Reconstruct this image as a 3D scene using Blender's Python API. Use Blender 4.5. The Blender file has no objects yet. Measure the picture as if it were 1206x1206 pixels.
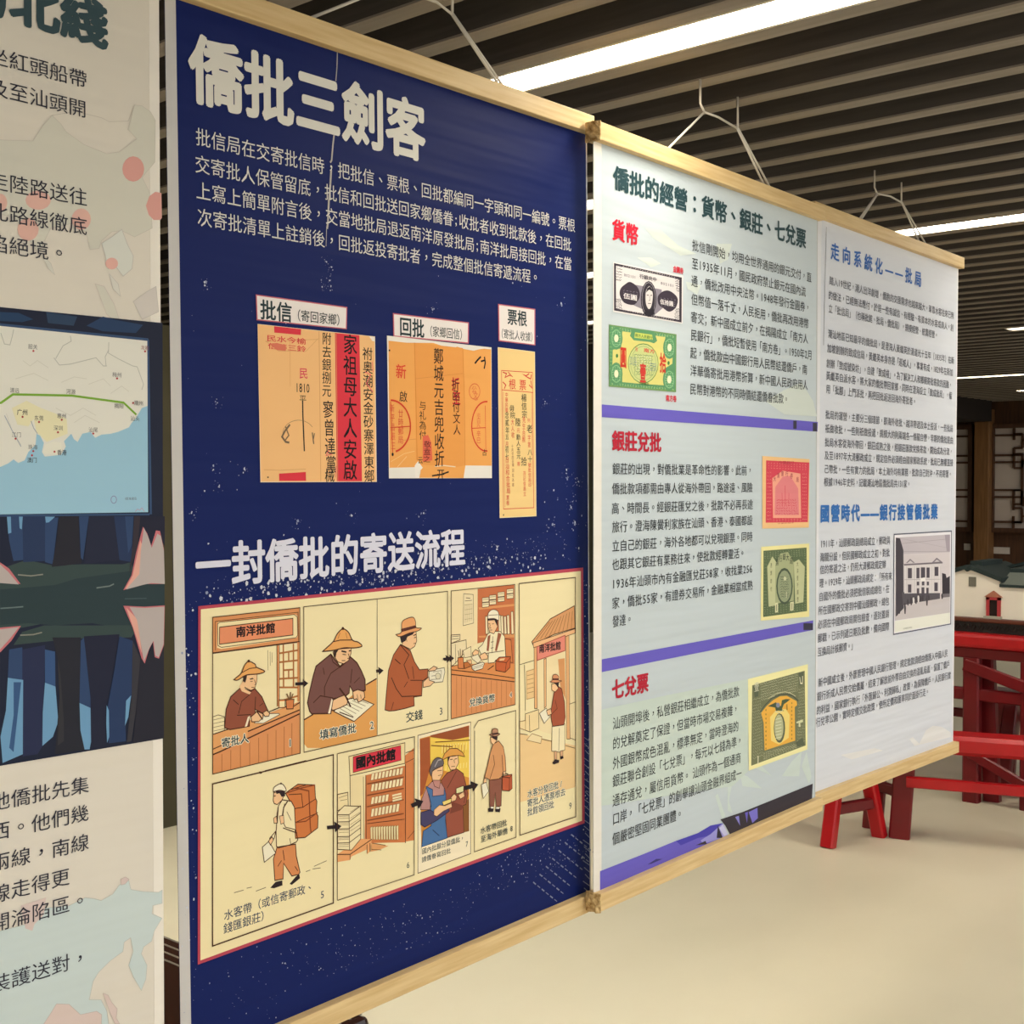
import bpy, bmesh, math, random
from mathutils import Vector, Matrix, noise
from mathutils.geometry import tessellate_polygon

# ---------------------------------------------------------------- camera, world, exposure
# room axes: +y runs along the row of banners away from the viewer, +x towards the side left open to let world light in
SC = bpy.context.scene
COL = SC.collection
cam_data = bpy.data.cameras.new('camera')
cam_data.sensor_width = 36.0
cam_data.lens = 36.0 * 1490.0 / 1206.0
cam_data.clip_start = 0.05
cam = bpy.data.objects.new('camera', cam_data)
COL.objects.link(cam)
cam.location = (0, 0, 1.6)
PITCH = math.atan(32 / 1490.0)
YAW = math.radians(40.368)
cam.rotation_euler = (math.pi / 2 - PITCH, 0, YAW)
SC.camera = cam

world = bpy.data.worlds.new('world')
SC.world = world
world.use_nodes = True
WB = world.node_tree.nodes['Background']
WB.inputs[0].default_value = (0.98, 0.99, 1.0, 1)
WB.inputs[1].default_value = 0.85
SC.view_settings.view_transform = 'Standard'
SC.view_settings.look = 'None'
SC.view_settings.gamma = 1.0
SC.view_settings.use_curve_mapping = False
SC.view_settings.exposure = 0.76
STRIP_COLOR = (1.0, 0.935, 0.81)

# ---------------------------------------------------------------- helpers
def lin(h):
    r = []
    for i in (0, 2, 4):
        c = int(h[i:i + 2], 16) / 255.0
        r.append(c / 12.92 if c <= 0.04045 else ((c + 0.055) / 1.055) ** 2.4)
    return (r[0], r[1], r[2], 1.0)

MATS = {}
def mat(key, hexcol, rough=0.6, spec=0.4, build=None, metal=0.0):
    if key in MATS:
        return MATS[key]
    m = bpy.data.materials.new(key)
    m.use_nodes = True
    b = m.node_tree.nodes['Principled BSDF']
    b.inputs['Base Color'].default_value = lin(hexcol)
    b.inputs['Roughness'].default_value = rough
    b.inputs['Specular IOR Level'].default_value = spec
    b.inputs['Metallic'].default_value = metal
    if build:
        build(m.node_tree, b)
    MATS[key] = m
    return m

def node(nt, kind, **inp):
    n = nt.nodes.new(kind)
    for k, v in inp.items():
        n.inputs[k.replace('_', ' ')].default_value = v
    return n

def coords(nt, scale=(1, 1, 1), kind='Object'):
    tc = nt.nodes.new('ShaderNodeTexCoord')
    mp = nt.nodes.new('ShaderNodeMapping')
    mp.inputs['Scale'].default_value = scale
    nt.links.new(tc.outputs[kind], mp.inputs['Vector'])
    return mp.outputs['Vector']

def bump_noise(nt, b, scale, strength, dist=0.01, stretch=(1, 1, 1), detail=3):
    n = node(nt, 'ShaderNodeTexNoise', Scale=scale, Detail=detail)
    nt.links.new(coords(nt, stretch), n.inputs['Vector'])
    bp = node(nt, 'ShaderNodeBump', Strength=strength, Distance=dist)
    nt.links.new(n.outputs['Fac'], bp.inputs['Height'])
    nt.links.new(bp.outputs['Normal'], b.inputs['Normal'])

def mottled(c1, c2, scale, stretch=(1, 1, 1), detail=4, bump=0.0, kind='Object'):
    def f(nt, b):
        n = node(nt, 'ShaderNodeTexNoise', Scale=scale, Detail=detail)
        nt.links.new(coords(nt, stretch, kind), n.inputs['Vector'])
        r = nt.nodes.new('ShaderNodeValToRGB')
        r.color_ramp.elements[0].position = 0.3
        r.color_ramp.elements[1].position = 0.72
        r.color_ramp.elements[0].color = lin(c1)
        r.color_ramp.elements[1].color = lin(c2)
        nt.links.new(n.outputs['Fac'], r.inputs['Fac'])
        nt.links.new(r.outputs['Color'], b.inputs['Base Color'])
        if bump:
            bp = node(nt, 'ShaderNodeBump', Strength=bump, Distance=0.004)
            nt.links.new(n.outputs['Fac'], bp.inputs['Height'])
            nt.links.new(bp.outputs['Normal'], b.inputs['Normal'])
    return f

def cloth_ripple(nt, b):
    # faint sideways creases of a hung printed sheet
    bump_noise(nt, b, 2.2, 0.35, 0.02, (0.6, 1.0, 7.0), 2)

def ink(hexcol):
    return mat('print_' + hexcol, hexcol, 0.55, 0.13, cloth_ripple)

class MB:
    def __init__(s):
        s.v = []; s.f = []; s.m = []; s.mats = []
    def mi(s, m):
        if m not in s.mats:
            s.mats.append(m)
        return s.mats.index(m)
    def faces(s, vs, fs, m):
        o = len(s.v); k = s.mi(m)
        s.v.extend(vs)
        for f in fs:
            s.f.append(tuple(i + o for i in f)); s.m.append(k)
    def box(s, x0, y0, z0, x1, y1, z1, m, T=None):
        vs = [Vector((x, y, z)) for z in (z0, z1) for y in (y0, y1) for x in (x0, x1)]
        if T is not None:
            vs = [T @ v for v in vs]
        s.faces([tuple(v) for v in vs], [(0, 2, 3, 1), (4, 5, 7, 6), (0, 1, 5, 4), (2, 6, 7, 3), (0, 4, 6, 2), (1, 3, 7, 5)], m)
    def beam(s, p0, p1, w, d, m, side=Vector((1, 0, 0)), bev=0.15):
        """bar from p0 to p1 with a chamfered w x d section"""
        p0 = Vector(p0); p1 = Vector(p1)
        ax = (p1 - p0).normalized()
        a = (side - ax * side.dot(ax)).normalized()
        b = ax.cross(a)
        c = min(w, d) * bev
        sec = [(-w/2 + c, -d/2), (w/2 - c, -d/2), (w/2, -d/2 + c), (w/2, d/2 - c), (w/2 - c, d/2), (-w/2 + c, d/2), (-w/2, d/2 - c), (-w/2, -d/2 + c)]
        vs = [tuple(p + a * x + b * y) for p in (p0, p1) for x, y in sec]
        n = 8
        fs = [(i, (i + 1) % n, n + (i + 1) % n, n + i) for i in range(n)] + [tuple(range(n - 1, -1, -1)), tuple(range(n, 2 * n))]
        s.faces(vs, fs, m)
    def tube(s, pts, r, m, n=8):
        pts = [Vector(p) for p in pts]
        rings = []
        for i, p in enumerate(pts):
            t = (pts[min(i + 1, len(pts) - 1)] - pts[max(i - 1, 0)]).normalized()
            a = t.orthogonal().normalized() if abs(t.x) > 0.99 else (Vector((1, 0, 0)) - t * t.x).normalized()
            b = t.cross(a)
            rings.append([tuple(p + (a * math.cos(q) + b * math.sin(q)) * r) for q in [2 * math.pi * k / n for k in range(n)]])
        vs = [v for rg in rings for v in rg]
        fs = []
        for i in range(len(pts) - 1):
            for k in range(n):
                fs.append((i*n + k, i*n + (k+1) % n, (i+1)*n + (k+1) % n, (i+1)*n + k))
        fs.append(tuple(range(n - 1, -1, -1))); fs.append(tuple(range((len(pts) - 1) * n, len(pts) * n)))
        s.faces(vs, fs, m)
    def build(s, name, parent=None, bevel=0.0, smooth=False):
        me = bpy.data.meshes.new(name)
        me.from_pydata(s.v, [], s.f)
        for m in s.mats:
            me.materials.append(m)
        me.polygons.foreach_set('material_index', s.m)
        if smooth:
            me.polygons.foreach_set('use_smooth', [True] * len(s.f))
        me.update()
        o = bpy.data.objects.new(name, me)
        COL.objects.link(o)
        if parent:
            o.parent = parent
        if bevel:
            md = o.modifiers.new('bevel', 'BEVEL')
            md.width = bevel; md.segments = 2; md.limit_method = 'ANGLE'
        return o

def thing(name, label, cat, loc=(0, 0, 0), rot=(0, 0, 0), group=None):
    o = bpy.data.objects.new(name, None)
    COL.objects.link(o)
    o.location = loc; o.rotation_euler = rot
    o.empty_display_size = 0.1
    o['label'] = label; o['category'] = cat
    if group:
        o['group'] = group
    return o

def structure(o):
    o['kind'] = 'structure'
    return o

# ---------------------------------------------------------------- the room
M_FLOOR = mat('floor_beige_concrete', 'c4b592', 0.42, 0.45, mottled('cdc5ab', 'dbd3ba', 1.1, (1, 0.6, 1), 5))
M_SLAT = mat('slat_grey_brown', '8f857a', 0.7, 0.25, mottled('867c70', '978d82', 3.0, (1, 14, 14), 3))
M_SIDE_SHADE = mat('slat_side_shade', '544e4a', 0.9, 0.05, mottled('4e4844', '5a544f', 3.0, (1, 14, 14), 3))  # slat sides: their shade is put into a darker colour
M_PLENUM = mat('ceiling_dark', '2b2622', 0.9, 0.1, mottled('26221f', '2f2a26', 2.0))
M_DARKWALL = mat('wall_dark_olive', '4c4838', 2.0, 0.2, mottled('484434', '504c3c', 2.0))
M_WOOD = mat('lattice_dark_wood', '4a2f1c', 0.5, 0.4, mottled('40281a', '543622', 6.0, (6, 6, 0.6), 4))
M_POST = mat('post_brown_wood', '7a5630', 0.5, 0.4, mottled('6c4a28', '86603a', 6.0, (8, 8, 0.5), 4))
M_PANE = mat('pane_frosted', 'b9ada4', 2.0, 0.2, mottled('b2a69d', 'c0b5ac', 1.5))
M_PLASTER = mat('wall_plaster', 'b5a990', 0.85, 0.2, mottled('b0a48b', 'baae96', 1.5))

def slab(name, x0, y0, z0, x1, y1, z1, m, parent=None):
    b = MB(); b.box(x0, y0, z0, x1, y1, z1, m)
    return b.build(name, parent)

structure(slab('floor', -8.2, -5.0, -0.06, 9.0, 20.0, 0.0, M_FLOOR))
ceiling = structure(slab('ceiling', -8.2, -5.0, 3.08, 2.2, 20.0, 3.14, M_PLENUM))
# (y, width, x start, x end, brightness): the rows over the aisle and unseen rows added behind the banners to light the floor
STRIPS = [(2.714, 0.135, -2.36, 2.0, 16.0), (5.444, 0.135, -2.36, 2.0, 16.0), (9.311, 0.135, -3.2, 2.0, 4.0), (13.18, 0.135, -7.5, 2.0, 9.0), (15.45, 0.135, -5.2, 2.0, 12.0), (-0.699, 0.135, -1.2, 2.0, 20.0), (-3.2, 0.135, -2.36, 2.0, 8.0),
          (0.894, 0.135, -6.5, -2.75, 34.0), (2.714, 0.135, -3.8, -2.62, 46.0), (4.079, 0.135, -5.6, -2.62, 4.0), (5.444, 0.135, -7.4, -2.75, 7.0), (7.036, 0.135, -7.4, -3.1, 3.0)]
y0 = 3.055 - 0.2275 * 35
for k in range(108):
    y = y0 + 0.2275 * k
    if y > 19.0:
        continue
    b = MB(); b.box(-8.1, -0.031, 2.72, 2.1, 0.031, 2.726, M_SLAT); b.box(-8.1, -0.0305, 2.726, 2.1, 0.0305, 2.88, M_SIDE_SHADE)
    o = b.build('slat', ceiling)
    o.location.y = y
structure(slab('trim_4', 2.1, -5.0, 2.70, 2.2, 20.0, 3.14, M_SIDE_SHADE))  # unseen fascia, added to keep world light off the slat sides
structure(slab('wall_back', -8.2, 19.8, 0, 9.0, 20.0, 3.1, M_DARKWALL))
structure(slab('wall_front', -8.2, -5.2, 0, 2.2, -5.0, 3.1, M_PLASTER))
structure(slab('wall_left', -8.4, -5.0, 0, -8.2, 20.0, 3.1, M_DARKWALL))
structure(slab('trim_1', -6.6, 8.0, 2.45, -6.1, 17.1, 2.9, mat('beam_dark', '2c2624', 2.0, 0.2)))
structure(slab('wall_partition', -5.6, 2.6, 0, -5.03, 5.6, 2.34, M_DARKWALL))

# lattice screen wall far behind the banners
LW = structure(slab('wall_lattice', -8.2, 17.35, 0, 9.0, 17.5, 3.1, M_WOOD))
def lattice_window(n, xa, xb, flip):
    z0, z1 = 1.02, 2.36
    b = MB(); b.box(xa, 17.30, z0, xb, 17.34, z1, M_PANE)
    w = structure(b.build('window_%d' % n))
    f = MB(); t = 0.06
    for a in ((xa - t, z0 - t, xb + t, z0), (xa - t, z1, xb + t, z1 + t), (xa - t, z0, xa, z1), (xb, z0, xb + t, z1)):
        f.box(a[0], 17.24, a[1], a[2], 17.34, a[3], M_WOOD)
    f.build('window_frame', w)
    g = MB(); W = xb - xa; Hh = z1 - z0
    def bar(u0, v0, u1, v1, th=0.028):
        if flip:
            u0, u1 = 1 - u1, 1 - u0
        xa_, xb_ = xa + u0 * W, xa + u1 * W
        za_, zb_ = z0 + v0 * Hh, z0 + v1 * Hh
        if abs(u1 - u0) < 1e-6:
            xa_ -= th / 2; xb_ += th / 2
        else:
            za_ -= th / 2; zb_ += th / 2
        g.box(xa_, 17.262, za_, xb_, 17.298, zb_, M_WOOD)
    for v in (0.06, 0.31, 0.38, 0.66, 0.73, 0.93):
        bar(0, v, 0.33, v)
    for v0, v1 in ((0.0, 0.12), (0.18, 0.38), (0.60, 0.80), (0.88, 1.0)):
        bar(0.23, v0, 0.23, v1)
    for v0, v1 in ((0.06, 0.20), (0.24, 0.38), (0.60, 0.74), (0.80, 0.94)):
        bar(0.33, v0, 0.33, v1); bar(0.23, v0, 0.33, v0); bar(0.23, v1, 0.33, v1)
    bar(0.33, 0.23, 0.33, 0.68); bar(0.33, 0.23, 1, 0.30); bar(0.33, 0.68, 1, 0.68); bar(0.58, 0, 0.58, 0.2); bar(0.58, 2.0, 0.58, 1); bar(0.72, 0.3, 0.72, 0.68); bar(0.33, 0.12, 1, 0.12); bar(0.33, 0.88, 1, 0.88)
    g.build('window_lattice', w)
for n, (xa, xb, fl) in enumerate(((-7.5, -6.47, True), (-6.12, -5.0, False), (-4.7, -3.6, True))):
    lattice_window(n + 1, xa, xb, fl)
for n, xx in enumerate((-6.24, -4.85)):
    b = MB(); b.box(xx - 0.1, 17.12, 0, xx + 0.1, 17.34, 2.62, M_POST)
    structure(b.build('trim_%d' % (n + 2), None, 0.01))

# ceiling strip lights
def glow(power):
    def f(nt, b):
        b.inputs['Emission Color'].default_value = (*STRIP_COLOR, 1)
        b.inputs['Emission Strength'].default_value = power
    return mat('strip_diffuser_%d' % round(power * 10), 'f4ecd8', 0.5, 0.2, f)
M_FRAME = mat('strip_frame', 'd8cdb8', 0.4, 0.4)
SLBL = ['long ceiling strip light right above the gap of the blue banner', 'ceiling strip light whose end shows above the far banner', 'short far strip light, upper of the distant ones at right edge', 'thin far strip light touching the far banner edge', 'lowest and farthest thin strip light at right edge', 'strip light overhead near the viewer', 'strip light behind the viewer'] + ['added unseen fill strip behind the banners, %s' % q for q in ('nearest row to the viewer', 'short piece in second row', 'third row', 'fourth row', 'fifth row, farthest back')]
for (t, w, x0, xe, pw), lb in zip(STRIPS, SLBL):
    M_GLOW = glow(pw)
    L = thing('ceiling_light', lb, 'ceiling light', (x0, t, 2.72), (0, 0, 0), 'ceiling strip lights')
    X = xe - x0
    f = MB()
    f.box(0, -w/2 - 0.012, 0.0, X, -w/2, 0.10, M_FRAME); f.box(0, w/2, 0.0, X, w/2 + 0.012, 0.10, M_FRAME)
    f.box(-0.012, -w/2 - 0.012, 0, 0, w/2 + 0.012, 0.10, M_FRAME); f.box(0, -w/2, 0.05, X, w/2, 0.10, M_FRAME)
    f.build('light_frame', L)
    cuts = [0.0, 1.26] if t == 2.714 else [0.0]
    while cuts[-1] < X: cuts.append(cuts[-1] + 2.4)
    cuts[-1] = X
    g = MB()
    for a, c in zip(cuts, cuts[1:]):
        g.box(a + 0.003, -w/2 + 0.002, 0.012, c - 0.003, w/2 - 0.002, 0.03, M_GLOW)
    g.build('diffuser', L)

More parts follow.
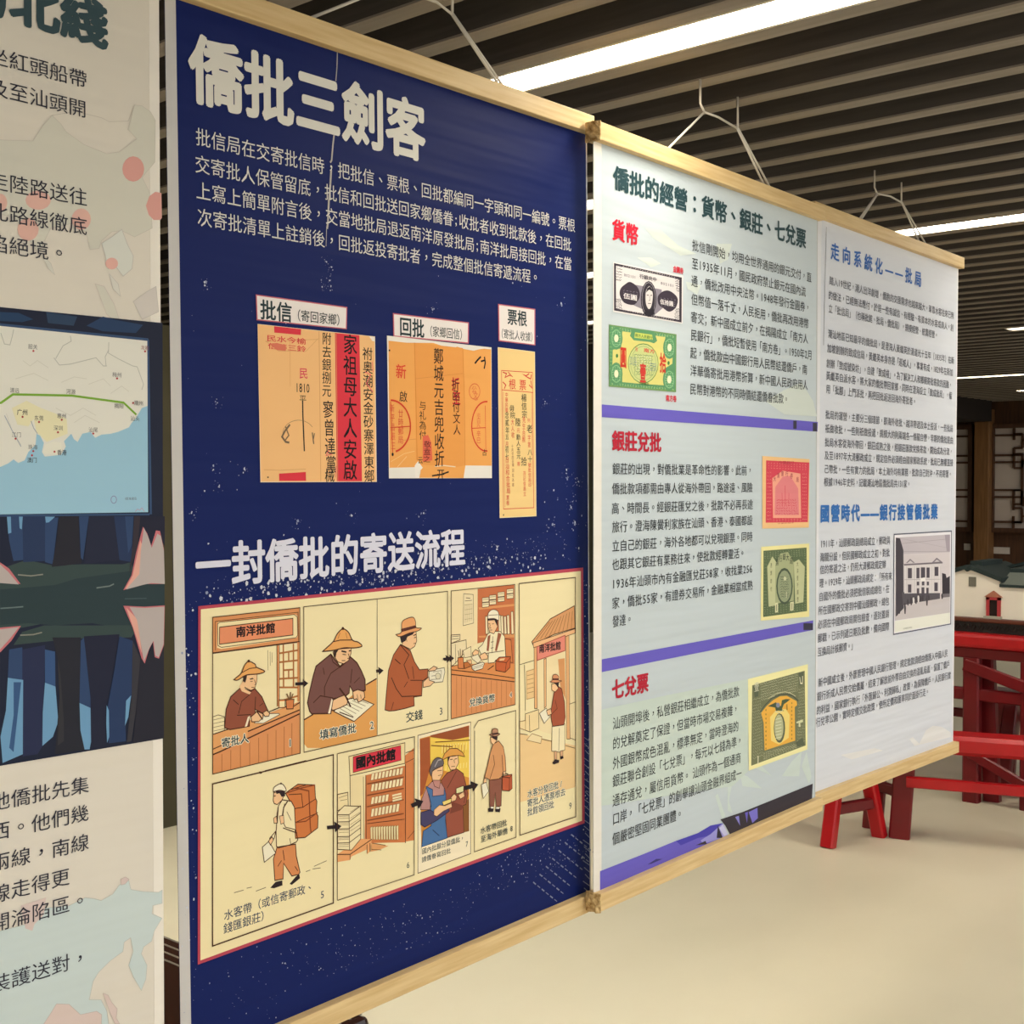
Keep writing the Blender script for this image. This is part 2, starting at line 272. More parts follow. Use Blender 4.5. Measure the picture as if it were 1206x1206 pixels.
# ---------------------------------------------------------------- printed banners
DATA = r'''
@0|heading|
T 3c5158 0|的北綫|-3638 7741 0 879 879 813 4
@0|paragraph|
T 33333f 0|坐紅頭船帶|-3113 6755 0 344 344 312 0
T 33333f 0|及至汕頭開|-3116 6262 0 342 342 312 0
@0|paragraph|
T 33333f 0|走陸路送往|-3128 4796 0 345 345 313 0
T 33333f 0|此路線徹底|-3132 4312 0 345 345 313 0
T 33333f 0|陷絕境。|-3137 3811 0 346 346 313 0
@0|paragraph|
T 33333f 0|地僑批先集|-3177 -5046 0 348 348 311 0
T 33333f 0|西。他們幾|-3180 -5521 0 347 347 312 0
T 33333f 0|兩線，南線|-3184 -6016 0 348 348 312 0
T 33333f 0|線走得更|-3187 -6521 0 346 346 312 0
T 33333f 0|開淪陷區。|-3192 -6984 0 348 348 312 0
@0|paragraph|
T 33333f 0|裝護送對，|-3199 -7961 0 348 348 313 0
@0|world_map_print|
P d6d3c6 0|0|-1644 2689 185 38 277 49 78 131 89 111 78 -55 45 -53 160 -71 211 -36 121 39 173 147 -86 61 63 224 75 10 80 -30 51 -66 -7 -365 -128 -156 75 -118 24 -305 -177 -103 -123 35 -97 -25 -96 -89 -24 -68 -83 -22 -34 133 -115 66 -204 -73 -112 -222 -192 256 -312 29
L c9c2b8 1|8|-1644 2689 185 38 277 49 78 131 89 111 78 -55 45 -53 160 -71 211 -36 121 39 173 147 -86 61 63 224 75 10 80 -30 51 -66 -7 -365 -128 -156 75 -118 24 -305 -177 -103 -123 35 -97 -25 -96 -89 -24 -68 -83 -22 -34 133 -115 66 -204 -73 -112 -222 -192 256 -312 29 5 528
L c4bcb2 2|8|-1015 3018 215 79 234 -1 71 -17 183 44 62 151
P d9dad2 2|0|-573 2040 96 68 97 79 49 -112 61 -100 -13 -111 -87 -76 -73 77 -72 -30 -23 103
L c2bcb6 3|9|-573 2040 96 68 97 79 49 -112 61 -100 -13 -111 -87 -76 -73 77 -72 -30 -23 103 -35 102
P d6d3c6 0|0|-635 1691 83 -11 95 -140 72 -187 -145 94
L cbbfb8 1|9|-635 1691 83 -11 95 -140 72 -187 -145 94 -105 244
P d5cec8 0|0|-273 1582 139 104 89 54 24 -219 -165 -83
L c2bcb6 1|9|-273 1582 139 104 89 54 24 -219 -165 -83 -87 144
P d8d6cc 2|0|-1123 1879 88 -70 33 -89 -56 44
L c2bcb6 3|8|-1123 1879 88 -70 33 -89 -56 44 -65 115
P dbd8cf 4|0|-503 1793 84 -76 23 -105 -72 56
L c2bcb6 5|9|-503 1793 84 -76 23 -105 -72 56 -35 125
P e0a59c 2|0|-158 2743 -9 -44 -23 -39 -35 -30 -41 -16 -41 1 -34 17 -23 31 -8 40 9 43 23 39 34 30 41 17 41 -1 35 -17 23 -31
P e0a59c 2|0|14 2565 -62 0 -61 -50 -34 -87 28 -75 50 -36 67 11 16 20
P e6b3a8 4|0|-418 1890 -5 -19 -13 -18 -20 -14 -23 -6 -23 1 -20 8 -12 14 -5 18 5 20 13 17 20 14 23 7 23 -1 19 -8 13 -14
P e3b6aa 2|0|-671 2227 -7 -35 -20 -31 -29 -24 -34 -12 -33 2 -28 14 -19 26 -6 33 6 34 20 32 28 24 34 12 33 -1 29 -15 19 -26
P e3b6aa 2|0|-1139 2071 -7 -36 -21 -33 -30 -24 -34 -12 -35 2 -29 15 -19 27 -7 34 7 36 20 32 29 25 35 12 35 -1 29 -16 20 -26
P e3b6aa 2|0|-1404 2242 -5 -29 -13 -25 -19 -19 -23 -9 -22 2 -19 12 -12 21 -4 27 4 28 13 26 19 18 23 10 22 -2 19 -12 12 -21
P e3b6aa 2|0|-1031 2325 -9 -31 -24 -30 -36 -23 -42 -13 -42 0 -35 11 -24 21 -8 28 9 31 24 29 35 23 42 13 42 2 36 -11 23 -21
@0|world_map_print|
P c9d6d6 0|0|-1623 -3587 113 25 233 -6 160 91 205 -33 147 31 86 -30 64 -32 110 28 66 64 90 18 22 -85 113 -44 162 -47 38 11 -1 -119 -96 4 -7 -70 100 -66 -78 -92 -28 -85 -81 -28 -23 -54 56 -118 -12 -119 -46 -87 -79 145 -45 113 46 108 -26 128 -63 -23 -12 -77 -122 -45 -110 -67 -54 -63 -37 -145 111 -35 54 -116 21 -145 -1083 352
L b8bab2 1|7|-1623 -3587 113 25 233 -6 160 91 205 -33 147 31 86 -30 64 -32 110 28 66 64 90 18 22 -85 113 -44 162 -47 38 11 -1 -119 -96 4 -7 -70 100 -66 -78 -92 -28 -85 -81 -28 -23 -54 56 -118 -12 -119 -46 -87 -79 145 -45 113 46 108 -26 128 -63 -23 -12 -77 -122 -45 -110 -67 -54 -63 -37 -145 111 -35 54 -116 21 -145 -1083 352 6 713
P d9c6c0 2|0|-1164 -4451 81 88 52 64 113 -39 104 -120 150 -18 47 -44 -5 -107
L c0b0a8 3|8|-1164 -4451 81 88 52 64 113 -39 104 -120 150 -18 47 -44 -5 -107 -542 176
P d9c6c0 4|0|-603 -4341 48 -30 32 -70 55 -77 -11 -76 33 -60 -45 14 -43 103
L c0b0a8 5|8|-603 -4341 48 -30 32 -70 55 -77 -11 -76 33 -60 -45 14 -43 103 -69 196
P d8c5c0 2|0|-1335 -3403 219 11 -21 -137 -81 -55 -20 -51 -59 35
P d8c5c0 2|0|-427 -3402 45 9 37 -29 -38 -31 -40 0
L c0b0a8 3|8|-427 -3402 45 9 37 -29 -38 -31 -40 0 -4 51
@0|forest_painting|
P 23283c 0|0|-2443 1395 2460 31 -13 -3673 -2481 12
P 2a4263 1|0|-2184 1328 867 49 124 -39 -94 -32 -898 -46
P 31445f 1|0|-1081 1408 277 -9 -34 -79 -228 0
P 2c4163 1|0|-721 1331 154 92 139 -17 249 -15 -72 -78 -317 -14
L 3a5276 2|44|-2185 1253 714 14 1343 0
L 3a5276 1|45|-132 1266 20 -1524
L 3a5276 1|34|-1922 -242 1797 -16
P 3a4a4a 1|0|-1839 -769 573 161 227 -55 276 -3 370 -18 85 15 106 -271 -1 -114 -192 -6 -1095 -112 -352 31
P 2f3f44 2|0|-1839 -836 590 6 228 5 197 43 516 38 332 -36 -2 -368 -334 -107 -374 87 -337 10 -228 36 -590 15
P 3a4a4a 3|0|-1307 -1188 188 38 392 -33 502 -41 -87 -97 -456 32 -256 5 -358 -2
P 33486e 2|0|-1429 -252 129 -2 6 -353 -83 -5 -35 168
P 2b3a5c 3|0|-1300 -254 197 -4 -2 -366 -189 0
P 33486e 4|0|-1103 -276 116 7 -52 -385 -67 21
P 6f9dc4 3|0|-1429 -256 33 0 3 -128 -26 -8
P 6f9dc4 4|0|-1328 -257 32 -1 -9 -102 -18 10
P 6f9dc4 5|0|-1103 -261 87 -2 -55 -45 -26 -3
P 2a2a34 6|0|-978 -260 173 -3 7 -237 19 -157 -143 -11 -126 -7 40 182
P 33486e 7|0|-801 -263 91 -2 -57 -365 -20 20
P 272b40 8|0|-710 -265 236 -4 50 -376 -339 -21 31 200
P 2b3a5c 9|0|-474 -269 190 -3 -24 -397 -116 24
P 33486e 10|0|-369 -271 85 -1 -19 -246 -36 -74
P 3a343e 11|0|-280 -272 60 -1 -23 -247 -87 -242 34 244
P 27283a 12|0|-220 -273 247 -5 -2 -270 -70 156 -67 -161 -76 184 -50 -170
P 2b3150 4|0|-1308 -1329 197 17 -25 -821 -48 -64 -131 3
P 33486e 5|0|-1419 -1318 111 7 -2 -265 -122 32
P 6f9dc4 6|0|-1432 -1544 129 -32 -8 -601 -170 -43 -16 213 47 203
P 3b5a86 7|0|-1384 -1585 64 -7 -69 -555 -36 41 39 258
P 3a5684 5|0|-1113 -1348 88 -26 2 -289 -92 38
P 6f9dc4 6|0|-1115 -1620 92 -43 23 -292 -49 -120 -93 -61 6 272
P 2a2b35 7|0|-1047 -1255 255 -23 -15 -502 43 -448 -267 6 42 464 -13 327
P 36363c 8|0|-1002 -1431 24 -147 27 -366 -1 -181 -55 -28 18 395
P 33486e 8|0|-792 -1306 28 25 63 -513 -6 -91 -101 50
P 6f9dc4 9|0|-808 -1826 101 -56 4 -281 -15 -68 -46 7 -37 167
P 25283c 10|0|-764 -1271 335 -12 -86 -403 -53 -218 -2 -326 -134 2 -3 435
P 2b3d62 11|0|-429 -1301 127 -50 -13 -491 -65 -181 9 -191 -168 7 -8 319 64 292
P 6f9dc4 12|0|-556 -1877 21 -50 2 -225 -21 -49 -7 165
P 6f9dc4 12|0|-369 -1864 49 41 -28 -186 -33 -71
P 3b3a42 13|0|-302 -1351 75 -159 -46 -452 -45 -260 -47 -2 50 382
P 2a2a36 14|0|-227 -1510 43 -43 89 164 54 -140 52 111 -5 -824 -313 3 38 276
P c4727a 13|0|-194 -365 43 -62 39 -107 49 133 40 -7 39 -159 7 -310 -225 13 -188 -42 81 124 44 187
P e0a89a 14|0|-221 -482 32 -78 -34 -208 -108 -117 -42 -14 75 116
P b9aeac 15|0|-185 -373 43 -83 34 -97 58 123 35 -20 31 -137 7 -290 -137 16 -88 -12 -161 -29 130 125 16 199
P c4727a 15|0|-391 -1041 210 -23 203 -3 -11 -351 -52 -115 -42 18 -17 136 -40 -63 -44 -120 -32 51 -85 274
P e0a89a 16|0|-364 -1058 107 -107 31 -193 16 -116 -80 217
P b9aeac 17|0|-332 -1057 151 -18 198 -3 -10 -330 -50 -113 -35 19 -17 132 -36 -50 -62 -122 -33 184 -32 184
P c4727a 4|0|-1628 -523 142 -96 72 -52 95 -128 -168 24 -143 11
P b9aeac 5|0|-1628 -540 142 -96 65 -61 87 -105 -153 20 -143 11
P c4727a 6|0|-1633 -1159 143 22 172 0 -82 -113 -92 -82 -143 -51
P b9aeac 7|0|-1633 -1159 143 8 153 5 -78 -88 -76 -73 -144 -42
L 8a8a80 6|21|-1341 -724 112 -15 104 7
L 74807e 3|22|-643 -872 123 8 42 16
L 68787a 3|21|-1489 -984 109 -1 83 1
L 8a8a80 8|21|-1326 -1212 112 -5 76 11
L 4c5c60 3|15|-374 -982 215 -11
@0|route_map_print|
P e4e2d8 0|0|-2449 1273 978 -16 1328 -3 0 -1493 -1340 3 -981 3
P 9cc6dd 1|0|-2461 -4 685 72 296 74 61 27 46 33 39 -28 54 22 32 67 63 61 9 89 31 -14 32 -58 -17 -75 24 -37 145 18 42 69 -16 44 66 63 24 -45 33 -22 43 70 76 18 42 -48 60 28 86 10 70 18 107 43 27 41 36 33 64 98 58 21 0 -927 -1340 3 -981 3
P e8e2bc 2|0|-1385 611 124 65 126 -53 128 -39 97 -41 8 -121 -187 -73 -87 79 -23 103 -48 -61 -93 12
P e8e6d8 3|0|-1105 326 80 29 65 -10 7 -76 -57 -19 -112 1
L b9b9b0 1|12|-1471 1201 29 -84 46 -3 19 67 13 59
L b9b9b0 1|12|-1020 1041 48 -57 99 15 99 30 136 41 68 -65 34 3
L b9b9b0 1|12|-517 1211 -4 -93 90 -40 142 -52 45 -5 62 -147 -18 -49
L b9b9b0 1|12|-872 1233 8 -44 -74 -44 -66 -111
L b9b9b0 1|12|-544 1007 -8 77 35 65
L d2d0c4 1|9|-1352 847 156 54 126 -51
L d2d0c4 1|9|-1289 998 62 -40 63 49 95 -52
L d2d0c4 1|9|-956 842 115 53 117 -8
L d2d0c4 2|9|-708 842 137 55 69 -58
L d2d0c4 3|9|-1007 629 131 -55 116 67 118 -57
L d2d0c4 2|9|-502 777 105 69 71 -44
L d2d0c4 2|9|-844 515 101 65 135 -56
L d2d0c4 3|9|-1431 566 45 -130 76 -115
L 9aa6b4 4|12|-1446 550 60 -114 76 -130
L 9aa6b4 3|12|-1223 515 23 -58 32 -43
L 7fae3c 5|36|-2191 574 715 74 101 73 508 18 487 -34 124 -98
T 5a5a5a 1|韶关|-2487 2231 0 82 82 87 0
T 5a5a5a 2|梅州|-972 1879 0 91 91 92 0
T 5a5a5a 6|清远|-2801 1508 0 80 80 86 0
T 5a5a5a 6|河源|-1829 1543 0 86 86 89 0
T 5a5a5a 6|潮州|-561 1418 0 94 94 93 0
T 5a5a5a 6|揭阳|-940 1349 0 91 91 92 0
T 5a5a5a 6|东莞|-2392 1082 0 82 82 87 0
T 5a5a5a 6|惠州|-1995 1135 0 85 85 88 0
T 5a5a5a 3|深圳|-2055 933 0 84 84 88 0
T 5a5a5a 2|汕尾|-1424 925 0 88 88 90 0
T 5a5a5a 2|珠海|-2499 609 0 82 82 87 0
T 5a5a5a 5|江门|-2776 800 0 80 80 86 0
T 5a5a5a 6|汕头|-631 1145 0 93 93 93 0
T 44444a 6|广州|-2687 1165 0 93 93 102 1
T 3c3c42 4|香港|-1996 531 0 85 85 98 1
T 3c3c42 2|澳门|-2518 398 0 85 85 90 1
T 8a4a4a 2|龙岩|-414 2387 0 80 80 83 0
P b4464a 2|0|-1189 1082 -2 -6 -7 -3 -7 2 -2 6 2 6 7 3 7 -2
P b4464a 3|0|-430 909 -3 -7 -8 -3 -7 2 -3 7 3 7 8 3 7 -2
P b4464a 3|0|-155 1162 -3 -7 -8 -3 -7 2 -3 7 3 7 7 3 8 -2
P b4464a 8|0|-1287 545 -2 -6 -7 -3 -7 2 -2 7 3 6 6 3 7 -3
P b4464a 7|0|-1146 510 -2 -7 -7 -3 -7 3 -3 6 3 6 7 3 7 -2
P b4464a 7|0|-946 535 -3 -6 -7 -3 -6 2 -3 7 3 6 7 3 7 -2
P b4464a 4|0|-979 432 -3 -7 -7 -3 -7 3 -3 6 3 6 7 3 7 -2
P b4464a 3|0|-658 431 -3 -6 -7 -3 -7 2 -3 7 3 6 7 3 7 -2
P b4464a 3|0|-1196 272 -3 -6 -7 -3 -6 2 -3 6 3 7 6 3 7 -3
P b4464a 6|0|-1347 368 -2 -6 -7 -3 -7 3 -2 6 3 6 6 3 7 -2
P b4464a 4|0|-1011 271 -3 -6 -7 -3 -7 3 -2 6 2 6 7 3 7 -2
P b4464a 7|0|-277 707 -3 -7 -8 -3 -7 3 -3 6 3 7 7 3 8 -2
P b4464a 4|0|-1208 238 -2 -7 -7 -3 -7 3 -2 6 2 7 7 2 7 -2
T 6a6a80 2|南海诸岛|-727 -238 0 54 54 55 0
L 8a86b0 2|13|-452 -127 -2 -10 -4 -9 -5 -6 -8 -5 -8 -1 -8 1 -7 5 -6 7 -4 8 -1 10 1 10 4 8 6 7 7 5 8 1 9 -1 7 -5 6 -7 3 -9 2 -9
L c08aa8 2|10|-270 -232 18 21 27 -10 18 20 27 -32
T 6a6a80 3|1|-751 -237 0 55 55 55 0
@1|heading|
T e2dfd6 0|僑批三劍客|438 7492 0 1212 1212 1307 3.4
@1|heading|
T dcdcec 0|一封僑批的寄送流程|409 -1472 0 804 804 864 3
@1|paragraph|
T dcdad6 0|批信局在交寄批信時，把批信、票根、回批都編同一字頭和同一編號。票根|553 6270 0 340 340 349 0
T dcdad6 0|交寄批人保管留底，批信和回批送回家鄉僑眷;收批者收到批款後，在回批|529 5780 0 341 341 349 0
T dcdad6 0|上寫上簡單附言後，交當地批局退返南洋原發批局;南洋批局接回批，在當|544 5309 0 341 341 350 0
T dcdad6 0|次寄批清單上註銷後，回批返投寄批者，完成整個批信寄遞流程。|563 4831 0 338 338 350 0
@1|caption_label|white caption strip above the folded letter
P c66a78 0|0|933 1784 1155 -8 -11 -227 -1138 -7
P eee6e2 1|0|945 1773 1129 -9 -11 -205 -1112 -6
T 2c3c40 2|批信|1957 3299 0 392 392 398 2
T 2c3436 5|（寄回家鄉）|2718 3268 0 233 233 242 0.6
@1|caption_label|white caption strip above the reply letter
P c66a78 0|0|2729 1774 1186 4 -7 -238 -1175 -12
P eee6e2 1|0|2744 1762 1154 4 -7 -213 -1143 -13
T 2c3c40 2|回批|5638 3290 0 382 382 420 2
T 2c3436 2|（家鄉回信）|6429 3262 0 219 219 250 0.6
@1|caption_label|white caption strip above the narrow receipt
P c66a78 0|0|4417 2034 677 6 -5 -434 -668 1
P eee6e2 1|0|4434 2021 641 5 -5 -410 -631 4
T 2c3c40 2|票根|9155 3809 0 360 360 385 2
T 2c3436 2|（寄批人收據）|8816 3399 0 198 198 241 0.6
@1|letter_picture|orange letter with a red strip down the address side
P f2dcc0 0|0|949 1508 1519 0 3 -1505 -1513 10
P f3bf83 1|0|952 1504 1507 -1 -1 -1494 -1493 11
P dc3a48 2|0|1917 1501 332 2 14 -1492 -342 3
P dc3a48 2|0|1145 1503 335 0 -5 -58 -327 -3
P dc3a48 2|0|1183 94 333 15 3 -87 -335 2
P f0e6da 2|0|2386 1502 73 -1 2 -46 -35 5
L dc9a60 3|8|1338 1427 -4 -488
L d89a62 2|14|1708 1499 0 -1483
L d8a068 4|8|1039 1356 155 -85 341 19 159 137
L d8a068 4|8|1039 1349 352 40 303 30
L d0935c 3|8|1001 132 192 -6 324 11
L dca468 3|12|1932 1495 1 -1481
T dc3a48 5|民水今榆|2100 2771 0 246 246 131 1
T dc3a48 5|信藤三鈴|2130 2623 0 237 237 126 1
P e07a60 7|0|1081 1332 95 -55 106 0 1 56 -106 13
V e04060 2|民|3008 2148 3008 2148 227 227 1
T 1c1a1c 2|1810|2794 1865 0 163 163 244 1
V 1c1a1c 2|平|2982 1640 2982 1640 183 183 0
L 1c1a1c 2|31|1487 806 1 -141 8 -212 5 -141
L 8a6850 3|8|1259 411 -13 18 -8 20 -4 21 1 20 6 21 11 20 14 18 19 17 23 15 26 12 28 10 30 7 31 4 31 0 31 -3 29 -6 28 -10 25 -12 22 -15 18 -17
L 7a6450 4|39|1324 569 -63 -64 -37 -56 44 -48 45 -7
L 80684e 5|28|1270 547 38 -83 -54 -57
L 7a6450 4|28|1605 498 17 -114
L 7a6450 4|23|1633 491 -20 -78
V 1c1a1c 2|附去銀捌元|3614 2870 3599 1837 250 258 0.6
V 1c1a1c 3|寥曾達黨|3631 1465 3690 371 289 365 0.6
V 1c1a1c 5|械|3648 140 3648 140 267 267 0.6
L e0506a 5|17|1819 329 -39 -57 76 15
L e0506a 7|12|1912 171 -11 -116
V 1c1a1c 3|家祖母大人安啟|4242 2802 4204 254 386 425 1.2
V 1c1a1c 2|祔奥潮安金砂寨澤東鄉|4718 2644 4731 134 291 279 0.6
L e86070 4|18|2320 1134 81 -25 -62 -92 90 -85
L e86070 4|15|2423 1244 9 -103
P 5a4030 2|0|1059 61 -3 -6 -8 -3 -7 3 -3 6 3 6 8 2 7 -3
@1|letter_picture|orange reply letter with round red postmarks
P e9e4dc 0|0|2639 1531 1657 -6 -11 -1496 -1638 9
P efa95c 1|0|2659 1479 268 -1 410 28 211 -33 86 -9 87 29 88 -17 178 -10 91 22 91 14 120 1 -7 -1332 -445 3 -33 -141 -704 8 21 72 -70 86 -11 -43 -384 -7
P eba052 2|0|3044 1487 765 -3 10 -1310 -114 -15 -593 23 -60 60
L d8853c 3|17|3044 1487 16 -643 8 -616
L d8853c 3|18|3809 1476 19 -602 0 -700
L d88c48 4|9|3053 1102 753 99
L d48c48 4|9|2853 440 201 17
L f4c88a 4|11|2673 212 198 86 161 30
L f6cf98 5|11|2770 156 141 114
P efe8e0 5|0|3082 221 71 -72 -67 -51 14 -60 -61 0 -9 132
L e8d8c0 3|23|3340 163 149 10 183 -14
V e04a34 2|新|5679 2336 5679 2336 317 317 1.5
V 1c1a1c 2|啟|5739 1810 5739 1810 247 247 0.6
V 1c1a1c 5|鄭城元吉兜收折|6830 2737 6830 502 321 373 0.6
V d8343c 5|折至|7367 2151 7394 1841 270 310 2
V 3a2420 8|折函付文人|7367 2151 7398 1144 244 252 0.3
V 1c1a1c 3|与礼為付|6323 1639 6315 1005 222 211 0.3
P e26a50 6|0|3157 488 83 16 51 -86 12 -189 -149 -15
V 5a2420 7|敬盍之|6457 805 6432 486 224 159 0.3
V 1c1a1c 7|云|6233 462 6233 427 164 164 0
V 1c1a1c 2|开|6868 150 6868 150 255 255 1
L 1c1a1c 2|35|3297 61 148 14 118 29
L 1c1a1c 2|45|4008 1325 57 49 46 33
L 1c1a1c 2|39|4110 1354 80 20
L 1c1a1c 2|40|4172 1411 13 -68 -19 -69
L d8402c 5|39|2682 858 41 -1 41 -7 39 -12 37 -18 33 -23 30 -27 24 -31 20 -35 14 -37 8 -39 2 -40 -4 -40 -10 -39 -16 -38 -22 -35 -27 -32 -31 -28 -34 -23 -38 -19 -40 -13
L d8402c 2|20|2678 571 287 20
L d8402c 5|20|2681 844 22 -533
V dc5840 6|廿時|5654 1445 5652 1261 159 184 0
V dc5840 7|郵局|5649 1077 5647 893 167 184 0
V dc5840 6|新平昌辰三|5408 1550 5428 763 133 179 0
L d8402c 2|34|4211 340 -41 -1 -40 7 -39 15 -36 22 -31 28 -27 33 -22 39 -16 42 -9 44 -3 46 4 46 11 45 16 43 23 39 28 35 32 29 36 24 39 16 41 9 41 2
L d8402c 2|18|3943 592 238 13
L d8402c 2|15|4180 857 3 -518
V dc5840 3|正大日九|8128 1493 8125 1251 145 81 0
V dc5840 3|辛巳|8123 1069 8121 917 145 152 0
L dc6840 3|18|4090 1012 -5 -27 -13 -25 -20 -20 -26 -14 -28 -5 -27 3 -25 11 -20 19 -12 24 -4 26 4 27 13 25 20 20 26 14 27 6 28 -3 25 -11 20 -19 13 -24 4 -27
V dc6840 4|公|7986 2061 7986 2061 180 180 0
V dc6840 5|文|8029 1927 8029 1927 163 163 0
L dc6840 3|15|4003 910 50 10
V 1c1a1c 3|占|8319 646 8319 646 165 165 0.6
P 1c1a1c 6|0|2719 290 -5 -14 -11 -6 -11 6 -5 14 5 14 11 6 11 -6
P 1c1a1c 2|0|2685 1379 -3 -8 -9 -4 -8 3 -3 8 3 8 9 4 8 -3
@1|receipt_picture|narrow yellow receipt printed in red
P f4e2c0 0|0|4405 1536 675 -6 8 -1963 -672 -1
P f2d08e 1|0|4415 1530 657 -7 7 -1950 -655 0
L d8443c 2|17|4468 1272 564 8 6 -1610 -554 -1 -16 1603
L d8443c 2|17|4473 1049 568 -6
L d8443c 2|10|4495 1028 17 -1338
L d8443c 2|11|5013 1042 5 -1098
L d8443c 2|28|4489 1254 67 -13 -27 -46 81 31 54 -15 -80 49
L d8443c 2|29|4970 1264 -57 -30 -69 17 97 -34 56 -15 15 55
L d8443c 2|28|4488 1141 53 -33 -27 -45
L d8443c 2|29|4997 1184 22 -88 -51 33
V d8443c 3|根|9316 2246 9316 2246 262 262 1
V d8443c 3|票|9696 2247 9696 2247 267 267 1
V d8443c 3|中華民國|9107 1990 9103 1639 108 117 0.5
V 1c1a1c 5|念貳年|9112 1517 9125 1166 141 175 0.2
V 1c1a1c 7|五|9112 1014 9112 1014 141 141 0
V d8443c 3|月|9110 849 9110 849 119 119 0.4
V 1c1a1c 5|初七|9109 726 9107 550 130 175 0
V d8443c 6|日汕和合批局|9106 480 9147 -242 141 144 0.5
V d8443c 3|票根|9123 -401 9122 -524 108 123 1
V 1c1a1c 3|毋院|9293 1681 9319 1523 185 158 0.5
V d8443c 3|大人收|9317 1364 9325 1064 120 150 0.4
V 8a3a30 3|十月廿四日單|9300 799 9322 357 76 88 0
V 8a3a30 3|回批為據|9321 233 9317 -103 71 96 0
V 1c1a1c 5|陸|9509 1369 9509 1369 199 199 0.5
V d8443c 3|元|9524 1174 9524 1174 121 121 0.4
V 1c1a1c 3|勳人五元|9522 1015 9528 570 155 148 0.3
V d8443c 3|寄|9526 386 9526 386 111 111 0.4
V 1c1a1c 3|楊信宗|9737 1946 9750 1554 201 196 0.8
V d8443c 5|先生台照|9732 1429 9716 964 123 155 0.5
V 1c1a1c 3|拾|9721 447 9721 447 223 223 0.5
V d8443c 3|茂記信局立|9735 161 9741 -323 101 121 0.4
V d8443c 3|列|9911 1416 9911 1416 113 113 0.4
V 1c1a1c 3|老|9937 1219 9937 1219 214 214 0.8
V d8443c 3|字第|9923 1004 9922 842 113 152 0.4
V 1c1a1c 3|八十|9948 663 9946 501 181 162 0.3
V d8443c 3|號批信局印|9928 357 9934 -110 113 117 1
P 4a3a30 2|0|4494 -401 -3 -7 -7 -3 -8 3 -3 8 3 7 8 3 7 -4
@1|comic_strip|cream comic of nine numbered panels with red edge
P b8485a 0|0|234 -1104 5773 -1 0 -3232 -5836 -37
P f2e3b4 1|0|261 -1134 5698 -12 -5 -3149 -5754 -48
P f2e3b4 2|0|385 -1218 1030 1 -18 -1430 -1037 -13
P dd9560 3|0|385 -1218 1030 1 -5 -344 -1031 13
P f2dfae 4|0|441 -1284 9 17 916 -14 23 -17 1 -194 -16 -17 -894 -11 -48 16
P e8936a 5|0|463 -1317 867 2 -2 -162 -868 3
L 4a2c1c 6|16|463 -1317 867 2 -2 -162 -868 3 3 157
L 4a2c1c 6|12|441 -1284 26 12 879 -7 39 -26 1 -182 -24 -21 -882 3 -38 21 -1 200
L 4a2c1c 6|12|415 -1260 980 -1 2 -281
L 4a2c1c 5|12|415 -1260 -1 -264
T 241c20 7|南洋批館|1292 -2765 0 233 233 208 3.5
L 4a2c1c 4|28|379 -1548 1031 -3
P dd9560 7|0|1128 -1558 26 0 -9 -587 -27 -2
P dd9560 7|0|1381 -1555 29 0 -9 -581 -29 4
L 4a2c1c 8|17|1128 -1555 -6 -590
L 4a2c1c 8|13|1158 -1559 -9 -541
L b3703e 7|34|1207 -1559 -3 -414
L b3703e 7|34|1332 -1562 -5 -427
L b3703e 9|34|1158 -1637 231 5
L b3703e 9|34|1157 -1723 231 -8
L b3703e 3|34|1207 -1807 123 -8
L b3703e 9|34|1154 -1884 231 -18
L b3703e 9|34|1153 -1966 230 -31
L b3703e 3|34|1273 -1642 -1 -83
L b3703e 3|34|1270 -1808 -1 -83
L b3703e 9|34|1151 -2101 231 21
L 4a2c1c 3|8|1018 -1591 1 -193
L 4a2c1c 3|8|1046 -1609 0 -134
L 4a2c1c 3|8|1068 -1619 1 -97
P f2e3b4 3|0|376 -2133 59 8 69 -28 -2 -129 -129 -15
L 4a2c1c 4|12|376 -2133 59 8 69 -28 -2 -129 -129 -15 3 164
L 4a2c1c 4|8|382 -2163 118 4
L 4a2c1c 4|8|382 -2197 118 3
L 4a2c1c 4|8|381 -2232 118 3
L 4a2c1c 4|8|381 -2266 117 3
P dd9560 9|0|366 -2296 1035 157 -4 -508 -1037 -13
P e4a468 10|0|373 -2297 1028 146 -2 -69 -631 -105 -1 -58 -397 -100
L 4a2c1c 11|20|366 -2296 188 23
L 4a2c1c 11|21|990 -2189 169 30 173 -13 69 24
L 4a2c1c 11|20|364 -2432 100 19
L 4a2c1c 11|25|767 -2332 632 112
L 4a2c1c 11|28|363 -2482 83 14 338 74 615 136
L a86436 12|12|467 -2493 -3 -165
L a86436 12|12|569 -2473 -4 -184
L a86436 12|12|679 -2453 -3 -203
L a86436 12|12|787 -2432 -3 -223
L a86436 12|12|894 -2412 -4 -242
L a86436 12|12|1001 -2392 -4 -261
L a86436 12|13|1103 -2373 -5 -279
L a86436 12|13|1204 -2354 -5 -297
L a86436 12|13|1300 -2335 -5 -315
P e08a50 12|0|1142 -2084 76 -8 -2 -78 -76 8
L 4a2c1c 13|13|1142 -2084 76 -8 -2 -78 -76 8 2 78
P f2dfae 14|0|1149 -2100 65 -7 -1 -55 -65 5
P d4824e 15|0|1227 -2099 102 -6 -13 -92 -81 9
L 4a2c1c 16|17|1227 -2099 102 -6 -13 -92 -81 9 -8 89
L 7c5a3a 17|30|1271 -2103 -33 65
L 7c5a3a 17|30|1279 -2104 7 75
L 7c5a3a 17|25|1287 -2105 31 56
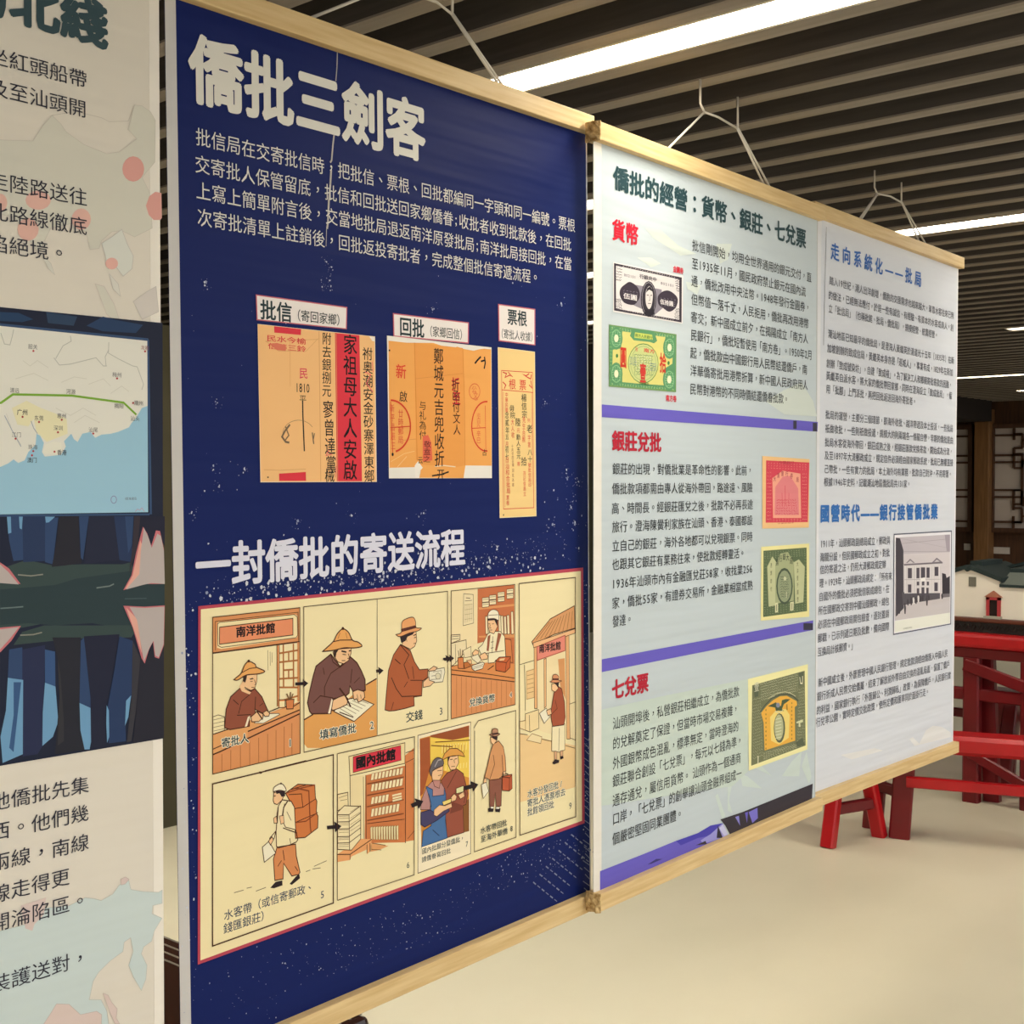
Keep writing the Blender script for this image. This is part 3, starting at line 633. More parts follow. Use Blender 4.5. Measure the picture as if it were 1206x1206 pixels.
P 93523e 12|0|502 -2254 21 171 54 107 117 72 44 -21 72 -32 46 19 81 -88 54 -111 18 -33 -56 -21 -100 59 8 -60 -73 -4 -2 -88 -90 0 -133 3
L 4e2c1e 13|20|502 -2254 21 171 54 107 117 72 44 -21 72 -32 46 19 81 -88 54 -111 18 -33 -56 -21 -100 59 8 -60 -73 -4 -2 -88 -90 0 -133 3 -61 27
L 4e2c1e 13|16|864 -2016 -10 -116
L 4e2c1e 13|16|694 -1904 97 -84 -91 -49 -37 -111
L 4e2c1e 13|16|603 -2008 61 -53
L 4e2c1e 13|16|645 -2160 161 -17
L 4e2c1e 13|12|908 -2111 43 21
P f6e6c8 14|0|797 -2186 -38 -94 -27 -3 38 90
P f0c394 14|0|718 -1849 13 49 155 3 -5 -73 -25 -64 -46 -15 -68 38 -30 19
L 4e2c1e 15|12|718 -1849 13 49 155 3 -5 -73 -25 -64 -46 -15 -68 38 -30 19 6 43
P 3a2a26 16|0|722 -1850 -3 44 48 9 -9 -36 -15 -34
P 3a2a26 16|0|794 -1837 36 5 15 -12 -42 -2
L 4e2c1e 17|12|802 -1863 28 -1
L 4e2c1e 17|12|852 -1852 17 -46 -18 -5
L 4e2c1e 15|12|814 -1921 37 -4
P f0c394 18|0|676 -1895 37 46 29 -77 68 -41 -19 -17 -89 42
P f2ead0 14|0|841 -2263 149 66 150 -19 9 -12 -198 -55
L 4a2c1c 15|12|841 -2263 149 66 150 -19 9 -12 -198 -55 -110 20
P f0c394 16|0|806 -2199 74 41 63 -32 5 -38 -52 -29 -82 10
L 4e2c1e 17|16|806 -2199 74 41 63 -32 5 -38 -52 -29 -82 10 -8 48
P f0c394 18|0|944 -2182 46 18 37 -31 -10 -28 -46 2
L 4e2c1e 19|17|944 -2182 46 18 37 -31 -10 -28 -46 2 -27 39
L 4e2c1e 19|25|871 -2152 72 -94
S e8a862 19|0|612 -1821 84 47 18 27 28 48 46 28 72 -35 17 -31 97 -49 -70 -17 -146 7 -99 -34
C 4e2c1e 20|20|612 -1821 84 47 18 27 28 48 46 28 72 -35 17 -31 97 -49 -70 -17 -146 7 -99 -34 -47 9
L 4e2c1e 20|16|705 -1767 90 28 82 -1
P 4e2c1e 21|0|802 -1670 -4 -9 -11 -3 -10 5 -4 11 5 10 10 3 10 -6
T f6ecd0 13|寄批人|921 -4784 0 213 213 194 9
T 34444a 16|寄批人|921 -4784 0 213 213 194 1.5
T f6ecd0 13|1|2491 -5045 0 204 204 204 9
T 34444a 16|1|2491 -5045 0 204 204 204 1.5
L 4a2c1c 22|16|385 -1218 1030 1 -18 -1430 -1037 -13 25 1442
L 4a2c1c 2|12|476 -2748 394 4
L 4a2c1c 2|12|962 -2740 514 7
P 2a2024 3|0|934 -2752 -6 -8 -16 0 -16 6 -6 10 7 7 15 0 16 -6
P e2a35c 2|0|1455 -2327 118 38 353 33 351 169 160 38 -4 -602 -737 4 -201 35 -44 49
L 4a2c1c 3|27|1455 -2327 118 36
L 4a2c1c 3|29|2287 -2091 151 45
P 77504a 4|0|1502 -2166 24 94 53 161 38 94 195 97 120 -136 145 77 86 -68 58 -87 53 -102 2 -110 -156 -7 -57 80 -11 -71 -67 -34 -152 7 -30 -145 -248 33 -27 29
L 4e2c1e 5|27|1502 -2166 24 94 53 161 38 94 195 97 120 -136 145 77 86 -68 58 -87 53 -102 2 -110 -156 -7 -57 80 -11 -71 -67 -34 -152 7 -30 -145 -248 33 -27 29 -26 88
L 4e2c1e 5|20|1812 -1720 27 -82 93 -65 87 44
L 4e2c1e 5|20|1971 -1846 -162 -66 -38 -52 -48 -78 -1 -85
L 4e2c1e 5|20|2094 -1904 -21 -142
L 4e2c1e 5|16|1708 -1843 17 -72
L 4e2c1e 5|20|1575 -2177 92 58 166 -45
L 4e2c1e 5|16|2121 -2052 79 48
P f4e6cc 6|0|1815 -2168 18 -20 -39 -127 -28 5
P f0c394 6|0|1840 -1702 48 23 200 -8 -5 -57 -35 -68 -68 -24 -75 27 -50 62
L 4e2c1e 7|16|1840 -1702 48 23 200 -8 -5 -57 -35 -68 -68 -24 -75 27 -50 62 -15 45
P 3a2a26 8|0|1849 -1732 1 50 66 -3 -29 -30 -14 -48
L 3a2a26 8|32|1954 -1703 66 -19
L 3a2a26 8|24|2053 -1715 31 3
L 4e2c1e 9|16|1968 -1738 46 -10
L 4e2c1e 9|16|2045 -1740 18 -45 -30 -4
L 4e2c1e 7|16|1956 -1801 49 -6
S e8a862 9|0|1701 -1680 75 42 76 48 48 67 76 42 76 -43 53 -85 81 -30 48 -46 -107 -6 -135 15 -151 -9
C 4e2c1e 10|24|1701 -1680 75 42 76 48 48 67 76 42 76 -43 53 -85 81 -30 48 -46 -107 -6 -135 15 -151 -9 -140 5
L 4e2c1e 10|20|1851 -1597 85 6 163 -15
P 4e2c1e 11|0|1993 -1478 -5 -12 -12 -4 -12 6 -5 13 5 12 12 3 12 -6
L a86a3a 12|12|1938 -1513 -30 -61
L a86a3a 11|12|2014 -1521 18 -66
P f3ecd0 7|0|1841 -2300 181 95 136 3 236 -107 -279 -136
L 4e2c1e 8|20|1841 -2300 181 95 136 3 236 -107 -279 -136 -274 145
L 9a8a6a 9|12|1926 -2284 175 -106
L 9a8a6a 9|12|1968 -2270 176 -100
L 9a8a6a 9|12|2010 -2256 177 -94
L 9a8a6a 9|12|2053 -2242 177 -88
L 9a8a6a 9|12|2095 -2228 179 -82
L 9a8a6a 9|12|2138 -2214 180 -76
L 4e2c1e 10|20|1916 -2319 190 -82
P f0c394 10|0|1813 -2268 20 83 76 18 76 11 47 -43 -10 -56 -96 -22 -104 -13
L 4e2c1e 11|20|1813 -2268 20 83 76 18 76 11 47 -43 -10 -56 -96 -22 -104 -13 -9 22
P f0c394 10|0|2109 -2210 -8 74 68 12 88 -33 9 -60 -50 -30 -39 -9 -29 41 -20 -12
L 4e2c1e 11|20|2109 -2210 -8 74 68 12 88 -33 9 -60 -50 -30 -39 -9 -29 41 -20 -12 -19 17
L 4e2c1e 11|12|2158 -2173 15 -60
L 4e2c1e 11|12|2207 -2180 9 -45
L 4e2c1e 11|36|1920 -2076 84 -97 65 -115
T f6ecd0 9|填寫僑批|3298 -5022 0 247 247 215 9
T 34444a 12|填寫僑批|3298 -5022 0 247 247 215 1.5
T f6ecd0 3|2|4666 -5044 0 223 223 223 9
T 34444a 6|2|4666 -5044 0 223 223 223 1
P 2a2024 23|0|1346 -1974 100 -8 1 -25 62 35 -67 46 2 -25 -100 8
P b0603c 2|0|2554 -2391 23 175 34 234 75 155 105 101 147 -84 62 -129 74 -93 131 -8 -8 -92 -81 -28 -13 -159 -119 4 5 -95 -144 -9 -147 -1 -83 8
L 4e2c1e 3|21|2554 -2391 23 175 34 234 75 155 105 101 147 -84 62 -129 74 -93 131 -8 -8 -92 -81 -28 -13 -159 -119 4 5 -95 -144 -9 -147 -1 -83 8 -61 21
L 4e2c1e 3|21|2706 -1874 82 -62
L 4e2c1e 3|21|2651 -2062 71 -129 82 -94 299 -34
L 4e2c1e 3|17|2933 -2128 183 -24
L 4e2c1e 3|21|2791 -1734 125 -119 -76 -97 72 -160
L 4e2c1e 3|17|2679 -2327 -33 -78
L 4e2c1e 3|17|2967 -1981 20 -139
L 4e2c1e 3|17|2891 -2138 -54 -53
P f0c394 4|0|2866 -1636 160 29 9 -108 -33 -57 -64 -23 -126 59 22 58
L 4e2c1e 5|17|2866 -1636 160 29 9 -108 -33 -57 -64 -23 -126 59 22 58 32 42
P 33262a 6|0|2782 -1643 105 12 118 18 -33 -27 -75 -15 -32 -42 -63 -15 -10 38
L 4e2c1e 7|21|2983 -1651 43 6
L 4e2c1e 7|17|2995 -1677 30 3
L 4e2c1e 5|13|2986 -1740 34 4
L 4e2c1e 7|13|2872 -1660 14 -46
S e8a46c 8|0|2720 -1614 83 14 8 97 47 36 117 14 42 -47 10 -69 81 -16 -60 -24 -129 -10 -137 -24
C 4e2c1e 9|17|2720 -1614 83 14 8 97 47 36 117 14 42 -47 10 -69 81 -16 -60 -24 -129 -10 -137 -24 -62 29
P 5a3028 10|0|2800 -1562 223 19 4 -31 -224 -23
P ece4cc 4|0|3227 -2058 234 2 10 -48 -35 -105 -200 11 -21 80
L 6a6250 5|17|3227 -2058 234 2 10 -48 -35 -105 -200 11 -21 80 12 60
L 8a826c 6|13|3282 -2081 133 -1 -12 -91
L 8a826c 6|13|3259 -2124 133 -1
L 8a826c 6|13|3247 -2161 145 -11
P ded4b4 7|0|3399 -2142 -3 -13 -9 -9 -13 -6 -16 -1 -15 5 -13 9 -9 12 -2 13 3 13 9 10 13 6 15 0 15 -4 13 -9 9 -12
L 8a826c 8|13|3399 -2142 -3 -13 -9 -9 -13 -6 -16 -1 -15 5 -13 9 -9 12 -2 13 3 13 9 10 13 6 15 0 15 -4 13 -9 9 -12 3 -14
P f0c394 9|0|3127 -2169 88 43 10 -40 77 -26 -67 -37 -109 -1
L 4e2c1e 10|17|3127 -2169 88 43 10 -40 77 -26 -67 -37 -109 -1 1 61
P f0c394 7|0|3205 -2056 88 36 56 -22 -34 -27 -99 4
L 4e2c1e 8|17|3205 -2056 88 36 56 -22 -34 -27 -99 4 -11 9
T 34444a 2|交錢|5719 -5040 0 258 258 231 1.5
T 34444a 2|3|6748 -5058 0 223 223 223 0.8
P 2a2024 4|0|2434 -1984 35 -2 3 -26 68 39 -78 46 3 -26 -34 2
P 2a2024 2|0|3467 -1983 33 1 7 -28 69 47 -93 44 8 -28 -34 -1
L 4a2c1c 24|16|1464 -1213 2057 -3 -13 -1426 -2064 -4 20 1433
L 4a2c1c 5|16|2457 -1221 -20 -1416
P c9744a 2|0|4024 -1227 644 2 -7 -946 -151 46 -17 311 -481 -33
P dd9a62 3|0|4037 -1439 628 -12 0 -25 -618 11
P dd9a62 3|0|4037 -1765 628 -39 0 -42 -622 62
P f0dcae 3|0|3583 -1217 432 -11 -11 -618 -432 -181
P f0e0b8 3|0|4100 -1335 113 -1 0 -52 -114 1
L 4a2c1c 4|11|4100 -1335 113 -1 0 -52 -114 1 1 52
L 4a2c1c 4|8|4110 -1355 93 -2
P f0e0b8 5|0|4099 -1393 114 -1 -1 -52 -113 1
L 4a2c1c 6|11|4099 -1393 114 -1 -1 -52 -113 1 0 52
L 4a2c1c 6|8|4109 -1413 93 -2
P f0e0b8 5|0|4224 -1316 115 -1 0 -52 -116 1
L 4a2c1c 6|12|4224 -1316 115 -1 0 -52 -116 1 1 52
L 4a2c1c 6|8|4234 -1336 94 -2
P f0e0b8 7|0|4223 -1374 115 -1 0 -53 -115 2
L 4a2c1c 8|12|4223 -1374 115 -1 0 -53 -115 2 0 52
L 4a2c1c 8|8|4234 -1394 94 -2
P f0e0b8 3|0|4371 -1293 117 -1 -1 -53 -117 1
L 4a2c1c 4|12|4371 -1293 117 -1 -1 -53 -117 1 1 53
L 4a2c1c 4|8|4381 -1314 96 -1
P f0e0b8 5|0|4370 -1352 117 -1 0 -53 -117 2
L 4a2c1c 6|12|4370 -1352 117 -1 0 -53 -117 2 0 52
L 4a2c1c 6|8|4381 -1372 95 -2
P f0e0b8 3|0|4531 -1269 119 0 -1 -54 -119 1
L 4a2c1c 4|12|4531 -1269 119 0 -1 -54 -119 1 1 53
L 4a2c1c 4|8|4541 -1289 98 -2
P f0e0b8 5|0|4530 -1328 119 0 -1 -54 -118 1
L 4a2c1c 6|12|4530 -1328 119 0 -1 -54 -118 1 0 53
L 4a2c1c 6|8|4541 -1348 97 -2
P eeddb4 4|0|4149 -1552 37 -1 10 -203 -41 -1
L 4a2c1c 5|12|4149 -1552 37 -1 10 -203 -41 -1 -6 205
P eeddb4 6|0|4190 -1542 38 -1 10 -217 -42 -2
L 4a2c1c 7|12|4190 -1542 38 -1 10 -217 -42 -2 -6 220
P eeddb4 4|0|4379 -1559 38 -1 10 -219 -43 -2
L 4a2c1c 5|12|4379 -1559 38 -1 10 -219 -43 -2 -5 222
P eeddb4 6|0|4421 -1570 38 0 10 -214 -42 -1
L 4a2c1c 7|12|4421 -1570 38 0 10 -214 -42 -1 -6 215
P eeddb4 8|0|4474 -1581 38 -1 11 -207 -43 -1
L 4a2c1c 9|12|4474 -1581 38 -1 11 -207 -43 -1 -6 209
P eeddb4 10|0|4528 -1572 38 -1 11 -222 -43 -1
L 4a2c1c 11|12|4528 -1572 38 -1 11 -222 -43 -1 -6 224
P eeddb4 4|0|4603 -1537 39 -1 10 -264 -43 -2
L 4a2c1c 5|12|4603 -1537 39 -1 10 -264 -43 -2 -6 267
P eeddb4 4|0|3788 -1263 160 -22 2 -324 -176 -13
L 4a2c1c 5|11|3788 -1263 160 -22 2 -324 -176 -13 14 359
L 4a2c1c 5|15|3827 -1313 70 -11
L 4a2c1c 5|11|3807 -1346 120 -3
L a89468 6|8|3806 -1379 -6 -216
L a89468 6|8|3830 -1381 -6 -210
L a89468 6|8|3854 -1383 -6 -205
L a89468 6|8|3878 -1385 -6 -200
L a89468 6|8|3902 -1387 -6 -195
L a89468 6|8|3926 -1389 -6 -190
L a89468 6|8|3800 -1392 132 2
L a89468 6|8|3800 -1446 132 2
L a89468 6|8|3799 -1500 132 2
L a89468 6|8|3798 -1554 132 1
P d4824e 4|0|4492 -1842 108 -25 29 -272 -118 28
L 4a2c1c 5|16|4492 -1842 108 -25 29 -272 -118 28 -19 269
P eeddb4 4|0|3576 -1707 147 -8 -1 -60 -147 -25
L 4a2c1c 5|15|3576 -1707 147 -8 -1 -60 -147 -25 1 93
P eeddb4 6|0|3575 -1800 246 14 5 -122 -215 -137 -39 -6
L 4a2c1c 7|15|3575 -1800 246 14 5 -122 -215 -137 -39 -6 3 251
P eeddb4 8|0|3770 -1902 130 33 5 -116 -116 0
L 4a2c1c 9|11|3770 -1902 130 33 5 -116 -116 0 -19 83
L 4a2c1c 5|11|3586 -1728 127 -3
L 4a2c1c 5|11|3585 -1754 128 -4
L 4a2c1c 7|11|3643 -1814 3 -221
P dd9156 8|0|3572 -2053 601 -32 489 -72 -3 -212 -1088 222
P dd9560 9|0|3571 -2133 1088 -229 2 -276 -1097 -3
L 4a2c1c 10|19|3571 -2093 519 -105 570 -128
L 4a2c1c 10|22|3571 -2144 1088 -225
L 4a2c1c 9|15|3572 -2056 137 6
L a86436 11|11|3658 -2178 -6 -447
L a86436 11|11|3737 -2195 -6 -430
L a86436 11|11|3816 -2211 -5 -414
L a86436 11|11|3906 -2230 -5 -395
L a86436 11|11|3987 -2247 -5 -378
L a86436 11|12|4068 -2264 -4 -361
L a86436 11|12|4161 -2284 -4 -341
L a86436 11|12|4244 -2301 -4 -324
L a86436 11|12|4338 -2321 -4 -304
L a86436 11|12|4423 -2338 -4 -287
L a86436 11|12|4508 -2356 -3 -269
L a86436 11|12|4594 -2374 -3 -251
P f2e6c0 11|0|4022 -1902 72 33 94 114 73 20 147 -15 74 -63 18 -254 -10 -13 -170 6 -22 -25 -104 5 2 117 -124 0
L 4e2c1e 12|15|4022 -1902 72 33 94 114 73 20 147 -15 74 -63 18 -254 -10 -13 -170 6 -22 -25 -104 5 2 117 -124 0 -50 75
P 9c5a40 13|0|4187 -1783 48 16 -35 -190 -35 11
P 9c5a40 13|0|4366 -1759 63 -21 -87 -192 -31 10
L 4e2c1e 14|15|4277 -1792 -19 -192
L 4e2c1e 14|15|4239 -1857 46 2
L 4e2c1e 14|15|4238 -1926 46 2
L 4e2c1e 14|15|4185 -1976 284 -4
P f0c394 14|0|4190 -1604 31 18 136 -6 -1 -97 -64 -77 -73 28 -24 58
L 4e2c1e 15|15|4190 -1604 31 18 136 -6 -1 -97 -64 -77 -73 28 -24 58 -5 76
P 33262a 16|0|4190 -1583 167 -9 -1 -97 -27 44 -25 37 -114 4
L 4e2c1e 17|12|4200 -1639 31 -7
L 4e2c1e 17|12|4262 -1649 31 1
L 4e2c1e 17|12|4230 -1656 -10 -33 25 -6
L 4e2c1e 15|12|4224 -1715 41 -4
S f4ead0 17|0|4190 -1583 11 68 73 31 94 -32 10 -98 -74 24
C 4e2c1e 18|15|4190 -1583 11 68 73 31 94 -32 10 -98 -74 24 -114 7
L 4e2c1e 18|12|4201 -1543 167 -8
P f0c394 15|0|4041 -1987 93 24 51 -47 -11 -33 -103 1
L 4e2c1e 16|15|4041 -1987 93 24 51 -47 -11 -33 -103 1 -30 55
P f0c394 17|0|3920 -1946 51 35 60 -27 -17 -59 -65 -7
L 4e2c1e 18|15|3920 -1946 51 35 60 -27 -17 -59 -65 -7 -29 58
P ece0c0 19|0|3899 -1984 112 14 60 -75 -62 -27 -90 58
L 4a2c1c 20|11|3899 -1984 112 14 60 -75 -62 -27 -90 58 -20 30
P ece4cc 21|0|3908 -2087 183 19 31 -17 -32 -58 -133 -11 -46 32
L 4a2c1c 22|15|3908 -2087 183 19 31 -17 -32 -58 -133 -11 -46 32 -3 35
L 4a2c1c 22|8|3918 -2109 183 12
L 4a2c1c 22|8|3927 -2126 168 9
P d4824e 11|0|3680 -1972 89 -4 9 -129 -93 14
L 4a2c1c 12|15|3680 -1972 89 -4 9 -129 -93 14 -5 119
L 6a4428 13|19|3706 -1975 -19 82
L 6a4428 13|19|3726 -1975 -5 99
L 6a4428 13|19|3745 -1977 15 83
P c4743e 23|0|3768 -2037 100 2 20 -56 -101 -15
L 4a2c1c 24|15|3768 -2037 100 2 20 -56 -101 -15 -19 69
P e8b888 25|0|3818 -2015 81 -3 9 -49 -40 5
L 4a2c1c 26|11|3818 -2015 81 -3 9 -49 -40 5 -50 47
P c8643a 13|0|4320 -2081 63 34 204 -16 -13 -126 -86 -45 -165 41
L 4a2c1c 14|19|4320 -2081 63 34 204 -16 -13 -126 -86 -45 -165 41 -3 112
L 4a2c1c 14|16|4320 -2085 190 -40 77 55
L 4a2c1c 14|16|4510 -2125 -22 -106
P e8c090 15|0|4394 -2066 96 -3 -26 -25 -81 5
L 4a2c1c 10|23|4183 -2169 105 36
T f6ecd0 12|兌換貨幣|7723 -5010 0 221 221 195 9
T 34444a 15|兌換貨幣|7723 -5010 0 221 221 195 1.5
T f6ecd0 12|4|9125 -5023 0 169 169 169 9
T 34444a 15|4|9125 -5023 0 169 169 169 1
P 2a2024 25|0|3439 -1970 105 -6 3 -28 69 36 -78 45 3 -28 -104 5
L 4a2c1c 26|15|3579 -1216 1093 -7 -11 -1415 -1101 -2 19 1424
P eecb94 2|0|4744 -2996 1082 -326 -5 -521 -1086 29
P dba06c 2|0|4983 -1932 272 184 85 58 480 119 11 -279 -429 -38 -399 -80
L 4a2c1c 3|22|4983 -1932 272 184 85 58 480 119 11 -279 -429 -38 -399 -80 -20 36
L 8a5836 4|15|5066 -1914 261 185
L 8a5836 4|15|5149 -1910 234 193
L 8a5836 4|15|5233 -1905 206 201
L 8a5836 4|15|5317 -1901 178 209
L 8a5836 4|15|5402 -1896 149 216
L 8a5836 4|15|5488 -1891 120 224
L 8a5836 4|15|5575 -1887 90 232
L 8a5836 4|15|5662 -1882 60 240
L 8a5836 4|15|5751 -1877 29 247
P f0dcae 5|0|5024 -1976 616 83 181 -38 -12 -1333 -714 251 -39 218
P e8b27c 6|0|5640 -1893 66 -15 10 -1313 -66 11
L 4a2c1c 7|15|5640 -1893 66 -15 10 -1313 -66 11 -10 1317
P e8b27c 6|0|5024 -1981 49 0 4 -765 -53 8
L 4a2c1c 7|15|5024 -1981 49 0 4 -765 -53 8 0 757
P e9b684 6|0|5209 -2168 46 8 -6 -584 -38 -21
L 4a2c1c 7|15|5209 -2168 46 8 -6 -584 -38 -21 -2 597
P d99a64 8|0|5485 -2200 131 -2 16 -517 -107 177
P eebc8a 8|0|5003 -1947 828 89 -1 -55 -815 -93
L 4a2c1c 9|15|5003 -1947 828 89 -1 -55 -815 -93 -12 59
P e88e7c 10|0|5073 -2002 554 83 -2 -189 -546 -58
L b05a48 11|22|5073 -2002 554 83 -2 -189 -546 -58 -6 164
T 2a2024 12|南洋批館|10230 -4064 0 213 213 218 3
P ecc890 8|0|4877 -2273 144 9 -4 -341 -139 -2
L b08858 9|15|4877 -2273 144 9 -4 -341 -139 -2 -1 334
L b08858 9|15|4889 -2326 123 5
L b08858 9|15|4888 -2378 123 5
L b08858 9|15|4888 -2430 123 4
L b08858 9|15|4887 -2483 123 5
L b08858 9|15|4887 -2535 122 4
L 4a2c1c 7|14|4753 -2179 269 20
L 4a2c1c 10|15|4842 -2190 10 -549
P f0d8a4 11|0|4851 -2778 247 16 6 -226 -165 -21 -90 36
L 4a2c1c 12|15|4851 -2778 247 16 6 -226 -165 -21 -90 36 2 195
L 4a2c1c 12|15|4924 -2802 6 -198
P f0d8a4 13|0|4746 -2853 105 -3 -2 -117 -104 42
L 9a7048 14|15|4746 -2853 105 -3 -2 -117 -104 42 1 78
P f0dcae 13|0|4868 -3094 103 62 186 -70 -22 -76
L 9a7048 14|15|4868 -3094 103 62 186 -70 -22 -76 -267 84
L 4a2c1c 15|15|4744 -2996 145 -36
L 4a2c1c 15|15|5157 -3129 189 -58
L 4a2c1c 3|15|5627 -3288 190 -65
P f0dcae 8|0|5707 -2784 124 10 -4 -479 -111 46
L 4a2c1c 9|15|5707 -2784 124 10 -4 -479 -111 46 -9 423
P f2e4bc 16|0|5357 -3001 251 -12 -4 -325 -109 -9 -150 40
L 4e2c1e 17|15|5357 -3001 251 -12 -4 -325 -109 -9 -150 40 12 306
L 4e2c1e 17|15|5498 -3050 -15 -281
P a9583e 18|0|5349 -2946 -20 110 66 231 65 85 87 -51 55 -170 15 -192 -31 -90 -216 15
L 4e2c1e 19|22|5349 -2946 -20 110 66 231 65 85 87 -51 55 -170 15 -192 -31 -90 -216 15 -21 62
L 4e2c1e 19|15|5416 -2688 42 -113 -130 -62
P f0c394 20|0|5354 -2487 137 -2 -18 -73 -56 -32 -64 35
L 4e2c1e 21|15|5354 -2487 137 -2 -18 -73 -56 -32 -64 35 1 72
P 33262a 22|0|5388 -2475 103 -14 -18 -59 -34 39
S d8946a 23|0|5311 -2454 52 14 13 57 64 3 52 -36 -9 -39 64 -19 -108 -8
C 4e2c1e 24|15|5311 -2454 52 14 13 57 64 3 52 -36 -9 -39 64 -19 -108 -8 -128 28
P 5a3028 25|0|5363 -2418 129 -17 -1 -21 -128 16
P f2ead0 20|0|5110 -2809 135 44 62 -121 -106 -59
L 4e2c1e 21|15|5110 -2809 135 44 62 -121 -106 -59 -91 136
P f0c394 22|0|5244 -2797 85 14 21 -70 -77 -7
L 4e2c1e 23|15|5244 -2797 85 14 21 -70 -77 -7 -29 63
P e0b088 18|0|5397 -3316 51 -14 -5 -102 -39 -1
L 4e2c1e 19|15|5397 -3316 51 -14 -5 -102 -39 -1 -7 117
P e0b088 18|0|5513 -3336 52 -1 -1 -81 -43 2
L 4e2c1e 19|15|5513 -3336 52 -1 -1 -81 -43 2 -8 80
P 2e2226 20|0|5352 -3456 56 38 86 -26 -13 -30 -95 -4
P 2e2226 21|0|5508 -3403 61 0 8 -34 -61 -5
T f6ecd0 3|水客分發回批/|9761 -7491 0 200 200 205 7
T f6ecd0 3|寄批人憑票根去|9753 -7714 0 212 212 206 7
T f6ecd0 2|批館領回批|9754 -7930 0 205 205 206 7
T 34444a 6|水客分發回批/|9761 -7491 0 200 200 205 1.2
T 34444a 6|寄批人憑票根去|9753 -7714 0 212 212 206 1.2
T 34444a 5|批館領回批|9754 -7930 0 205 205 206 1.2
T 34444a 2|9|11370 -8110 0 226 226 226 0.6
L 4a2c1c 26|22|4748 -1217 1089 -1 -20 -2995 -1086 9 17 2987
L 4a2c1c 2|12|732 -3814 59 -4
L 4a2c1c 2|12|839 -3870 120 6
L 4a2c1c 2|12|1455 -3834 57 2
L 4a2c1c 2|12|1541 -3829 105 -14
L 4a2c1c 2|12|1560 -3807 165 17
L 4a2c1c 2|12|586 -3819 111 -3
P cf7a44 2|0|1211 -3005 155 57 216 -49 8 -135 18 -33 -11 -116 23 -35 -6 -117 -163 -60 -122 20 -14 294
L 4a2c1c 3|20|1211 -3005 155 57 216 -49 8 -135 18 -33 -11 -116 23 -35 -6 -117 -163 -60 -122 20 -14 294 -104 174
L 4a2c1c 3|16|1253 -3028 158 -24 16 -135 -102 7
L 4a2c1c 3|16|1427 -3187 163 48
L 4a2c1c 3|16|1323 -3318 284 34
L 8a4628 4|28|1337 -2979 168 -62 14 -357 8 -61
L 8a4628 4|24|1323 -3318 140 -16 153 56
L 4a2c1c 5|16|1282 -2983 186 8
L 8a4628 6|24|1217 -3006 195 12 174 -4
P d88c58 4|0|1099 -3508 229 -23 8 -119 44 -172 -19 -17 -84 6 -99 148 -11 -149 -100 10 -14 212
L 4e2c1e 5|20|1099 -3508 229 -23 8 -119 44 -172 -19 -17 -84 6 -99 148 -11 -149 -100 10 -14 212 46 104
L 4e2c1e 5|16|1171 -3553 17 -105
L 4e2c1e 5|16|1105 -3696 47 46
L 4e2c1e 5|16|1316 -3747 36 -53
P f2e3b8 6|0|1091 -3498 -2 151 -78 -54 9 -45 45 33 28 79 12 156 19 68 46 48 110 -36 39 -67 12 -221 26 -108 -19 -18 -84 -10 -137 3
L 4e2c1e 7|20|1091 -3498 -2 151 -78 -54 9 -45 45 33 28 79 12 156 19 68 46 48 110 -36 39 -67 12 -221 26 -108 -19 -18 -84 -10 -137 3 -26 21
L 4e2c1e 7|16|1197 -3103 -30 -160 39 -74 115 -47
L 4e2c1e 7|20|1175 -3337 174 -89
L 5a4430 8|32|1234 -3089 -47 -48 -19 -83
L 5a4430 8|28|1118 -3123 -15 -155
L 4e2c1e 7|12|1256 -3457 13 -61
L 4e2c1e 9|12|1223 -3188 54 -99
P f0c394 9|0|1131 -3212 51 -4 6 -74 -40 -5
L 4e2c1e 10|12|1131 -3212 51 -4 6 -74 -40 -5 -17 83
P f0c394 9|0|1059 -3219 36 14 8 -66 -36 1
L 4e2c1e 10|12|1059 -3219 36 14 8 -66 -36 1 -8 51
P f0c394 9|0|1058 -3046 9 77 86 -10 36 -51 -28 -37 -55 -28 -36 18
L 4e2c1e 10|16|1058 -3046 9 77 86 -10 36 -51 -28 -37 -55 -28 -36 18 -12 31
P 33262a 11|0|1090 -2957 114 -25 0 -50 -42 1 -27 41 -36 0
L 4e2c1e 12|16|1066 -3005 24 0
S f2e8cc 13|0|1060 -2961 13 41 82 20 50 -46 7 -40 -76 25
C 4e2c1e 14|16|1060 -2961 13 41 82 20 50 -46 7 -40 -76 25 -76 0
P 4e2c1e 15|0|1164 -2902 -3 -7 -6 -1 -7 4 -2 8 2 6 7 2 6 -4
P f2ead0 8|0|921 -3466 81 38 79 -133 -139 -56
L 4e2c1e 9|16|921 -3466 81 38 79 -133 -139 -56 -21 151
P f0c394 10|0|993 -3426 45 33 18 -33 -37 -42
L 4e2c1e 11|16|993 -3426 45 33 18 -33 -37 -42 -26 42
P 2e2426 6|0|1009 -3881 67 41 82 -6 2 -49 -103 -2
P 2e2426 6|0|1248 -3903 75 51 47 15 9 -43 -103 -40
T 34405a 2|水客帶（或信寄郵政、|930 -8010 0 218 218 208 0.8
T 34405a 2|錢匯銀莊）|914 -8255 0 218 218 208 0.8
T 34405a 2|5|3273 -8230 0 203 203 203 0.6
L 4a2c1c 16|25|358 -2751 1470 14 -23 -1501 -1473 -10 26 1497
P d4824e 2|0|2840 -2925 139 60 -13 -999 -128 14
P d07c4a 3|0|2266 -3029 583 -3 -11 -826 -523 112 -235 83 166 -23
P eed9a4 3|0|2039 -2792 803 6 -3 -222 -788 16
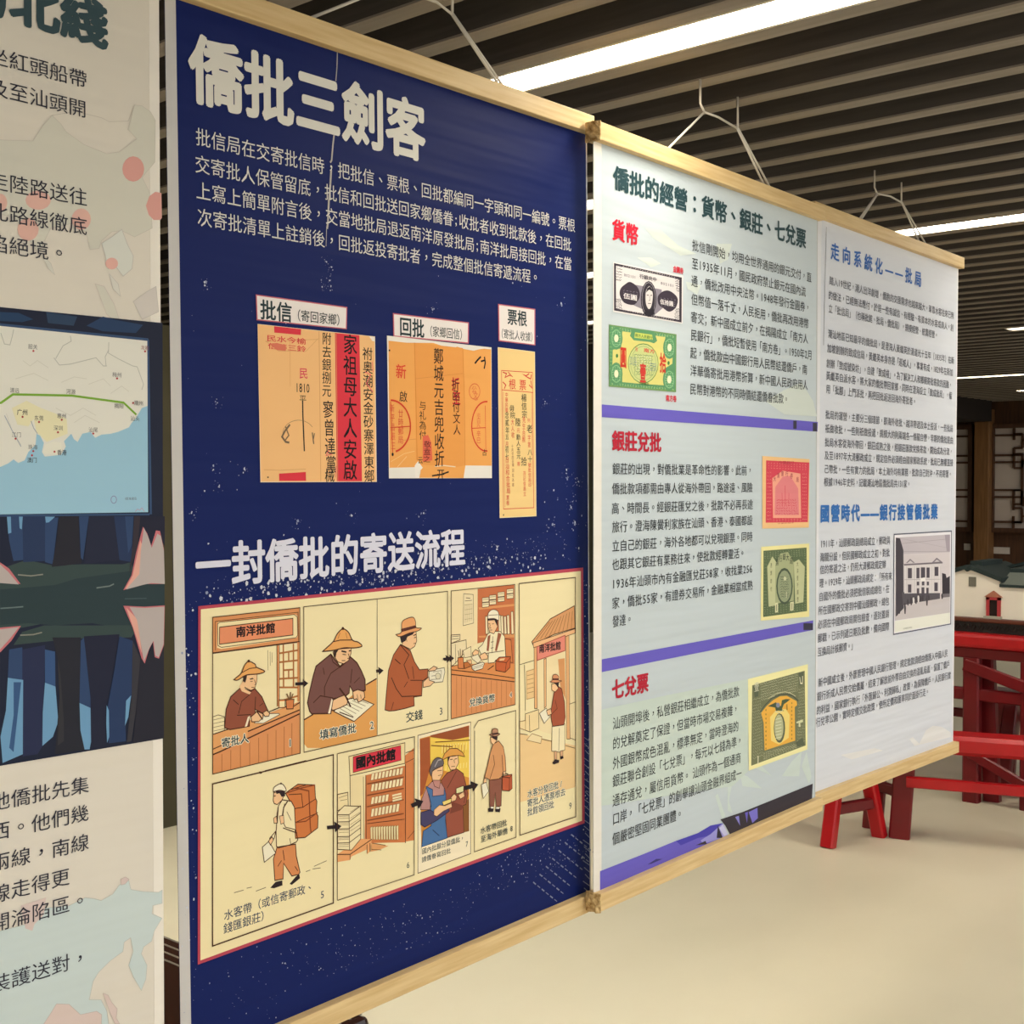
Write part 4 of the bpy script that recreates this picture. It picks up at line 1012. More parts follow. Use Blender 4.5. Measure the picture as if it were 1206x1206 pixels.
L 4a2c1c 4|16|2039 -2792 803 6 -3 -222 -788 16 -12 200
P d8394a 5|0|2097 -2806 681 1 3 -158 -687 -5
L 4a2c1c 6|12|2097 -2806 681 1 3 -158 -687 -5 3 162
T 1e181c 7|國內批館|4263 -5760 0 286 286 253 4.5
P eedaa8 5|0|2055 -2997 191 -29 -6 -659 -174 388
L 4a2c1c 6|16|2051 -2992 -1 -316
L 4a2c1c 6|16|2270 -3027 -4 -664
L 4a2c1c 4|21|2847 -3017 -11 -848
L 4a2c1c 6|12|2236 -3038 0 -646
P f0e0b4 5|0|2355 -3026 40 -4 -17 -68 -40 3
L 9a6238 6|8|2355 -3026 40 -4 -17 -68 -40 3 17 69
P f0e0b4 7|0|2406 -3028 40 -4 -17 -68 -41 3
L 9a6238 8|8|2406 -3028 40 -4 -17 -68 -41 3 18 69
P f0e0b4 9|0|2456 -3030 40 -4 -17 -68 -40 3
L 9a6238 10|8|2456 -3030 40 -4 -17 -68 -40 3 17 69
P f0e0b4 11|0|2507 -3032 40 -4 -17 -68 -41 3
L 9a6238 12|8|2507 -3032 40 -4 -17 -68 -41 3 18 69
P f0e0b4 13|0|2558 -3034 41 -4 -18 -68 -41 3
L 9a6238 14|8|2558 -3034 41 -4 -18 -68 -41 3 18 69
P f0e0b4 15|0|2609 -3036 41 -4 -17 -68 -41 3
L 9a6238 16|8|2609 -3036 41 -4 -17 -68 -41 3 17 69
P f0e0b4 17|0|2661 -3038 41 -4 -18 -69 -41 3
L 9a6238 18|8|2661 -3038 41 -4 -18 -69 -41 3 18 70
P f0e0b4 19|0|2712 -3040 42 -4 -17 -69 -42 3
L 9a6238 20|8|2712 -3040 42 -4 -17 -69 -42 3 17 70
P f0e0b4 21|0|2765 -3042 42 -4 -18 -69 -42 3
L 9a6238 22|8|2765 -3042 42 -4 -18 -69 -42 3 18 70
P f0e0b4 4|0|2354 -3137 40 -4 -17 -75 -40 3
L 9a6238 5|8|2354 -3137 40 -4 -17 -75 -40 3 17 76
P f0e0b4 6|0|2404 -3139 40 -4 -17 -76 -40 3
L 9a6238 7|8|2404 -3139 40 -4 -17 -76 -40 3 17 77
P f0e0b4 8|0|2454 -3142 41 -3 -17 -76 -41 3
L 9a6238 9|8|2454 -3142 41 -3 -17 -76 -41 3 17 76
P f0e0b4 10|0|2505 -3144 41 -3 -18 -77 -40 3
L 9a6238 11|8|2505 -3144 41 -3 -18 -77 -40 3 17 77
P f0e0b4 12|0|2556 -3146 41 -4 -17 -76 -41 3
L 9a6238 13|8|2556 -3146 41 -4 -17 -76 -41 3 17 77
P f0e0b4 14|0|2607 -3149 42 -3 -18 -77 -41 3
L 9a6238 15|8|2607 -3149 42 -3 -18 -77 -41 3 17 77
P f0e0b4 16|0|2659 -3151 41 -3 -17 -77 -42 3
L 9a6238 17|8|2659 -3151 41 -3 -17 -77 -42 3 18 77
P f0e0b4 18|0|2711 -3153 42 -4 -18 -77 -42 3
L 9a6238 19|8|2711 -3153 42 -4 -18 -77 -42 3 18 78
P f0e0b4 20|0|2763 -3156 42 -3 -18 -77 -42 2
L 9a6238 21|8|2763 -3156 42 -3 -18 -77 -42 2 18 78
P f0e0b4 4|0|2352 -3275 40 -3 -17 -72 -40 3
L 9a6238 5|8|2352 -3275 40 -3 -17 -72 -40 3 17 72
P f0e0b4 6|0|2402 -3277 40 -4 -17 -72 -40 4
L 9a6238 7|8|2402 -3277 40 -4 -17 -72 -40 4 17 72
P f0e0b4 8|0|2452 -3280 41 -4 -17 -72 -41 4
L 9a6238 9|8|2452 -3280 41 -4 -17 -72 -41 4 17 72
P f0e0b4 10|0|2503 -3283 41 -4 -18 -72 -40 4
L 9a6238 11|8|2503 -3283 41 -4 -18 -72 -40 4 17 72
P f0e0b4 12|0|2554 -3285 41 -4 -17 -72 -41 3
L 9a6238 13|8|2554 -3285 41 -4 -17 -72 -41 3 17 73
P f0e0b4 4|0|2350 -3395 40 -4 -17 -81 -40 4
L 9a6238 5|8|2350 -3395 40 -4 -17 -81 -40 4 17 81
P f0e0b4 6|0|2400 -3398 40 -4 -17 -81 -40 3
L 9a6238 7|8|2400 -3398 40 -4 -17 -81 -40 3 17 82
P f0e0b4 8|0|2451 -3401 40 -4 -17 -81 -41 3
L 9a6238 9|8|2451 -3401 40 -4 -17 -81 -41 3 18 82
P f0e0b4 10|0|2501 -3404 41 -4 -17 -81 -41 3
L 9a6238 11|8|2501 -3404 41 -4 -17 -81 -41 3 17 82
P f0e0b4 12|0|2552 -3407 41 -4 -17 -82 -41 3
L 9a6238 13|8|2552 -3407 41 -4 -17 -82 -41 3 17 83
P f0e0b4 14|0|2604 -3410 41 -4 -18 -82 -41 3
L 9a6238 15|8|2604 -3410 41 -4 -18 -82 -41 3 18 83
P f0e0b4 16|0|2655 -3413 42 -4 -18 -82 -41 3
L 9a6238 17|8|2655 -3413 42 -4 -18 -82 -41 3 17 83
P f0e0b4 18|0|2707 -3416 42 -4 -18 -83 -42 3
L 9a6238 19|8|2707 -3416 42 -4 -18 -83 -42 3 18 84
L 8a5030 23|25|2284 -3121 532 -27
L 8a5030 22|25|2283 -3241 531 -30
L 8a5030 20|25|2281 -3358 531 -34
L 8a5030 20|25|2279 -3502 531 -39
P e8d8a8 4|0|2327 -3586 30 5 -2 -137 -24 5
L 9a7a48 5|8|2327 -3586 30 5 -2 -137 -24 5 -4 127
P e8d8a8 6|0|2363 -3593 30 6 -2 -139 -24 5
L 9a7a48 7|8|2363 -3593 30 6 -2 -139 -24 5 -4 128
P e8d8a8 8|0|2399 -3599 31 5 -2 -141 -25 6
L 9a7a48 9|8|2399 -3599 31 5 -2 -141 -25 6 -4 130
P e8d8a8 10|0|2436 -3606 30 6 -2 -143 -24 6
L 9a7a48 11|8|2436 -3606 30 6 -2 -143 -24 6 -4 131
P e8d8a8 12|0|2472 -3612 31 5 -3 -144 -24 5
L 9a7a48 13|8|2472 -3612 31 5 -3 -144 -24 5 -4 134
P e8d8a8 14|0|2508 -3619 31 6 -2 -146 -24 5
L 9a7a48 15|8|2508 -3619 31 6 -2 -146 -24 5 -5 135
P e8d8a8 16|0|2545 -3625 31 5 -2 -148 -25 6
L 9a7a48 17|8|2545 -3625 31 5 -2 -148 -25 6 -4 137
P e8d8a8 18|0|2582 -3632 31 6 -2 -150 -25 6
L 9a7a48 19|8|2582 -3632 31 6 -2 -150 -25 6 -4 138
P e8d8a8 20|0|2619 -3638 31 5 -2 -151 -25 5
L 9a7a48 21|8|2619 -3638 31 5 -2 -151 -25 5 -4 141
P e8d8a8 22|0|2656 -3645 31 5 -2 -153 -25 6
L 9a7a48 23|8|2656 -3645 31 5 -2 -153 -25 6 -4 142
P e8d8a8 24|0|2694 -3652 31 6 -2 -155 -25 5
L 9a7a48 25|8|2694 -3652 31 6 -2 -155 -25 5 -4 144
L f0e0b4 21|38|2646 -3371 135 -4
L f0e0b4 21|38|2646 -3344 135 -4
L f0e0b4 4|38|2646 -3317 136 -4
L 4a2c1c 21|12|2278 -3534 542 -69
L 4a2c1c 4|17|2851 -2896 128 8
L 4a2c1c 4|13|2850 -3002 128 23
L 4a2c1c 4|13|2870 -3827 97 62
P e8a46c 8|0|1868 -3759 310 88 167 -41 -31 -122 -40 -20 0 51 -216 -22 -20 -32 -171 20
L 4a2c1c 9|20|1868 -3759 171 -40 306 87
L 4a2c1c 9|16|2039 -3802 -1 -52
L 4a2c1c 9|16|2275 -3752 -1 -88
L 4a2c1c 9|16|2315 -3746 3 -89
P e0a068 20|0|2335 -3750 242 -86 -143 -11 -110 10
L 4a2c1c 21|12|2345 -3753 191 -66
L 4a2c1c 21|12|2334 -3817 141 -37
P eedaa8 2|0|1881 -3151 139 -6 4 -145 -146 -14
L 4a2c1c 3|16|1881 -3151 139 -6 4 -145 -146 -14 3 165
L 4a2c1c 3|8|1895 -3190 115 6
L 4a2c1c 3|8|1914 -3222 95 -5
P f0e0b4 10|0|1878 -3330 92 46 222 -53 -5 -336 -128 -87 -187 51
L 4a2c1c 11|16|1878 -3330 92 46 222 -53 -5 -336 -128 -87 -187 51 6 379
L 4a2c1c 11|16|1878 -3358 152 -30 162 58
L 4a2c1c 11|16|1876 -3430 153 -30 162 57
L 4a2c1c 11|16|1875 -3502 153 -30 162 56
L 4a2c1c 11|16|1874 -3580 153 -32 162 56
L 4a2c1c 11|16|1873 -3645 153 -32 162 55
L 8a6a40 12|8|1892 -3376 134 -24
L 8a6a40 12|8|1892 -3397 134 -25
L 8a6a40 12|8|1891 -3448 134 -24
L 8a6a40 12|8|1891 -3465 134 -25
L 8a6a40 12|8|1890 -3519 134 -25
L 8a6a40 12|8|1890 -3541 133 -25
L 8a6a40 12|8|1889 -3598 134 -26
L 8a6a40 12|8|1889 -3613 133 -25
L 8a6a40 12|8|1888 -3666 134 -26
L 8a6a40 12|8|1888 -3684 133 -27
L 8a6a40 12|8|2046 -3365 137 37
L 8a6a40 12|8|2045 -3430 137 37
L 8a6a40 12|8|2044 -3495 137 36
L 8a6a40 12|8|2043 -3560 137 35
L 4a2c1c 13|16|2030 -3391 2 -363
P 2a2024 17|0|1734 -3475 103 -15 4 -37 84 43 -96 69 4 -37 -103 15
T 34444a 2|6|5693 -8220 0 185 185 185 0.6
L 4a2c1c 26|16|1879 -2735 1102 -8 -25 -1494 -1099 12
L 4a2c1c 18|16|1879 -2735 -22 -1490
P f6e8c8 2|0|3040 -2740 847 15 -19 -1497 -848 -15
L 4a2c1c 3|16|3040 -2740 847 15 -19 -1497 -848 -15 20 1497
P d8913f 4|0|3066 -2780 796 21 -15 -1193 -770 -13
P f0cc5a 5|0|3232 -2793 629 -57 -7 -502 -626 236
P a85a34 6|0|3072 -2789 150 5 6 -332 -118 -271 -46 -20
P 9c5430 7|0|3233 -2771 629 9 -2 -126 -276 7 -352 91
L f6de84 8|37|3421 -2906 -7 -95
L f6de84 8|37|3464 -2910 -7 -94
L f6de84 8|38|3507 -2914 -7 -93
L f6de84 6|38|3551 -2919 -8 -91
L f6de84 6|38|3594 -2923 -8 -90
L f6de84 6|38|3638 -2927 -8 -89
L f6de84 6|38|3682 -2931 -8 -88
L f6de84 6|38|3726 -2936 -8 -86
L f6de84 6|38|3770 -2940 -8 -85
L f6de84 6|38|3815 -2945 -8 -83
L c98a34 9|21|3443 -2909 -8 -96
L c98a34 9|21|3490 -2917 -8 -96
L c98a34 9|21|3538 -2925 -8 -96
L c98a34 7|21|3585 -2933 -7 -96
L c98a34 7|21|3633 -2941 -8 -97
L c98a34 7|21|3681 -2950 -7 -96
L c98a34 7|21|3730 -2958 -8 -97
L c98a34 7|21|3779 -2966 -8 -97
L f6de84 6|33|3429 -3137 -5 -59
L f6de84 6|33|3476 -3142 -5 -58
L f6de84 6|33|3524 -3146 -5 -59
L f6de84 6|34|3572 -3150 -5 -59
L f6de84 6|34|3620 -3154 -6 -59
L f6de84 6|34|3668 -3158 -5 -59
L f6de84 6|34|3716 -3162 -5 -60
L f6de84 6|34|3765 -3167 -5 -59
L f6de84 6|34|3814 -3171 -5 -60
L 7a4a24 10|21|3305 -2857 566 -71
L 7a4a24 10|21|3242 -2883 341 -72
P 8a5a30 5|0|3751 -3605 100 10 -4 -365 -90 5
P 9a5442 7|0|3395 -3295 98 64 152 17 110 -73 75 -243 -35 -114 -49 -5 11 -306 -274 4 -19 195 -39 307
L 4e2c1e 8|17|3395 -3295 98 64 152 17 110 -73 75 -243 -35 -114 -49 -5 11 -306 -274 4 -19 195 -39 307 -30 154
L 4e2c1e 8|17|3645 -3237 -155 -165
L 4e2c1e 8|17|3753 -3454 43 -69 -34 -99
P 7c4234 9|0|3575 -3569 175 -81 -23 -41 -197 -4
P f0c394 10|0|3506 -3032 163 -13 10 -108 -56 -65 -76 7 -42 75
L 4e2c1e 11|17|3506 -3032 163 -13 10 -108 -56 -65 -76 7 -42 75 1 104
P 33262a 12|0|3499 -3046 61 20 114 -17 -38 -27 -98 10 -27 -48
L 4e2c1e 13|17|3538 -3090 43 -4
L 4e2c1e 13|17|3614 -3099 39 -1
L 4e2c1e 11|13|3558 -3173 61 -6
L 4e2c1e 13|13|3603 -3101 8 -42
P e0a050 14|0|3404 -3076 48 68 83 40 117 -16 92 -62 35 -53 -99 31 -98 12 -83 -2
L 4e2c1e 15|17|3404 -3076 48 68 83 40 117 -16 92 -62 35 -53 -99 31 -98 12 -83 -2 -95 -18
P b98a86 9|0|3066 -3553 22 112 64 105 95 55 148 -43 63 -87 -1 -104 -224 15 -22 -84
L 4e2c1e 10|12|3066 -3553 22 112 64 105 95 55 148 -43 63 -87 -1 -104 -224 15 -22 -84 -145 31
P f0c394 11|0|3238 -3176 53 19 138 20 -5 -89 -61 -70 -106 20
L 4e2c1e 12|16|3238 -3176 53 19 138 20 -5 -89 -61 -70 -106 20 -19 100
S 6a6468 16|0|3207 -3156 53 93 75 31 84 -37 10 -61 -107 -18 -63 -18 -22 -54
C 4e2c1e 17|16|3207 -3156 53 93 75 31 84 -37 10 -61 -107 -18 -63 -18 -22 -54 -30 64
L 4e2c1e 17|12|3333 -3179 74 -6
L 4e2c1e 17|12|3343 -3233 53 -2
L b8b0b0 18|21|3291 -3127 54 64 53 -2
P c08a80 13|0|3258 -3268 126 -25 -22 -84 -74 36
L 4e2c1e 14|12|3258 -3268 126 -25 -22 -84 -74 36 -30 73
P 4c72a4 15|0|3152 -3314 104 -57 -1 -74 181 -21 1 74 27 -65 2 -179 -13 -117 30 -201 -406 -11 27 169 126 32 -7 266
L 2a3c5c 16|16|3152 -3314 104 -57 -1 -74 181 -21 1 74 27 -65 2 -179 -13 -117 30 -201 -406 -11 27 169 126 32 -7 266 -71 184
P 4a4468 17|0|3070 -3583 141 -1 63 -42 170 -6 65 16 10 -47 -204 -61 -189 -32 -58 42
L 2a2440 18|16|3070 -3583 141 -1 63 -42 170 -6 65 16 10 -47 -204 -61 -189 -32 -58 42 2 131
L 2a3c5c 16|21|3250 -3813 105 -90
L 2a3c5c 19|16|3193 -3403 40 -155
P f0c394 19|0|3274 -3597 86 35 85 -25 108 7 10 -47 -140 -15 -107 -37 -43 23
L 4e2c1e 20|12|3274 -3597 86 35 85 -25 108 7 10 -47 -140 -15 -107 -37 -43 23 1 59
P f0c394 21|0|3543 -3518 55 34 43 -38 -22 -41 -66 -2
L 4e2c1e 22|13|3543 -3518 55 34 43 -38 -22 -41 -66 -2 -10 47
P f0c394 23|0|3663 -3512 89 21 17 -57 -73 -15
L 4e2c1e 24|13|3663 -3512 89 21 17 -57 -73 -15 -33 51
P f0d880 23|0|3403 -3534 151 7 -12 -43 -119 -10
L 4a2c1c 24|12|3403 -3534 151 7 -12 -43 -119 -10 -20 46
P dcd8a4 25|0|3631 -3430 122 7 -5 -68 -117 1
L 4a2c1c 26|13|3631 -3430 122 7 -5 -68 -117 1 0 60
P f6e8c8 17|0|3077 -3965 770 8 6 -65 -769 -18
T 34444a 18|國內批腳分發僑批，|6160 -8028 0 152 152 140 0.8
T 34444a 4|請僑眷寫回批|6156 -8215 0 154 154 134 0.8
T 34444a 4|7|7568 -8192 0 165 165 165 0.6
P 2a2024 27|0|2935 -3503 81 7 20 -41 69 71 -131 55 20 -40 -81 -7
P 2a2024 27|0|3773 -3479 123 -1 16 -42 88 66 -138 66 16 -42 -123 0
L 4a2c1c 28|17|3929 -2800 80 71 661 20 -12 -1502 -735 -3 21 1381
P 8f5a4a 29|0|4189 -3438 219 -26 -16 -318 -82 1 -22 176 -25 -159 -70 10
L 4e2c1e 30|17|4189 -3438 219 -26 -16 -318 -82 1 -22 176 -25 -159 -70 10 -4 316
P bf5e3e 31|0|4415 -3442 173 -8 3 -167 -53 -21 -124 32
L 4a2c1c 32|18|4415 -3442 173 -8 3 -167 -53 -21 -124 32 1 164
L 4a2c1c 32|18|4415 -3450 129 -32 -6 -153
L 4a2c1c 32|18|4544 -3482 49 26
L 4a2c1c 32|26|4425 -3436 31 26 65 -28
P d69a68 33|0|4104 -3399 48 115 60 160 47 85 95 23 82 -84 34 -132 11 -159 -60 -5 -13 -44 -59 -20 -153 16 -23 17
L 4e2c1e 34|17|4104 -3399 48 115 60 160 47 85 95 23 82 -84 34 -132 11 -159 -60 -5 -13 -44 -59 -20 -153 16 -23 17 -69 28
L 4e2c1e 34|17|4258 -3163 22 -113 -84 -156
L 4e2c1e 34|18|4411 -3190 15 -191
P f0c394 35|0|4214 -2954 117 -16 -12 -40 -60 -37 -41 38
L 4e2c1e 36|13|4214 -2954 117 -16 -12 -40 -60 -37 -41 38 -4 55
P 33262a 37|0|4233 -2945 103 -17 -10 -49 -38 21 -39 22
S b88a6c 38|0|4191 -2919 47 11 5 39 47 8 47 -20 6 -40 31 -20 -78 -14
C 4e2c1e 39|17|4191 -2919 47 11 5 39 47 8 47 -20 6 -40 31 -20 -78 -14 -105 36
P 4a2c26 40|0|4233 -2908 113 -8 9 -22 -118 8
P f0c394 35|0|4092 -3412 47 7 -6 -61 -41 8
L 4e2c1e 36|13|4092 -3412 47 7 -6 -61 -41 8 0 46
P f0c394 35|0|4426 -3389 47 -1 0 -39 -41 8
L 4e2c1e 36|13|4426 -3389 47 -1 0 -39 -41 8 -6 32
P f2ead0 37|0|4046 -3465 81 8 45 -109 -94 -67
L 4e2c1e 38|13|4046 -3465 81 8 45 -109 -94 -67 -32 168
P 2e2226 31|0|4158 -3765 70 1 34 -26 -12 -33 -81 17
P 2e2226 31|0|4286 -3799 59 8 35 -20 -12 -42 -76 21
P f6f0e0 32|0|4200 -3752 56 -12 -1 -24 -46 12
L 4e2c1e 33|9|4200 -3752 56 -12 -1 -24 -46 12 -9 24
P f6f0e0 32|0|4298 -3775 66 -14 -8 -24 -54 12
L 4e2c1e 33|9|4298 -3775 66 -14 -8 -24 -54 12 -4 26
T 34444a 29|水客帶回批|8054 -7994 0 188 188 168 0.8
T 34444a 29|至海外華僑|8064 -8194 0 190 190 168 0.8
T 34444a 29|8|9103 -8180 0 179 179 179 0.6
@2|heading|
T 2f4a50 0|僑批的經營：貨幣、銀莊、七兌票|97 7724 0 712 712 636 3
@2|heading|red heading
T d8283c 0|貨幣|42 6416 0 596 596 565 3
@2|heading|red heading
T b8283c 0|銀莊兌批|38 1115 0 576 576 535 3.5
@2|heading|red heading
T b8283c 0|七兌票|35 -5189 0 567 567 534 3.5
@2|paragraph|
T 26282c 0|批信剛開始，均用全世界通用的銀元交付，直|3875 6568 0 365 365 340 0
T 26282c 0|至1935年11月，國民政府禁止銀元在國內流|3861 6071 0 357 357 340 0
T 26282c 0|通，僑批改用中央法幣。1948年發行金圓券，|3832 5592 0 358 358 340 0
T 26282c 0|但幣值一落千丈，人民拒用，僑批再改用港幣|3834 5087 0 357 357 340 0
T 26282c 0|寄交；新中國成立前夕，在揭陽成立「南方人|3816 4599 0 356 356 340 0
T 26282c 0|民銀行」，僑批短暫使用「南方卷」。1950年2月|3816 4107 0 340 340 340 0
T 26282c 0|起，僑批款由中國銀行用人民幣結還僑戶，南|3790 3620 0 355 355 340 0
T 26282c 0|洋華僑寄批用港幣折算，新中國人民政府用人|3790 3133 0 357 357 341 0
T 26282c 0|民幣對港幣的不同時價結還僑眷批款。|3778 2625 0 344 344 341 0
@2|paragraph|
T 26282c 0|銀莊的出現，對僑批業是革命性的影響。此前，|59 406 0 347 347 319 0
T 26282c 0|僑批款項都需由專人從海外帶回，路途遠、風險|40 -98 0 348 348 320 0
T 26282c 0|高、時間長。經銀莊匯兌之後，批款不必再長途|20 -596 0 350 350 320 0
T 26282c 0|旅行。澄海陳黌利家族在汕頭、香港、泰國都設|40 -1065 0 348 348 320 0
T 26282c 0|立自己的銀莊，海外各地都可以兌現銀票。同時|40 -1547 0 348 348 320 0
T 26282c 0|也跟其它銀莊有業務往來，使批款經轉靈活。|43 -2015 0 343 343 321 0
T 26282c 0|1936年汕頭市內有金融匯兌莊58家，收找業256|24 -2506 0 348 348 320 0
T 26282c 0|家，僑批55家，有證券交易所，金融業相當成熟|42 -2994 0 347 347 321 0
T 26282c 0|發達。|60 -3458 0 310 310 321 0
@2|paragraph|
T 26282c 0|汕頭開埠後，私營銀莊相繼成立，為僑批款|71 -6056 0 342 342 342 0
T 26282c 0|的兌解奠定了保證，但當時市場交易複雜，|72 -6564 0 340 340 342 0
T 26282c 0|外國銀幣成色混亂，標準無定，當時澄海的|73 -7069 0 340 340 343 0
T 26282c 0|銀莊聯合創設「七兌票」，每元以七錢為準，|64 -7523 0 335 335 343 0
T 26282c 0|通存通兌，屬信用貨幣。 汕頭作為一個通商|61 -8019 0 342 342 343 0
T 26282c 0|口岸，「七兌票」的創舉讓汕頭金融界組成一|66 -8490 0 333 333 343 0
T 26282c 0|個嚴密堅固同業團體。|63 -9003 0 339 339 344 0
@2|print_band|upper violet band
P 6a60c4 0|0|-197 1001 6028 -3 -14 -155 -6014 0
P 3c3a4a 1|0|5648 978 153 6 1 -137 -152 -5
P 3c3a4a 1|0|4970 987 115 5 1 -127 -115 -3
@2|print_band|lower violet band
P 6a60c4 0|0|-197 -2181 5888 -15 -4 -157 -5884 12
P 3a384c 1|0|5346 -2213 331 -29 1 -110 -331 30
@2|lakeside_print|violet and dark lakeside strip at the foot
P 6a60c4 0|0|-236 -4839 995 -11 790 -3 450 -41 675 12 1 -206 -2911 9
P 4a44b0 1|0|1549 -4853 582 -18 337 33 346 -38 -139 -130 -544 66 -455 -2
P 3c3a78 1|0|847 -5011 209 26 152 -35 -271 -2
P 9a98dc 2|0|2198 -4989 270 28 346 85 179 -253 -318 52 -410 20
P 3a353e 3|0|2744 -4808 647 -25 2306 -9 -24 -236 -2645 -16 -143 167
P 3a353e 3|0|2065 -5029 267 3 34 -53
P 33303c 4|0|2674 -4882 141 -208 -175 38
P 8a86d4 4|0|3171 -4861 110 -4 37 -154
P 7a74d0 4|0|3577 -4871 266 9 16 -159 -168 -40
P c8c8ec 5|0|2709 -4925 105 31 143 -174 -107 -2
P 6a60c4 4|0|3465 -4859 90 -4 -29 -163
@2|backdrop_print|pale leaf shapes washed across the sheet
P cbd8d4 0|0|2603 -4442 69 22 213 -363 -71 -57
P cbd8d4 0|0|2954 -4367 143 45 -107 -267 109 -202 -144 65
P cbd8d4 0|0|3314 -4253 223 -76 458 -271 -606 151
P cbd8d4 0|0|4631 -4528 330 173 339 99 -83 -379
P cbd8d4 1|0|5473 -4285 179 -429 -87 -104 -264 326
P cbd8d4 1|0|3686 -4209 152 48 471 -309
P c6d4cc 1|0|-204 -2812 1561 -20 2023 -48 186 -4 -15 -1375 -454 -135 -3301 372
P cfd8d2 0|0|779 3335 378 32 442 -144 461 -42 -410 -84 -298 64 -386 74
P cfd8d2 0|0|2594 3393 445 64 -112 -241 -222 -86
P cfd8d2 0|0|595 2928 325 44 238 -46 -238 -83
P cfd8d2 0|0|1782 2765 400 -4 -101 -142 -249 49
P cfd8d2 0|0|4067 1247 612 206 577 151 403 -279 139 -238 -1116 -15
@2|banknote_picture|black and white banknote print with an oval portrait
P e6e2e0 0|0|45 2797 1662 38 -15 -653 -1647 -7
P 3c3440 1|0|64 2787 1610 18 -4 -608 -1605 -4
P ded8d8 2|0|106 2762 1504 10 1 -546 -1504 -4
L 3c3440 3|14|82 2771 34 -17
L 3c3440 3|14|84 2713 29 27
L 3c3440 3|14|96 2677 4 29
L 3c3440 3|14|98 2671 -1 -29
L 3c3440 3|14|122 2625 -50 -7
L 3c3440 3|14|120 2593 -48 -14
L 3c3440 3|14|155 2753 -29 19
L 3c3440 3|14|133 2712 12 30
L 3c3440 3|14|116 2697 42 -10
L 3c3440 3|14|110 2656 50 1
L 3c3440 3|14|121 2608 26 27
L 3c3440 3|14|155 2595 -46 -17
L 3c3440 3|14|180 2748 4 29
L 3c3440 3|14|154 2724 51 7
L 3c3440 3|14|200 2700 -47 -16
L 3c3440 3|14|178 2643 -9 28
L 3c3440 3|14|167 2636 7 -28
L 3c3440 3|14|144 2579 48 15
L 3c3440 3|14|203 2752 42 22
L 3c3440 3|14|195 2727 50 1
L 3c3440 3|14|191 2692 50 2
L 3c3440 3|14|236 2657 -49 1
L 3c3440 3|14|184 2614 47 16
L 3c3440 3|14|222 2599 -37 -24
L 3c3440 3|15|1505 2762 55 16
L 3c3440 3|15|1507 2731 55 17
L 3c3440 3|15|1510 2710 54 -4
L 3c3440 3|15|1514 2682 50 -9
L 3c3440 3|15|1527 2632 29 29
L 3c3440 3|15|1546 2601 -5 29
L 3c3440 3|15|1582 2759 -28 23
L 3c3440 3|15|1579 2755 -20 -31
L 3c3440 3|15|1593 2701 -45 14
L 3c3440 3|15|1594 2670 -45 14
L 3c3440 3|15|1598 2641 -51 9
L 3c3440 3|15|1558 2626 32 -22
L 3c3440 3|15|1630 2780 -53 -19
L 3c3440 3|15|1627 2751 -46 -24
L 3c3440 3|15|1609 2693 -10 29
L 3c3440 3|15|1575 2673 58 8
L 3c3440 3|15|1577 2637 55 16
L 3c3440 3|15|1632 2613 -56 2
L 3c3440 3|15|1667 2779 -55 -17
L 3c3440 1|15|1642 2755 -7 -32
L 3c3440 3|15|1609 2708 57 0
L 3c3440 3|15|1608 2675 57 2
L 3c3440 3|15|1664 2651 -57 -13
L 3c3440 3|15|1647 2629 -25 -31
L 3c3440 3|14|89 2355 4 -28
L 3c3440 3|14|116 2317 -48 2
L 3c3440 3|14|110 2307 -35 -25
L 3c3440 3|14|113 2264 -40 14
L 3c3440 3|14|112 2239 -36 17
L 3c3440 3|14|71 2227 47 -6
L 3c3440 3|14|103 2340 51 3
L 3c3440 3|14|117 2305 26 28
L 3c3440 3|14|133 2311 -2 -29
L 3c3440 3|14|131 2288 5 -28
L 3c3440 3|14|110 2248 51 6
L 3c3440 3|14|162 2234 -50 -11
L 3c3440 3|14|153 2329 26 27
L 3c3440 3|14|194 2325 -50 -10
L 3c3440 3|14|188 2289 -33 19
L 3c3440 3|14|160 2286 29 -20
L 3c3440 3|14|194 2245 -33 18
L 3c3440 3|14|163 2220 35 25
L 3c3440 3|14|228 2343 -50 -1
L 3c3440 3|14|209 2307 -3 29
L 3c3440 3|14|223 2289 -24 23
L 3c3440 3|14|192 2282 47 -6
L 3c3440 3|14|218 2243 3 29
L 3c3440 3|14|245 2231 -43 11
L 3c3440 3|15|1526 2379 6 -30
L 3c3440 3|15|1501 2344 46 -14
L 3c3440 3|15|1543 2321 -46 -24
L 3c3440 3|15|1499 2292 32 -22
L 3c3440 3|15|1484 2257 53 -7
L 3c3440 3|15|1529 2237 -46 -23
L 3c3440 3|15|1538 2355 50 21
L 3c3440 3|15|1551 2322 18 31
L 3c3440 3|15|1554 2293 5 31
L 3c3440 3|15|1548 2295 11 -29
L 3c3440 3|15|1578 2251 -56 2
L 3c3440 3|15|1552 2239 -10 -31
L 3c3440 3|15|1584 2379 27 -25
L 3c3440 3|15|1573 2345 46 -15
L 3c3440 3|15|1587 2323 13 -29
L 3c3440 3|15|1566 2270 52 19
L 3c3440 3|15|1576 2236 28 30
L 3c3440 3|15|1578 2206 20 31
L 3c3440 3|15|1623 2352 18 31
L 3c3440 3|15|1622 2352 20 -27
L 3c3440 3|15|1642 2324 -21 -31
L 3c3440 3|15|1651 2270 -41 18
L 3c3440 3|15|1633 2234 -6 30
L 3c3440 3|15|1612 2206 35 28
L d8d0d0 4|10|287 2770 -25 10
L d8d0d0 3|10|330 2766 -2 19
L d8d0d0 3|10|379 2766 10 20
L d8d0d0 3|10|423 2771 32 11
L d8d0d0 3|10|496 2768 -3 19
